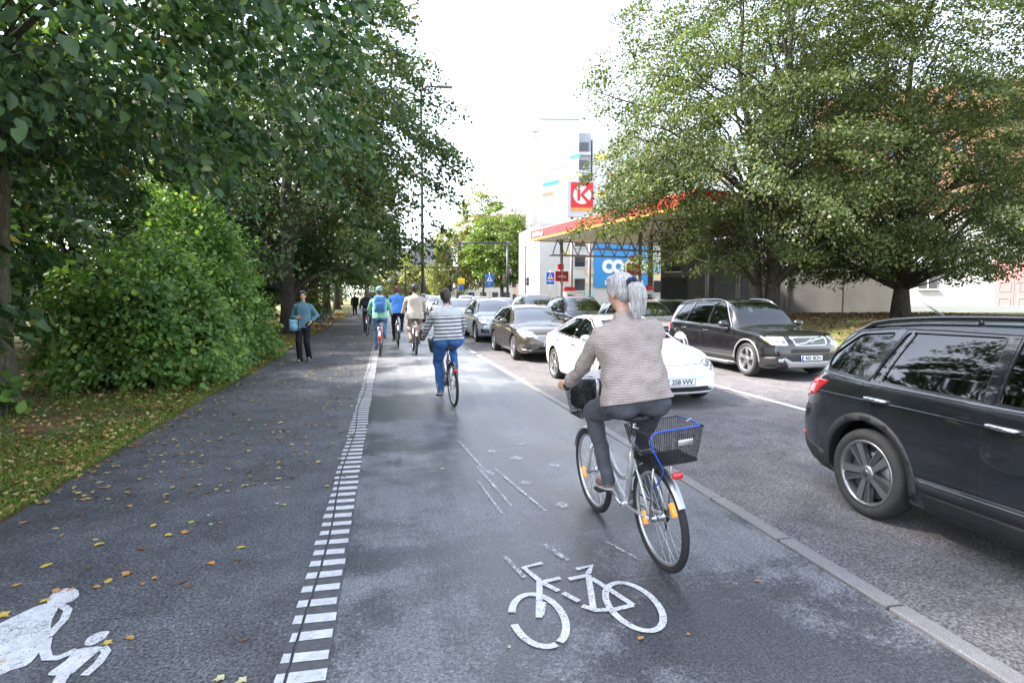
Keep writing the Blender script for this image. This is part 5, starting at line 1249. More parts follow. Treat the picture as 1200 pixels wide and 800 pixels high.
    if rack:
        r_ = MB(); z = wr * 2 + .07
        for sx in (-1, 1): r_.tube([(sx * .05, .2, z + .0), (sx * .06, .05, z), (sx * .06, -.22, z)], .006, 6); r_.tube([(sx * .06, -.1, z), (sx * .066, 0, wr)], .006, 6)
        for yy in (-.22, -.1, .02, .12): r_.tube([(-.06, yy, z), (.06, yy, z)], .005, 6)
        r_.obj('rear_rack', S, root)
    zl = .62
    lp = MB(); lp.rbox((0, -.27 if rack else -.345 * .8, .70 if rack else .6), (.07, .03, .045), .014); lp.obj('rear_lamp', M_RED, root)
    return root, dict(sad=Vector((0, .20, saddle)), grip={-1: Vector((-bx - .012, by - .02, bz)), 1: Vector((bx + .012, by - .02, bz))}, ped=pl)

# ================================================================== people
def ik(a, b, l1, l2, pole):
    d = b - a; L = min(d.length, (l1 + l2) * .998); dn = d.normalized(); x = (l1 * l1 - l2 * l2 + L * L) / (2 * L); h = math.sqrt(max(0, l1 * l1 - x * x)); p = Vector(pole); p = (p - dn * p.dot(dn)).normalized()
    return a + dn * x + p * h, a + dn * L
CLOUD = bpy.data.textures.new('cloth_noise', 'CLOUDS'); CLOUD.noise_scale = .13; CLOUD.noise_depth = 1; CLOUD.contrast = 1.6
def skinned(mb, mats, name, voxel=.009, it=6, wrinkle=0., cuts=()):
    me = mb.mesh(name, mats)
    mods = [('REMESH', dict(mode='VOXEL', voxel_size=voxel, use_smooth_shade=True)), ('SMOOTH', dict(factor=.5, iterations=it))]
    if wrinkle: mods.append(('DISPLACE', dict(texture=CLOUD, strength=wrinkle, mid_level=.5, texture_coords='LOCAL')))
    mods.append(('DECIMATE', dict(ratio=.45)))
    me = eval_mesh(me, mods)
    if cuts:
        bm = bmesh.new(); bm.from_mesh(me)
        for co, no, test in cuts:
            gv = [v for v in bm.verts if test(v.co)]; gs = set(gv)
            ge = [e for e in bm.edges if e.verts[0] in gs and e.verts[1] in gs]; gf = [f for f in bm.faces if all(v in gs for v in f.verts)]
            bmesh.ops.bisect_plane(bm, geom=gv + ge + gf, plane_co=co, plane_no=no, clear_outer=True)
        bm.to_mesh(me); bm.free()
    me.materials.clear()
    for m in (mats if isinstance(mats, (list, tuple)) else [mats]): me.materials.append(m)
    me.polygons.foreach_set('use_smooth', [True] * len(me.polygons)); me.name = name; return me
def axis_mat(up, fwd=(0, 1, 0)):
    z = Vector(up).normalized(); y = Vector(fwd); y = (y - z * y.dot(z)).normalized(); x = y.cross(z); return Matrix((x, y, z)).transposed()
def hand_grip(mb, h, sx, r=.0095):
    """hand closed round a roughly lengthwise grip"""
    mb.ell(h + Vector((sx * .008, -.01, .026)), (.038, .045, .02))
    for q, (off, ln) in enumerate(((.034, 1.), (.012, 1.08), (-.010, 1.02), (-.031, .85))):
        y = off; P = [h + Vector((sx * .03, y - .0, .03)), h + Vector((sx * .042 * ln, y + .012, .006)), h + Vector((sx * .03, y + .014, -.024)), h + Vector((sx * .004, y + .012, -.028))]
        for a, b in zip(P[:-1], P[1:]): mb.cap(a, r, b, r * .92, 8)
    P = [h + Vector((-sx * .02, -.03, .02)), h + Vector((-sx * .03, .01, .006)), h + Vector((-sx * .016, .045, -.008))]
    for a, b in zip(P[:-1], P[1:]): mb.cap(a, r * 1.15, b, r, 8)
def hand_loose(mb, h, down, fwd, sx, r=.0095):
    """relaxed hand: down = direction of the fingers, fwd = thumb side"""
    d = Vector(down).normalized(); f = Vector(fwd); f = (f - d * f.dot(d)).normalized(); s = d.cross(f)
    mb.ell(h + d * .045, (.022, .04, .05), Matrix((s, f, d)).transposed())
    for off, ln in ((.033, .9), (.012, 1.05), (-.01, 1.), (-.03, .8)):
        a = h + d * .08 + f * off; b = a + d * .035 * ln + s * .004; c = b + d * .026 * ln + s * .014; e = c + d * .016 * ln + s * .016
        mb.cap(a, r, b, r); mb.cap(b, r, c, r * .9); mb.cap(c, r * .9, e, r * .8)
    a = h + d * .02 + f * .03; b = a + d * .03 + f * .025; c = b + d * .03 + f * .004; mb.cap(a, r * 1.2, b, r * 1.1); mb.cap(b, r * 1.1, c, r * .9)
def head_blobs(mb, hd, face, up=(0, 0, 1)):
    """hd centre of the skull, face direction"""
    M_ = axis_mat(up, face); q = lambda x, y, z: hd + M_ @ Vector((x, y, z))
    mb.ell(q(0, -.01, .02), (.074, .094, .095), M_, 16, 12); mb.ell(q(0, .03, -.045), (.056, .062, .07), M_); mb.ell(q(0, .052, -.098), (.03, .03, .022), M_)
    mb.cap(q(0, .09, .005), .009, q(0, .108, -.03), .014); 
    for s in (-1, 1): mb.ell(q(s * .076, -.005, -.015), (.012, .022, .034), M_); mb.ell(q(s * .034, .07, -.04), (.02, .02, .02), M_); mb.ell(q(s * .03, .086, .022), (.02, .012, .008), M_)
    mb.ell(q(0, .088, -.066), (.024, .012, .012), M_); return q, M_
def face_parts(root, q, M_):
    for s in (-1, 1):
        e = MB(); e.ell(q(s * .03, .084, .002), (.013, .008, .008), M_); o = e.obj('eye', mat('eye_white', (.6, .6, .58), .3), root); i = MB(); i.ell(q(s * .03, .091, .002), (.006, .004, .006), M_); i.obj('iris', mat('eye_iris', (.03, .025, .02), .2), o)
        b = MB(); b.cap(q(s * .016, .09, .02), .004, q(s * .044, .082, .022), .003); b.obj('eyebrow', mat('brow', (.06, .04, .03), .8), root)
    m = MB(); m.ell(q(0, .098, -.068), (.022, .006, .006), M_); m.obj('lips', mat('lips', (.42, .16, .14), .5), root)
def figure(label, root_kw, J, top, legs, shoes, hair, skin=None, bx=1., face=(0, 1, 0), voxel=.01, wr=.012, sleeves=1., faceparts=False, hem=None, cat='person', group=None, hands=True, belly=1., flare=1., collar=True, hemcut=None, hip=1., scale=1., thick=1.):
    """J: dict of joints; top/legs/shoes/hair: materials or callables"""
    skin = skin or M_SKIN
    root = thing('person', label, cat, root_kw['loc'], root_kw.get('rz', 0), group, root_kw.get('rx', 0), root_kw.get('ry', 0)); root.scale = (scale,) * 3
    pv, nk, hd = J['pelvis'], J['neck'], J['head']; ax = (nk - pv).normalized(); M_ = axis_mat(ax)
    # bare body, one continuous surface
    b = MB(); q, Mh = head_blobs(b, hd, face, J.get('hup', (0, 0, 1)))
    b.cap(nk - ax * .03, .052, hd - Vector((0, 0, .06)), .05); b.ell(pv.lerp(nk, .66), (.12 * bx, .08, .15), M_); b.ell(pv.lerp(nk, .3), (.12 * bx, .085, .16), M_); b.ell(pv, (.14 * bx, .1, .1), M_)
    for s, k in ((-1, 'L'), (1, 'R')):
        b.cap(nk - ax * .09, .045, J['sh' + k], .04); b.cap(J['sh' + k], .043, J['el' + k], .035); b.cap(J['el' + k], .036, J['ha' + k], .026)
        b.cap(J['hip' + k], .075, J['kn' + k], .05); b.cap(J['kn' + k], .05, J['an' + k], .034)
        fd = J['ft' + k]; b.cap(J['an' + k] - Vector((0, 0, .02)), .03, J['an' + k] + fd * .12 - Vector((0, 0, .055)), .026)
        if J.get('grip' + k) is not None: hand_grip(b, J['grip' + k], s)
        elif hands: hand_loose(b, J['ha' + k], J.get('hd' + k, (0, 0, -1)), J.get('hf' + k, (0, 1, 0)), s)
    put('body', skinned(b, skin, 'body', .0065 if voxel < .008 else max(.01, voxel * 1.05), 3), root)
    # top
    t = MB(); c1 = pv.lerp(nk, .70); c2 = pv.lerp(nk, .40); c3 = pv.lerp(nk, .10)
    fwd = M_ @ Vector((0, 1, 0))
    # torso as one loft of rounded rings
    ht_ = min(hip, 1.1)
    prof = [(-.42, .180 * ht_, .142, 0), (-.2, .183 * ht_, .145, 0), (0, .182 * ht_, .142, 0), (.2, .174, .132 * belly, .004), (.4, .168, .127 * belly, .01), (.58, .173, .124, .006), (.72, .176, .118, .0), (.83, .165, .105, -.004), (.91, .125, .085, -.004), (.98, .075, .066, 0), (1.04, .06, .058, 0)]
    bmt = bmesh.new(); rows = []; TL = (nk - pv).length
    for f_, w_, d_, o_ in prof:
        w_ = w_ * (bx if f_ < .9 else 1 + (bx - 1) * .4); row = []
        for i in range(28):
            a_ = 2 * math.pi * i / 28; ca_, sa_ = math.cos(a_), math.sin(a_); e_ = .82
            row.append(bmt.verts.new(pv + ax * (f_ * TL) + M_ @ Vector((w_ * math.copysign(abs(ca_) ** e_, ca_), o_ + d_ * math.copysign(abs(sa_) ** e_, sa_), 0))))
        rows.append(row)
    for j in range(len(rows) - 1):
        for i in range(28): bmt.faces.new((rows[j][i], rows[j][(i + 1) % 28], rows[j + 1][(i + 1) % 28], rows[j + 1][i]))
    bmt.faces.new(rows[0][::-1]); bmt.faces.new(rows[-1]); t.bm(bmt)
    for s, k in ((-1, 'L'), (1, 'R')):
        inn = pv + ax * (.82 * TL) + M_ @ Vector((s * .10 * bx, 0, 0))
        t.cap(inn, .078, J['sh' + k], .062); t.cap(pv + ax * (.66 * TL) + M_ @ Vector((s * .11 * bx, 0, 0)), .075, J['sh' + k] - ax * .04, .06)
        t.cap(J['sh' + k], .063, J['el' + k], .053)
        if sleeves > .5: t.cap(J['el' + k], .053, J['el' + k].lerp(J['ha' + k], min(.93, sleeves * .9)), .042)
    hm = hem if hem is not None else -.1
    base = pv + ax * hm
    put('top', skinned(t, top, 'top', voxel, 5, wr, [(base, -ax, lambda co: (co - pv).dot(ax) < .12 and abs((co - pv).dot(M_ @ Vector((1, 0, 0)))) < .42 and abs((co - pv).dot(fwd)) < .22)]), root)
    # trousers
    l = MB(); l.ell(pv + Vector((0, 0, .02)), (.165 * bx * hip, .125, .12), M_, 16, 12)
    for s, k in ((-1, 'L'), (1, 'R')):
        l.cap(J['hip' + k] + Vector((0, 0, .02)), .105 * min(bx, 1.12) * thick, J['kn' + k], .07 * thick); l.cap(J['kn' + k], .07 * thick * (1 + (flare - 1) * .3), J['an' + k].lerp(J['kn' + k], -.07), .05 * flare)
        l.ell(J['hip' + k] + Vector((s * .01, -.045, .0)), (.1 * bx, .1, .1))
    put('trousers', skinned(l, legs, 'trousers', voxel, 5, wr * .9), root)
    for s, k in ((-1, 'L'), (1, 'R')):
        sh = MB(); fd = Vector(J['ft' + k]).normalized(); sd = fd.cross(Vector((0, 0, 1))).normalized(); up = sd.cross(fd); Ms = Matrix((sd, fd, up)).transposed(); a = J['an' + k]
        sh.ell(a - up * .055 + fd * .0, (.038, .052, .05), Ms); sh.ell(a - up * .065 + fd * .085, (.044, .088, .036), Ms); sh.cap(a - up * .01, .045, a - up * .06, .042)
        so = put('shoe', skinned(sh, shoes, 'shoe', .008, 3), root); sl = MB(); sl.ell(a - up * .094 + fd * .05, (.046, .13, .016), Ms); sl.obj('sole', mat('shoe_sole', (.35, .34, .33), .7), so)
    if callable(hair): hair(root, q, Mh)
    if faceparts: face_parts(root, q, Mh)
    return root, q, Mh
def hairmat(name, a, b):
    k = NT(name); v = k.scaled(1, 1, .12); n = k.noise(90, 4, .6, v); k.l(k.ramp(n, [(.3, a), (.7, b)]), k.b.inputs['Base Color']); k.b.inputs['Roughness'].default_value = .42; k.bump(n, .6, .01); return k.m
H_GREY = hairmat('hair_silver', (.15, .145, .15), (.55, .53, .54)); H_DARK = hairmat('hair_dark', (.012, .009, .008), (.05, .035, .028)); H_BROWN = hairmat('hair_brown', (.05, .028, .016), (.16, .09, .05)); H_AUB = hairmat('hair_auburn', (.06, .02, .012), (.2, .07, .04))
def hair_cap(m, back=.115, low=-.06, puff=1.):
    def f(root, q, M_):
        b = MB(); b.ell(q(0, -.022, .035), (.088 * puff, .1, .094 * puff), M_, 16, 12); b.ell(q(0, -.05, -.01), (.08 * puff, .068, .08), M_); b.ell(q(0, -.055, low), (.06, .05, .05), M_)
        for s in (-1, 1): b.ell(q(s * .06, -.02, .005), (.03, .05, .06), M_)
        b.ell(q(0, .055, .085), (.06, .04, .03), M_)
        put('hair', skinned(b, m, 'hair', .008, 3, .008), root)
    return f
def hair_long(m):
    def f(root, q, M_):
        hair_cap(m)(root, q, M_); b = MB()
        for i in range(9):
            x = -.075 + .019 * i; b.tube(spline([q(x * .8, -.07, .0), q(x * 1.05, -.105, -.1), q(x * 1.1, -.12, -.22 - .02 * math.sin(i * 2)), q(x, -.11, -.31)], 4), [.026] * 6 + [.02] * 4 + [.016, .012, .008], 8)
        put('loose_hair', skinned(b, m, 'loose_hair', .009, 2), root)
    return f
def helmet(m, hm, strap=True):
    def f(root, q, M_):
        hair_cap(hm, puff=.93)(root, q, M_); b = MB(); rows = []
        bm = bmesh.new()
        for j in range(8):
            ph = R(4 + 84 * j / 7); row = []
            for i in range(28):
                th = 2 * math.pi * i / 28; rr = 1 + (.05 if (i % 4 < 2 and 1 < j < 7) else 0); row.append(bm.verts.new(q(.102 * rr * math.sin(ph) * math.sin(th), -.012 + .13 * rr * math.sin(ph) * math.cos(th), .04 + .115 * rr * math.cos(ph) - (.03 if j == 7 and math.cos(th) < -.2 else 0))))
            rows.append(row)
        for j in range(7):
            for i in range(28): bm.faces.new((rows[j][i], rows[j][(i + 1) % 28], rows[j + 1][(i + 1) % 28], rows[j + 1][i]))
        bm.faces.new(rows[0][::-1]); bmesh.ops.recalc_face_normals(bm, faces=bm.faces[:]); b.bm(bm); b.obj('helmet', m, root)
        v = MB()
        for x in (-.055, 0, .055): v.tube(spline([q(x, .09, .12), q(x * 1.1, 0, .162 - abs(x) * .25), q(x, -.1, .115)], 4), .009, 6)
        v.obj('helmet_vent', M_BLKG, root)
        for s in (-1, 1):
            t = MB(); t.tube([q(s * .085, .02, .0), q(s * .06, .05, -.09)], .004, 5); t.tube([q(s * .085, -.05, .0), q(s * .06, .05, -.09)], .004, 5); t.obj('chin_strap', M_GRIP, root)
    return f
def seated(g, lean=14., bx=1., torso=.52, thigh=.44, shank=.45, up=.30, fore=.27, shw=.185, knee_out=.10, hz=.11, twist=0., headfwd=.03):
    """joints of somebody riding: g from bicycle()"""
    J = {}; pv = g['sad'] + Vector((0, -.01, hz)); ax = Vector((0, math.sin(R(lean)), math.cos(R(lean)))); nk = pv + ax * torso; J['pelvis'] = pv; J['neck'] = nk; J['head'] = nk + Vector((0, headfwd, .165))
    for s, k in ((-1, 'L'), (1, 'R')):
        sh = nk - ax * .105 + Vector((s * (shw * bx - .012), .0, 0)); gp = g['grip'][s]; wrist = gp + Vector((-s * .005, -.07, .03)); el, w = ik(sh, wrist, up, fore, (s * .55, -.35, -.8)); J['sh' + k] = sh; J['el' + k] = el; J['ha' + k] = w
        J['grip' + k] = w + (gp - wrist) + Vector((0, 0, .004))
        hp = pv + Vector((s * .085 * bx, .03, -.03)); an = g['ped'][s] + Vector((-s * .012, -.075, .125)); kn, a = ik(hp, an, thigh, shank, (s * knee_out, 1, .15)); J['hip' + k] = hp; J['kn' + k] = kn; J['an' + k] = a; J['ft' + k] = Vector((s * .05, 1, -.12)).normalized()
    return J
def cloth(name, col, var=.12, bump=.35, bs=220, rough=.85): return mat(name, col, rough, spec=.25, var=var, vscale=14, bump=bump, bscale=bs)

# ---- the silver haired cyclist in front
LOC = (1.82, 3.70, 0.0)
k = NT('paint_silver_bike'); k.b.inputs['Base Color'].default_value = (.6, .62, .64, 1); k.b.inputs['Metallic'].default_value = .5; k.b.inputs['Roughness'].default_value = .28; k.b.inputs['Coat Weight'].default_value = .6; M_BSIL = k.m
bk, g = bicycle('silver step through bicycle with black rear basket ridden by the cyclist in beige jacket', LOC, R(3.2), R(-5.2), M_BSIL, 1.06, .985, (.275, .80, 1.13), 28, True, True, fw=.022)
M_WIRE = mat('black_wire', (.015, .015, .017), .45, .3)
bas = wire_basket('rear_basket', bk, (0, -.13, .765), .375, .30, .215, M_WIRE, .78, 26, 20, 15, .0016); MB().rbox((.06, -.284, .9), (.1, .004, .035), .002).obj('basket_badge', M_STEEL, bas)
MB().box((0, -.13, .771), (.31, .24, .006)).obj('basket_floor', M_WIRE, bas)
for sx in (-1, 1): MB().tube([(sx * .2, -.13, .995), (sx * .16, -.13, .98)], .004, 5).obj('basket_clip', M_STEEL, bas)
M_BLUE = mat('blue_cable', (.02, .09, .5), .4)
lk = thing('cable_lock', 'bright blue cable lock draped over the rear basket rim', 'bicycle lock', LOC, R(3.2), None, 0, R(-5.2)); lk.scale = (1.06,) * 3
MB().tube(spline([(.16, -.285, .985), (.0, -.285, .985), (-.13, -.285, .983), (-.165, -.29, .95), (-.155, -.29, .88), (-.10, -.27, .77), (-.06, -.2, .70), (-.05, -.1, .6), (-.04, .0, .54)], 5), .0048, 8).obj('cable', M_BLUE, lk); MB().tube([(.16, -.285, .985), (.185, -.2, .985), (.185, .0, .982)], .0048, 8).obj('cable_tail', M_BLUE, lk)
fbk = thing('front_bag', 'black bag with a pale scarf in the front basket of the silver bicycle', 'bag', LOC, R(3.2), None, 0, R(-5.2)); fbk.scale = (1.06,) * 3
t = MB(); t.rbox((0, 1.02, 1.0), (.30, .2, .24), .05); t.ell((-.05, 1.0, 1.1), (.1, .09, .06)); put('bag_body', skinned(t, mat('bag_black', (.02, .02, .022), .45, bump=.3, bscale=40), 'bag_body', .012, 3, .02), fbk)
t = MB()
for i in range(7): t.ell((random.uniform(-.12, .12), 1.0 + random.uniform(-.06, .06), 1.13 + random.uniform(-.01, .04)), (.06, .05, .035))
put('scarf', skinned(t, cloth('scarf_pale', (.5, .46, .46)), 'scarf', .01, 2, .03), fbk)
wire_basket('front_basket', bk, (0, 1.02, .84), .34, .25, .22, M_WIRE, .85, 14, 10, 8)
k = NT('jacket_beige'); wv = k.t.nodes.new('ShaderNodeTexWave'); wv.bands_direction = 'Z'; wv.wave_profile = 'SIN'; wv.inputs['Scale'].default_value = 19; wv.inputs['Distortion'].default_value = 3.4; wv.inputs['Detail'].default_value = 2; wv.inputs['Detail Scale'].default_value = 6
k.l(k.tc.outputs['Object'], wv.inputs['Vector']); k.l(k.mix(k.mapr(k.noise(8, 4), .3, .7, 0, .25), k.ramp(wv.outputs['Fac'], [(.2, (.37, .305, .285)), (.7, (.46, .39, .365))]), (.3, .26, .25)), k.b.inputs['Base Color']); k.b.inputs['Roughness'].default_value = .9; k.b.inputs['Specular IOR Level'].default_value = .2; k.bump(wv.outputs['Fac'], .7, .01); M_JACK = k.m
J = seated(g, 11, 1.18, .56, .45, .46, .31, .28, .178, hz=.105, headfwd=.045); J['hup'] = (0, .1, 1)
def pony(root, q, M_):
    b = MB(); b.ell(q(0, -.02, .036), (.089, .104, .096), M_, 18, 12); b.ell(q(0, -.055, -.01), (.078, .066, .075), M_)
    for s in (-1, 1): b.ell(q(s * .058, .0, .01), (.032, .06, .055), M_)
    b.ell(q(0, .05, .09), (.06, .045, .03), M_); put('hair', skinned(b, H_GREY, 'hair', .006, 3, .006), root)
    t = MB(); A = [(.0, -.115, .03), (.005, -.15, .015), (.012, -.155, -.05), (.015, -.145, -.12), (.01, -.13, -.19)]
    for i in range(12):
        a = i * 2.4; rr = .03 * math.sqrt((i + .5) / 12); pts = []
        for j, p in enumerate(A): w_ = [.6, 1.5, 1.8, 1.6, 1.0][j]; pts.append(q(p[0] + rr * w_ * math.cos(a), p[1] + rr * w_ * math.sin(a) * .8, p[2] - (random.uniform(0, .035) if j == 4 else 0)))
        t.tube(spline(pts, 4), [.019] * 10 + [.016] * 4 + [.012, .008, .004], 6)
    put('ponytail', skinned(t, H_GREY, 'ponytail', .006, 1), root)
    s = MB(); c = q(.002, -.128, .03)
    for i in range(12):
        a = 2 * math.pi * i / 12; s.ell(c + M_ @ Vector((.036 * math.cos(a), .008 * math.sin(3 * a), .036 * math.sin(a))), (.016, .016, .016), n=8, m=6)
    s.ell(c + M_ @ Vector((-.035, -.015, .03)), (.02, .008, .012)); put('hair_tie', skinned(s, mat('tie_navy', (.012, .015, .045), .7), 'hair_tie', .005, 1), root)
fig, q, Mh = figure('cyclist seen from behind in beige ribbed jacket with silver ponytail', dict(loc=LOC, rz=R(3.2), ry=R(-5.2)), J, M_JACK, cloth('jeans_grey', (.075, .08, .095), .2, .3, 300), mat('shoe_brown', (.16, .11, .09), .7, bump=.3, bscale=80), pony, bx=1.3, face=(-.28, .95, -.04), voxel=.0075, wr=.036, hem=-.015, belly=1.1, hip=1.12, scale=1.06)

# ---- cyclist in striped pullover
LOC = (1.05, 9.96, G(9.96))
bk, g = bicycle('dark city bicycle with black mudguard ridden by the cyclist in striped pullover', LOC, R(6), R(-2), mat('bike_dark', (.03, .035, .045), .35, coat=.5), 1.08, .93, (.29, .74, 1.08), -75, True, False, guardcol=M_BLKG, refl=False)
wire_basket('front_basket', bk, (0, 1.03, .78), .34, .26, .22, M_WIRE, .85, 10, 8, 6); MB().rbox((0, 1.03, .89), (.3, .22, .2), .03).obj('basket_liner', mat('liner_teal', (.03, .075, .09), .7), bk)
k = NT('striped_knit'); sx_ = k.t.nodes.new('ShaderNodeSeparateXYZ'); k.l(k.tc.outputs['Object'], sx_.inputs[0])
fr_ = k.math('FRACT', k.math('MULTIPLY', sx_.outputs[2], 17.5), 0); isd = k.math('LESS_THAN', fr_, .36); top_ = k.math('LESS_THAN', sx_.outputs[2], 1.435); isd = k.math('MULTIPLY', isd, top_); low_ = k.math('GREATER_THAN', sx_.outputs[2], 1.05); isd = k.math('MULTIPLY', isd, low_)
k.l(k.mix(isd, (.52, .52, .53), (.03, .033, .045)), k.b.inputs['Base Color']); k.b.inputs['Roughness'].default_value = .9; k.bump(k.noise(160, 3), .3, .01); M_STRIPE = k.m
J = seated(g, 8, 1.2, .53, .44, .45, shw=.19, hz=.115)
M_JEAN = cloth('jeans_blue', (.04, .115, .3), .3, .3, 260); M_JEANL = cloth('jeans_light', (.1, .19, .34), .3, .3, 260)
figure('cyclist in striped pullover and blue jeans riding away', dict(loc=LOC, rz=R(6), ry=R(-2)), J, M_STRIPE, M_JEAN, mat('shoe_grey', (.2, .2, .2), .7), hair_cap(H_DARK, puff=1.05), bx=1.32, voxel=.0095, wr=.02, hem=-.0, belly=1.15, hip=1.28, scale=1.07, thick=1.18)

def rider(label, blabel, loc, rz, bcol, top, legs, shoes, hair, crank, scale=1.08, bx=1., lean=10, saddle=.95, bar=(.29, .76, 1.1), step=True, rack=True, guardcol=None, hem=-.08, **kw):
    bk, g = bicycle(blabel, loc, rz, 0, bcol, scale, saddle, bar, crank, step, rack, refl=False, guardcol=guardcol)
    J = seated(g, lean, bx, .53, hz=.115); f = figure(label, dict(loc=loc, rz=rz), J, top, legs, shoes, hair, bx=bx, voxel=.012, wr=.018, hem=hem, scale=scale, **kw); return bk, f, g
def backpack(label, loc, rz, scale, pos, size, cols, lean=10):
    """rounded pack with pocket, straps and top handle; pos is the back surface point"""
    root = thing('backpack', label, 'backpack', loc, rz); root.scale = (scale,) * 3; M_ = Matrix.Rotation(R(-lean), 3, 'X'); p = Vector(pos); w, d, h = size
    t = MB(); t.rbox(p + M_ @ Vector((0, -d / 2, 0)), (w, d, h), .07, M=M_, seg=4); put('pack', skinned(t, cols[0], 'pack', .012, 4, .015), root)
    t = MB(); t.rbox(p + M_ @ Vector((0, -d - .015, -h * .18)), (w * .74, .07, h * .45), .03, M=M_, seg=3); t.obj('front_pocket', cols[1], root)
    for s in (-1, 1): MB().tube(spline([p + M_ @ Vector((s * w * .3, .0, h * .42)), p + M_ @ Vector((s * w * .42, .1, h * .5)), p + M_ @ Vector((s * w * .55, .2, h * .3)), p + M_ @ Vector((s * w * .6, .2, -.02)), p + M_ @ Vector((s * w * .5, .05, -h * .3))], 4), .014, 6).obj('shoulder_strap', cols[1], root)
    MB().tube(spline([p + M_ @ Vector((-.04, -.02, h * .5)), p + M_ @ Vector((0, -.02, h * .56)), p + M_ @ Vector((.04, -.02, h * .5))], 4), .008, 6).obj('top_handle', cols[1], root); return root
M_BRED = mat('bike_red', (.45, .03, .03), .35, coat=.6); M_BBLK = mat('bike_black', (.02, .02, .022), .35, coat=.5); M_SHB = mat('shoe_black', (.02, .02, .022), .6)
L1 = (-.27, 18.3, G(18.3))
bk, f, g = rider('cyclist in mint green jacket and helmet wearing a blue backpack', 'red bicycle with pale rear mudguard ridden by the cyclist in mint green', L1, R(0), M_BRED, cloth('fleece_mint', (.22, .5, .34)), M_JEANL, M_SHB, helmet(mat('helmet_teal', (.12, .25, .26), .35, coat=.6), H_BROWN), -80, 1.1, 1.15, guardcol=mat('guard_pale', (.55, .5, .48), .4), hem=-.06)
MB().rbox((0, -.36, .52), (.07, .02, .09), .01).obj('tail_reflector', M_RED, bk)
J = seated(g, 10, 1.15, .53, hz=.115); pp = J['pelvis'].lerp(J['neck'], .62) + Vector((0, -.125, .0)); backpack('light blue backpack on the cyclist in mint green', L1, 0, 1.1, pp, (.32, .17, .46), (cloth('pack_blue', (.08, .2, .42)), cloth('pack_blue_dark', (.05, .13, .3))))
L2 = (.31, 21.2, G(21.2))
rider('cyclist in bright blue shirt and dark trousers', 'black bicycle ridden by the cyclist in bright blue shirt', L2, R(1), M_BBLK, cloth('shirt_blue', (.06, .2, .55)), cloth('trousers_navy', (.018, .02, .032)), M_SHB, hair_cap(H_AUB, puff=.97), -60, 1.14, 1.18, lean=14, step=False, sleeves=.95, guardcol=M_STEEL)
L3 = (.80, 18.35, G(18.35))
bk, f, g = rider('cyclist in pale beige parka with dark cap and a side pannier', 'purple grey bicycle ridden by the cyclist in pale beige parka', L3, R(2), mat('bike_plum', (.06, .03, .07), .35, coat=.5), cloth('parka_beige', (.47, .41, .34)), cloth('chinos_beige', (.36, .28, .21)), mat('shoe_dark', (.05, .04, .035), .6), helmet(mat('helmet_dark', (.025, .027, .032), .4), H_DARK), 170, 1.14, 1.2, lean=6, hem=-.12, hip=1.1)
pn = thing('pannier_bag', 'grey pannier bag on the right side of the purple grey bicycle', 'bag', L3, R(2)); pn.scale = (1.14,) * 3
t = MB(); t.rbox((.17, .02, .52), (.14, .32, .30), .05, seg=3); put('bag_body', skinned(t, cloth('pannier_grey', (.07, .065, .07)), 'bag_body', .012, 3, .012), pn); MB().rbox((.245, .02, .58), (.012, .3, .14), .005).obj('bag_flap', cloth('pannier_dark', (.035, .035, .04)), pn)
L4 = (-.92, 26.2, G(26.2))
bk, f, g = rider('farthest cyclist with long brown hair carrying a dark backpack', 'dark bicycle ridden by the farthest cyclist with long hair', L4, R(-1), M_BBLK, cloth('cardigan_grey', (.16, .15, .17)), cloth('leggings_grey', (.06, .055, .06)), M_SHB, hair_long(H_BROWN), -70, 1.06, 1.05)
J = seated(g, 10, 1.05, .53, hz=.115); pp = J['pelvis'].lerp(J['neck'], .5) + Vector((0, -.12, 0)); backpack('dark backpack of the farthest cyclist', L4, R(-1), 1.06, pp, (.34, .16, .42), (cloth('pack_dark', (.018, .018, .022)), cloth('pack_dark2', (.03, .03, .035))))

# ---- walkers
def standing(step=.12, stride=1, hands=None, h=1.0, shw=.185, legw=.09, turn=0.):
    """walking joints facing -y"""
    J = {}; pv = Vector((0, 0, .96)); nk = Vector((0, -.02, 1.47)); J['pelvis'] = pv; J['neck'] = nk; J['head'] = nk + Vector((0, -.02, .165))
    for s, k in ((-1, 'L'), (1, 'R')):
        y = stride * s * step; sh = nk + Vector((s * shw, .0, -.1)); J['sh' + k] = sh; hp = pv + Vector((s * legw, 0, -.04)); an = Vector((s * legw * .95, y, .095 + (.03 if y > 0 else 0))); kn, a = ik(hp, an, .44, .44, (0, -1, 0)); J['hip' + k] = hp; J['kn' + k] = kn; J['an' + k] = a; J['ft' + k] = Vector((s * .15, -1, -.1)).normalized()
        hp_ = hands[k] if hands else sh + Vector((s * .05, -.04 + y * -.6, -.52)); el, w = ik(sh, Vector(hp_), .29, .26, (s * .6, .8, -.2)); J['el' + k] = el; J['ha' + k] = w; J['hd' + k] = (hands[k + 'd'] if hands else (0, -.1, -1)); J['hf' + k] = (hands[k + 'f'] if hands else (0, -1, 0))
    return J
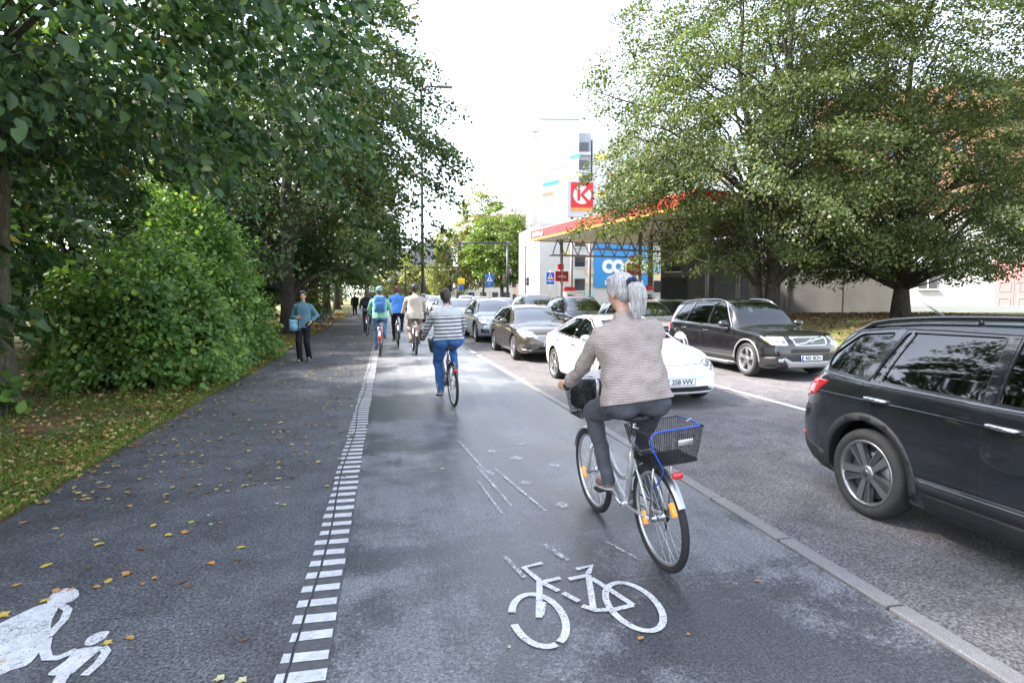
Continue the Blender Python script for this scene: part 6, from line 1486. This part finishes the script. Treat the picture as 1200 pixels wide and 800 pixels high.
# note: figure() builds the torso facing +y; turn the torso by flipping belly direction
J = standing(.1, 1, dict(L=(-.13, -.17, 1.10), Ld=(1, -.1, .0), Lf=(0, -.3, 1), R=(.2, -.08, 1.02), Rd=(-.3, -.5, -.8), Rf=(0, -1, 0)), shw=.175)
LP = (-2.28, 17.1, G(17.1))
figure('walker in teal pullover and black trousers with a light blue shoulder bag', dict(loc=LP, rz=R(-6)), J, cloth('fleece_teal', (.1, .2, .25)), cloth('trousers_black', (.014, .012, .016)), mat('shoe_slate', (.06, .065, .09), .6), hair_cap(H_DARK, puff=1.08), bx=1.04, face=(.3, -1, .02), voxel=.0095, wr=.016, faceparts=True, hem=-.1, flare=1.35, belly=1., scale=1.1)
sb = thing('shoulder_bag', 'light blue shoulder bag held by the walker in teal', 'bag', LP, R(-6)); sb.scale = (1.1,) * 3
t = MB(); t.rbox((-.17, -.18, .92), (.25, .13, .27), .06, seg=4); t.ell((-.17, -.2, .87), (.13, .09, .1)); put('bag_body', skinned(t, cloth('bag_lightblue', (.22, .45, .56)), 'bag_body', .011, 3, .01), sb); MB().rbox((-.06, -.23, .93), (.025, .08, .3), .01).obj('bag_zip', mat('zip_dark', (.03, .035, .05), .6), sb); MB().rbox((-.27, -.22, .93), (.02, .08, .29), .008).obj('bag_piping', mat('piping_teal', (.08, .25, .33), .7), sb)
MB().tube(spline([(-.05, -.17, 1.07), (-.09, -.15, 1.25), (-.11, -.05, 1.46), (-.10, .1, 1.42), (-.15, .12, 1.2), (-.28, -.05, 1.05)], 5), .012, 6).obj('bag_strap', mat('strap_teal', (.05, .15, .2), .8), sb)
for i, (x, y, sc, lab) in enumerate([(-2.42, 45, 1.0, 'nearer of two walkers in black far along the footpath'), (-1.75, 47.5, 1.0, 'farther of two walkers in black half hidden behind the long haired cyclist')]):
    J = standing(.14, 1 - 2 * i, None); figure(lab, dict(loc=(x, y, G(y))), J, cloth('coat_black', (.016, .016, .018)), cloth('trousers_dark', (.02, .02, .024)), mat('shoe_white', (.5, .5, .5), .6), hair_cap(H_DARK), face=(0, -1, 0), voxel=.016, wr=.01, scale=sc, bx=1.08, faceparts=False, hem=-.14)

# ---- driver of the black estate car: seated, hand near the face
cl_ = VOLVO.root; dl = 4.80; sx0 = .38; d0 = VOLVO.sp['cav'][0]
J = {}; pv = Vector((0, 0, .0)); J['pelvis'] = pv; J['neck'] = pv + Vector((0, .1, .5)); J['head'] = J['neck'] + Vector((0, -.03, .165))
for s, k_ in ((-1, 'L'), (1, 'R')):
    sh = J['neck'] + Vector((s * .18, -.01, -.07)); J['sh' + k_] = sh; hp_ = Vector((s * .13, -.42, .33)) if s > 0 else Vector((-.06, -.2, .56)); J['el' + k_], J['ha' + k_] = ik(sh, hp_, .29, .26, (s * .7, .2, -.8)); J['hd' + k_] = (0, -.5, .5) if s < 0 else (0, -1, 0); J['hf' + k_] = (1, 0, 0)
    J['hip' + k_] = pv + Vector((s * .09, -.02, -.02)); J['kn' + k_], J['an' + k_] = ik(J['hip' + k_], Vector((s * .1, -.62, -.28)), .42, .42, (0, -.2, 1)); J['ft' + k_] = Vector((0, -1, .2)).normalized()
ang = cl_.rotation_euler.z; off = Matrix.Rotation(ang, 3, 'Z') @ Vector((sx0, d0 + 1.42 - dl / 2, .74)) * 1.055
figure('driver in dark grey jacket sitting in the black estate car', dict(loc=cl_.location + off, rz=ang), J, cloth('driver_top', (.07, .07, .075)), cloth('driver_trousers', (.03, .03, .035)), M_SHB, hair_cap(H_BROWN), face=(-.25, -1, 0), voxel=.012, wr=.01, faceparts=True)

# ---- hire bicycle parked on the leaf litter
bicycle('pale teal hire bicycle parked on the leaves beside the footpath', (-3.15, 32.2, G(32.2) + .02), R(62), R(4), mat('bike_teal', (.2, .38, .42), .35, coat=.5), 1.1, .95, (.29, .74, 1.1), 10, True, False, guardcol=mat('guard_teal', (.25, .45, .5), .4), refl=False, name='hire_bicycle')

# ================================================================== filling station, buildings, street furniture
M_WHITE = mat('render_white', (.55, .55, .55), .85, var=.06, vscale=.8); M_CREAM = mat('render_cream', (.42, .41, .38), .85, var=.1, vscale=1.)
M_CONC = mat('concrete_wall', (.125, .118, .115), .9, var=.22, vscale=.7, bump=.3, bscale=12, detail=6); M_CONCD = mat('concrete_dark', (.11, .11, .115), .9, var=.2, vscale=.8, detail=6)
M_CRED = mat('station_red', (.62, .03, .035), .4); M_CORG = mat('station_orange', (.7, .32, .06), .4); M_SOFF = mat('soffit_grey', (.5, .48, .5), .7, var=.1, vscale=1.); M_STEELG = mat('steel_grey', (.27, .26, .28), .5, .2); M_POLE = mat('pole_dark', (.03, .034, .042), .45, .3)
M_SBLUE = mat('shop_blue', (.03, .25, .62), .45); M_SWHITE = mat('sign_white', (.8, .8, .8), .4); M_TRAF = mat('traffic_blue', (.02, .12, .5), .35); M_WINB = mat('window_dark', (.03, .035, .045), .1, coat=.6); M_GALV = mat('galvanised', (.4, .41, .42), .4, .7)

# ---- canopy
ang = math.atan2(1.9, 10.4)             # canopy runs towards the camera, drifting right
CX, CY = 11.3, 47.3
root = thing('station_canopy', 'filling station canopy with red and orange edge above the pumps', 'canopy', (CX, CY, G(47)), ang)
# local: -y towards the camera, +x away from the road
mb = MB(); mb.box((6., -10, 6.15), (11.9, 19.9, .3)); mb.obj('soffit', M_SOFF, root)
for nm, m_, z, h, t in (('red_fascia', M_CRED, 6.38, .62, .1), ('orange_fascia', M_CORG, 5.99, .14, .12)):
    for c_, s_ in (((0, -10, z), (t, 20, h)), ((6, 0, z), (12, t, h)), ((12, -10, z), (t, 20, h)), ((6, -20, z), (12, t, h))): MB().box(c_, s_).obj(nm, m_, root)
MB().box((6, -10, 6.74), (12.05, 20.05, .08)).obj('roof_deck', M_GALV, root)
put('station_lettering', text_mesh('CIRCLE', .4, M_SWHITE, .01, True), root, (-.07, -1.15, 6.36), (R(90), 0, R(-90)))
em = MB(); em.lathe([(0, .01), (0, .23), (.02, .23)], 'X', n=28); em.obj('station_roundel', M_SWHITE, root, (-.075, -2.2, 6.38), (0, 0, math.pi)); put('roundel_letter', text_mesh('K', .36, M_CRED, .005, True), root, (-.1, -2.2, 6.37), (R(90), 0, R(-90)))
for q, (x, y) in enumerate([(2.0, -1.5), (5., -8.), (8., -14.5), (10.5, -1.5), (11, -8), (11.3, -14.5)]):
    MB().tube([(x, y, -.4), (x, y, 6.05)], .13, 12).obj('column', M_STEELG, root)
for y in (-1.5, -8., -14.5):
    t = MB(); t.tube([(1.2, y, 4.75), (10.3, y, 4.75)], .06, 8); t.tube([(1.2, y + .5, 4.75), (10.3, y + .5, 4.75)], .06, 8)
    for q in range(8):
        x = 1.2 + q * 1.14; t.tube([(x, y, 4.75), (x + .57, y + .25, 6.02)], .045, 6); t.tube([(x + .57, y + .25, 6.02), (x + 1.14, y, 4.75)], .045, 6)
    t.obj('roof_truss', M_STEELG, root)
# ---- pumps under the canopy with price boards
c_, s_ = math.cos(ang), math.sin(ang)
def under(x, y, z=0.): return (CX + x * c_ - y * s_, CY + x * s_ + y * c_, G(45) + z)
for q, (x, y, lab) in enumerate([(2., -1.5, 'red and white fuel pump at the outermost canopy column'), (5., -8., 'red and white fuel pump at the middle roadside column'), (9.5, -1.5, 'red and white fuel pump at the rear canopy column near the shop')]):
    p = thing('fuel_pump', lab, 'fuel pump', under(x + .7, y), ang, 'fuel pumps under the canopy')
    MB().rbox((0, 0, 1.), (.75, .5, 1.9), .05).obj('cabinet', M_SWHITE, p); MB().rbox((0, 0, .45), (.79, .54, .8), .03).obj('lower_panel', M_CRED, p); MB().rbox((0, -.26, 1.45), (.5, .03, .4), .02).obj('display', M_WINB, p); MB().rbox((0, 0, 2.1), (.9, .4, .35), .04).obj('top_sign', M_CRED, p)
    MB().tube(spline([(.4, -.1, 1.7), (.55, -.15, 1.2), (.5, -.2, .6), (.42, -.2, 1.1)], 5), .02, 6).obj('hose', M_GRIP, p)
for q, (x, y, lab) in enumerate([(2.0, -1.25, 'small red fuel sign on the outermost canopy column'), (4.3, -8., 'square red fuel sign hanging below the canopy truss')]):
    p = thing('fuel_sign', lab, 'sign', under(x, y, 3.1 + .3 * q), ang); MB().box((0, -.3, .0), (1.15, .14, .8)).obj('sign_box', mat('sign_maroon', (.36, .02, .03), .4), p); MB().box((-.1, -.3, .75), (.5, .14, .42)).obj('sign_top', M_CRED, p); MB().tube([(0, -.3, .4), (0, -.3, 1.6)], .04, 6).obj('hanger', M_STEELG, p); put('sign_text', text_mesh('miles', .34, M_SWHITE, .005), p, (0, -.385, 0), (R(90), 0, 0))
# ---- roof sign with the letter in a roundel
p = thing('station_sign', 'large red roundel sign of the filling station above the canopy', 'sign', (16.2, 49.5, G(49)), R(-6))
MB().box((.1, .3, 9.75), (2.5, .5, 3.0)).obj('sign_case', mat('sign_case_grey', (.5, .51, .56), .6), p); MB().box((.1, .02, 10.1), (1.92, .06, 2.1)).obj('red_panel', M_CRED, p); MB().box((.1, .02, 8.88), (1.92, .06, .26)).obj('orange_panel', M_CORG, p)
r_ = MB(); r_.lathe([(0, .005), (0, .78), (.04, .78)], 'Y', n=40); r_.obj('roundel', M_SWHITE, p, (.1, -.012, 10.1), (0, 0, math.pi)); MB().box((-.18, -.06, 10.1), (.22, .03, .98)).obj('letter_stem', M_CRED, p)
MB().add([(-.07, -.066, 10.1), (.62, -.066, 10.9), (.9, -.066, 10.75), (.22, -.066, 10.1)], [(0, 3, 2, 1)]).add([(-.07, -.066, 10.1), (.22, -.066, 10.1), (.9, -.066, 9.45), (.62, -.066, 9.3)], [(0, 3, 2, 1)]).obj('letter_arm', M_CRED, p)
for x in (-.7, .9): MB().tube([(x, .3, -.5), (x, .3, 8.3)], .12, 10).obj('sign_post', M_STEELG, p)
# ---- shop behind with the blue panel
p = thing('shop_building', 'white shop behind the pumps with a large blue panel sign', 'shop', (0, 0, G(60)))
MB().box((24.5, 66, 4.2), (18, 10, 9.4)).obj('wall', M_WHITE, p)
MB().box((24.8, 60.85, 4.85), (6.7, .12, 5.0)).obj('blue_panel', M_SBLUE, p)
put('panel_lettering', text_mesh('coop', 2.7, M_SWHITE, .03, True, .92), p, (24.9, 60.75, 4.75), (R(90), 0, 0)); put('opening_hours', text_mesh('E-R 7.30-23  L-P', .66, M_SWHITE, .02, True), p, (24.8, 60.75, 2.8), (R(90), 0, 0))
for x, z in ((19.9, 2.6), (19.9, 5.1), (19.9, 7.2), (28.9, 2.4)):
    w_ = MB().box((x, 60.96, z), (1.1, .1, 1.25)).obj('window', M_WINB, p); MB().box((x, 60.9, z - .68), (1.2, .12, .08)).obj('sill', M_SWHITE, w_)
for q, (x, z, col) in enumerate([(18.3, 3.3, (.75, .45, .3)), (18.2, 6.0, (.75, .62, .3)), (21.0, 4., (.75, .5, .35)), (20.95, 3.0, (.75, .66, .4)), (20.95, 1.6, (.3, .62, .7)), (20.95, 5.4, (.75, .6, .45)), (28.7, 4.4, (.35, .6, .72)), (28.7, 3.4, (.75, .6, .4))]): MB().box((x, 60.94, z), (.9, .08, .6)).obj('colour_tile', mat('tile_%d' % q, col, .7), p)
# ---- tall white building with coloured strips
p = thing('striped_tower_block', 'tall white block with thin coloured strips rising behind the filling station', 'building', (0, 0, 0))
Mt = Matrix.Rotation(R(-9), 3, 'Z'); O = Vector((24.2, 95.4, 0))
def tw(x, y, z): return O + Mt @ Vector((x, y, z))
MB().box(tw(3.2, 6, 14.9), (6.4, 12, 31.0), M=Mt).obj('wall', M_WHITE, p); MB().box(tw(-.5, 7, 14.2), (1.0, 12, 29.0), M=Mt).obj('side_wall', M_CREAM, p); MB().box(tw(-.5, 7, 28.75), (1.2, 12.2, .12), M=Mt).obj('side_coping', M_STEELG, p)
MB().box(tw(3.2, 6, 30.5), (6.6, 12.2, .14), M=Mt).obj('coping', M_GALV, p)
strip = [(.6, 20.0, 2.6, (.1, .62, .5)), (.55, 18.4, 1.7, (.8, .38, .2)), (1.6, 22.6, 3.0, (.85, .55, .55)), (4.9, 24.4, 1.7, (.15, .65, .55)), (3.2, 20.9, 3.8, (.82, .75, .4)), (3.2, 13.4, 3.2, (.8, .36, .18)), (1.2, 10.6, 5.2, (.1, .62, .5)), (5.3, 14.3, 1.2, (.2, .65, .6)), (4.0, 11.2, 2.0, (.82, .7, .6))]
for q, (x, z, l, col) in enumerate(strip):
    a = R(14); Ms = Mt @ Matrix.Rotation(-a, 3, 'Y'); MB().box(tw(x + l / 2 * math.cos(a), -.04, z + l / 2 * math.sin(a)), (l, .08, .42), M=Ms).obj('colour_strip', mat('strip_%d' % q, col, .7), p)
MB().box(tw(7.6, 7.5, 14.3), (2.4, 10, 29.4), M=Mt).obj('stair_wall', mat('grey_blue_wall', (.38, .4, .47), .8), p)
for i in range(9):
    z = 3.5 + i * 2.9; w_ = MB().box(tw(7.6, 2.45, z), (1.5, .12, 1.5), M=Mt).obj('window', M_WINB, p); MB().box(tw(7.6, 2.3, z - 1.1), (2.2, .5, .5), M=Mt).obj('balcony', mat('balcony_white', (.6, .6, .63), .7), w_)
MB().box(tw(21, 8, 14), (24, 12, 28.4), M=Mt).obj('long_wall', M_WHITE, p)
for i in range(8):
    for j in range(10):
        if (i + j) % 2: MB().box(tw(10.4 + j * 2.2, 1.96, 4 + i * 3.0), (1.9, .1, .9), M=Mt).obj('colour_panel', mat('panel_c%d' % ((i * 3 + j) % 3), [(.8, .62, .2), (.8, .45, .28), (.45, .65, .7)][(i * 3 + j) % 3], .7), p)
# ---- grey concrete hall on the right
A_, B_ = Vector((21.6, 45.2, 0)), Vector((35.2, 36.2, 0)); dv = (B_ - A_); Lw = dv.length; an = math.atan2(dv.y, dv.x)
p = thing('concrete_hall', 'long low grey concrete hall behind the right lindens', 'building', (A_.x, A_.y, G(40) - .2), an)
MB().box((Lw / 2, 4.5, 2.95), (Lw, 9, 6.1)).obj('wall', M_CONC, p); MB().box((5.6, -.03, 2.75), (3.0, .1, 5.6)).obj('dark_bay', M_CONCD, p); MB().box((Lw / 2, 4.5, 6.08), (Lw + .3, 9.3, .18)).obj('roof_edge', M_CONCD, p)
for x in (3.2, 9.6, 13.0): MB().box((x, -.012, 3.), (.03, .06, 5.9)).obj('wall_joint', M_CONCD, p)
MB().tube([(9.3, -.1, .1), (9.3, -.1, 5.9)], .06, 8).obj('downpipe', M_STEELG, p); MB().box((1.1, -.06, 1.7), (1.9, .1, 3.2)).obj('dark_gate', M_POLE, p)
w_ = MB().box((1.0, -.05, 4.1), (1.1, .1, .7)).obj('window', M_WINB, p); MB().box((1.0, -.08, 3.72), (1.3, .14, .08)).obj('sill', M_SWHITE, w_)
# ---- pale building with pink double doors
p = thing('pale_house', 'pale house with pink panelled double doors at the far right', 'house', (44, 55.6, G(50)), R(-37))
MB().box((10, 4, 4.5), (30, 8, 10)).obj('wall', mat('wall_pale', (.4, .385, .385), .9, var=.06), p); MB().box((10, -.1, .25), (30.2, .3, .6)).obj('plinth', M_GALV, p)
for x in (1.0, 5.5, 10.):
    w_ = MB().box((x, -.03, 3.2), (1.5, .12, 2.0)).obj('window', M_WINB, p); MB().box((x, -.1, 3.2), (.08, .06, 2.)).obj('frame', M_SWHITE, w_); MB().box((x, -.12, 2.15), (1.7, .2, .1)).obj('sill', M_SWHITE, w_)
for x in (16.0, 17.5):
    d_ = MB().box((x, -.06, 2.4), (1.46, .14, 4.8)).obj('door', mat('door_pink', (.6, .26, .26), .6), p)
    for z in (.9, 2.4, 3.8):
        fr_o = MB()
        for a, b, w1, h1 in ((0, .42, .9, .05), (0, -.42, .9, .05), (.42, 0, .05, .9), (-.42, 0, .05, .9)): fr_o.box((x + a, -.15, z + b), (w1, .04, h1))
        fr_o.obj('door_moulding', mat('door_pink_light', (.68, .36, .36), .6), d_)
# ---- brick building high behind the trees at right, far roofs, end of the road
def block(name, label, x, y, w, d, h, m_, rz=0., roof=None, wins=(0, 0), wcol=None, z0=0.):
    p = thing(name, label, 'building', (x, y, z0), rz); MB().box((0, d / 2, h / 2), (w, d, h)).obj('wall', m_, p)
    if roof: 
        r_ = MB(); r_.add([(-w / 2 - .3, -.3, h), (w / 2 + .3, -.3, h), (w / 2 + .3, d + .3, h), (-w / 2 - .3, d + .3, h), (-w / 2 - .3, d / 2, h + 3), (w / 2 + .3, d / 2, h + 3)], [(0, 1, 5, 4), (2, 3, 4, 5), (0, 4, 3), (1, 2, 5), (3, 2, 1, 0)]); r_.obj('roof', roof, p)
    nx, nz = wins
    for i in range(nx):
        for j in range(nz): MB().box((-w / 2 + (i + .5) * w / nx, -.02, (j + .55) * h / nz), (min(1.4, w / nx * .5), .1, min(1.6, h / nz * .5))).obj('window', M_WINB, p)
    return p
block('brick_block', 'orange brick block showing high through the right tree tops', 84, 74, 40, 14, 33, mat('brick_orange', (.27, .13, .08), .9, var=.2, vscale=2), R(-35), wins=(14, 9))
block('pink_block', 'pinkish distant block behind the bright maple', 31, 165, 14, 12, 25, mat('wall_pink', (.62, .42, .38), .9), R(-8), wins=(6, 7))
block('slate_block', 'slate blue distant block at the end of the footpath', 8, 150, 16, 12, 14, mat('wall_slate', (.3, .32, .38), .8), R(4), wins=(8, 4))
block('white_hall', 'low white hall beyond the junction under the far trees', 12, 140, 34, 10, 4.2, M_WHITE, R(0), wins=(12, 1))
# ---- lamp mast, traffic gantry, signs
p = thing('lamp_mast', 'tall dark street lamp mast with three white bands beside the cycle path', 'street lamp', (2.12, 38., G(38)))
MB().tube([(0, 0, -.2), (0, 0, 2.4), (0, 0, 2.45), (0, 0, 14.2)], [.15, .14, .105, .07], 12).obj('pole', M_POLE, p)
MB().tube(spline([(0, 0, 14.0), (.15, 0, 14.25), (.5, 0, 14.4), (1.05, 0, 14.45)], 5), .05, 8).obj('arm', M_POLE, p); MB().rbox((1.45, 0, 14.46), (1.0, .34, .12), .05).obj('lamp_head', mat('lamp_grey', (.22, .23, .25), .5), p)
for z in (1.15, 1.4, 1.65): MB().lathe([(z, .148), (z + .1, .148)], 'Z', n=16).obj('white_band', M_SWHITE, p)
for z in (8.9, 8.5, 6.0): MB().lathe([(z - .12, .1), (z - .12, .14), (z + .12, .14), (z + .12, .1)], 'Z', n=12).obj('clamp', M_GALV, p)
sg = thing('sign_back', 'grey backs of two traffic boards fixed on the lamp mast', 'sign', (2.12, 38., G(38) + 3.6)); MB().box((-.3, .2, .55), (.75, .04, 1.25)).obj('board', M_GALV, sg); MB().box((.45, .2, .75), (.55, .04, 1.5)).obj('board', M_GALV, sg); MB().box((0, .17, .5), (1.2, .04, .06)).obj('bracket', M_STEELG, sg)
p = thing('signal_gantry', 'dark traffic signal mast with a long arm over the road', 'traffic light', (11.9, 60, G(60))); MB().tube([(0, 0, -.2), (0, 0, 6.9)], [.14, .11], 10).obj('post', M_POLE, p); MB().tube([(.1, 0, 6.75), (-4.9, 0, 6.7)], [.09, .07], 8).obj('arm', M_POLE, p)
def signal(parent, loc):
    h = MB().rbox((0, 0, 0), (.3, .22, .9), .04).obj('signal_head', M_POLE, parent, loc)
    for q, col in enumerate(((.3, .02, .02), (.3, .18, .02), (.02, .2, .06))):
        l_ = MB(); l_.lathe([(-.02, .01), (0, .09), (.02, .1)], 'Y', n=16); l_.obj('lens', mat('lens_%d' % q, col, .2), h, (0, -.11, .27 - .27 * q))
signal(p, (-4.9, 0, 6.35)); signal(p, (-.35, -.1, 3.0))
p = thing('signal_post', 'slim traffic signal post left of the canopy corner', 'traffic light', (14.2, 62, G(62))); MB().tube([(0, 0, -.2), (0, 0, 6.6)], .09, 10).obj('post', M_POLE, p); MB().tube([(-.35, .3, -.2), (-.35, .3, 7.2)], .06, 8).obj('thin_post', M_GALV, p); signal(p, (.25, -.1, 2.9)); MB().tube([(0, 0, 6.5), (5, 0, 6.3)], .06, 8).obj('arm', M_POLE, p)
p = thing('side_signal', 'thin signal arm reaching over the road from behind the lamp mast', 'traffic light', (1.6, 58, G(58))); MB().tube([(0, 0, -.2), (0, 0, 4.2)], .08, 8).obj('post', M_POLE, p); MB().tube([(0, 0, 4.05), (5., 0, 4.2)], .05, 8).obj('arm', M_POLE, p); signal(p, (5.0, 0, 3.8))
def crossing(label, x, y, z, h):
    p = thing('crossing_sign', label, 'sign', (x, y, G(y)), 0, 'pedestrian crossing signs'); MB().tube([(0, 0, -.2), (0, 0, z + .6)], .04, 8).obj('post', M_GALV, p); MB().rbox((0, -.05, z), (h, .03, h), .02).obj('blue_plate', M_TRAF, p)
    t = MB(); t.add([(-.36 * h, -.07, z - .32 * h), (.36 * h, -.07, z - .32 * h), (0, -.07, z + .36 * h)], [(0, 1, 2)]); t.obj('white_triangle', M_SWHITE, p)
    f_ = MB(); f_.add([(-.04 * h + .02, -.074, z + .1 * h), (.05 * h + .02, -.074, z + .1 * h), (.05 * h + .02, -.074, z + .19 * h), (-.04 * h + .02, -.074, z + .19 * h)], [(0, 1, 2, 3)]); f_.add([(-.06 * h, -.074, z - .05 * h), (.07 * h, -.074, z - .05 * h), (.05 * h, -.074, z + .09 * h), (-.04 * h, -.074, z + .09 * h)], [(0, 1, 2, 3)]); f_.add([(-.16 * h, -.074, z - .28 * h), (-.1 * h, -.074, z - .28 * h), (.05 * h, -.074, z - .05 * h), (-.04 * h, -.074, z - .05 * h)], [(0, 1, 2, 3)]); f_.add([(.12 * h, -.074, z - .28 * h), (.18 * h, -.074, z - .28 * h), (.07 * h, -.074, z - .05 * h), (0, -.074, z - .05 * h)], [(0, 1, 2, 3)]); f_.obj('walker_symbol', M_PLATET, p)
    MB().rbox((0, -.05, z - h * .75), (h, .03, h * .34), .02).obj('lower_plate', M_TRAF, p)
crossing('blue pedestrian crossing sign left of the signal mast', 9.7, 58, 3.1, .85); crossing('blue pedestrian crossing sign in front of the white striped tower block', 15.3, 56, 3.3, .8)
p = thing('yellow_sign', 'small yellow sign with a blue plate far up the road', 'sign', (7.4, 62, G(62))); MB().tube([(0, 0, -.2), (0, 0, 3.4)], .05, 8).obj('post', M_POLE, p); MB().rbox((0, -.06, 2.9), (.7, .04, .6), .03).obj('yellow_plate', mat('sign_yellow', (.85, .62, .02), .4), p); MB().rbox((0, -.06, 2.25), (.5, .04, .5), .03).obj('blue_plate', M_TRAF, p)
p = thing('utility_pole', 'thick brown grey pole right of the blue shop panel', 'pole', (19.0, 41.5, G(41))); MB().tube([(0, 0, -.2), (0, 0, 7.6)], [.22, .16], 12).obj('post', mat('pole_wood', (.16, .13, .12), .8, var=.2), p)
for q, (x, y, lab) in enumerate([(17.6, 36.6, 'dark green waste bin left of its twin by the concrete hall'), (19.3, 36.2, 'dark green waste bin right of its twin by the concrete hall')]):
    p = thing('waste_bin', lab, 'bin', (x, y, G(36)), R(8), 'waste bins by the hall'); MB().box((0, 0, .68), (1.3, 1.0, 1.15), taper=1.08).obj('bin_body', mat('bin_green', (.02, .035, .03), .6), p); MB().rbox((0, 0, 1.32), (1.5, 1.15, .16), .06).obj('lid', mat('bin_lid', (.22, .22, .2), .7), p)
    for a in (-.45, .45):
        for b in (-.35, .35): MB().lathe([(-.03, .02), (-.03, .08), (.03, .08), (.03, .02)], 'X', (a, b, .085), 12).obj('castor', M_GRIP, p)
# dry bush on the bank at the foot of the hall
oval('dry brown bush against the concrete hall', 21.6, 38.5, 1.3, 3.0, 1.6, .1, 60, 40, .14, M_LITTER, seed=61, clump=(.2, .4), name='dry_bush')
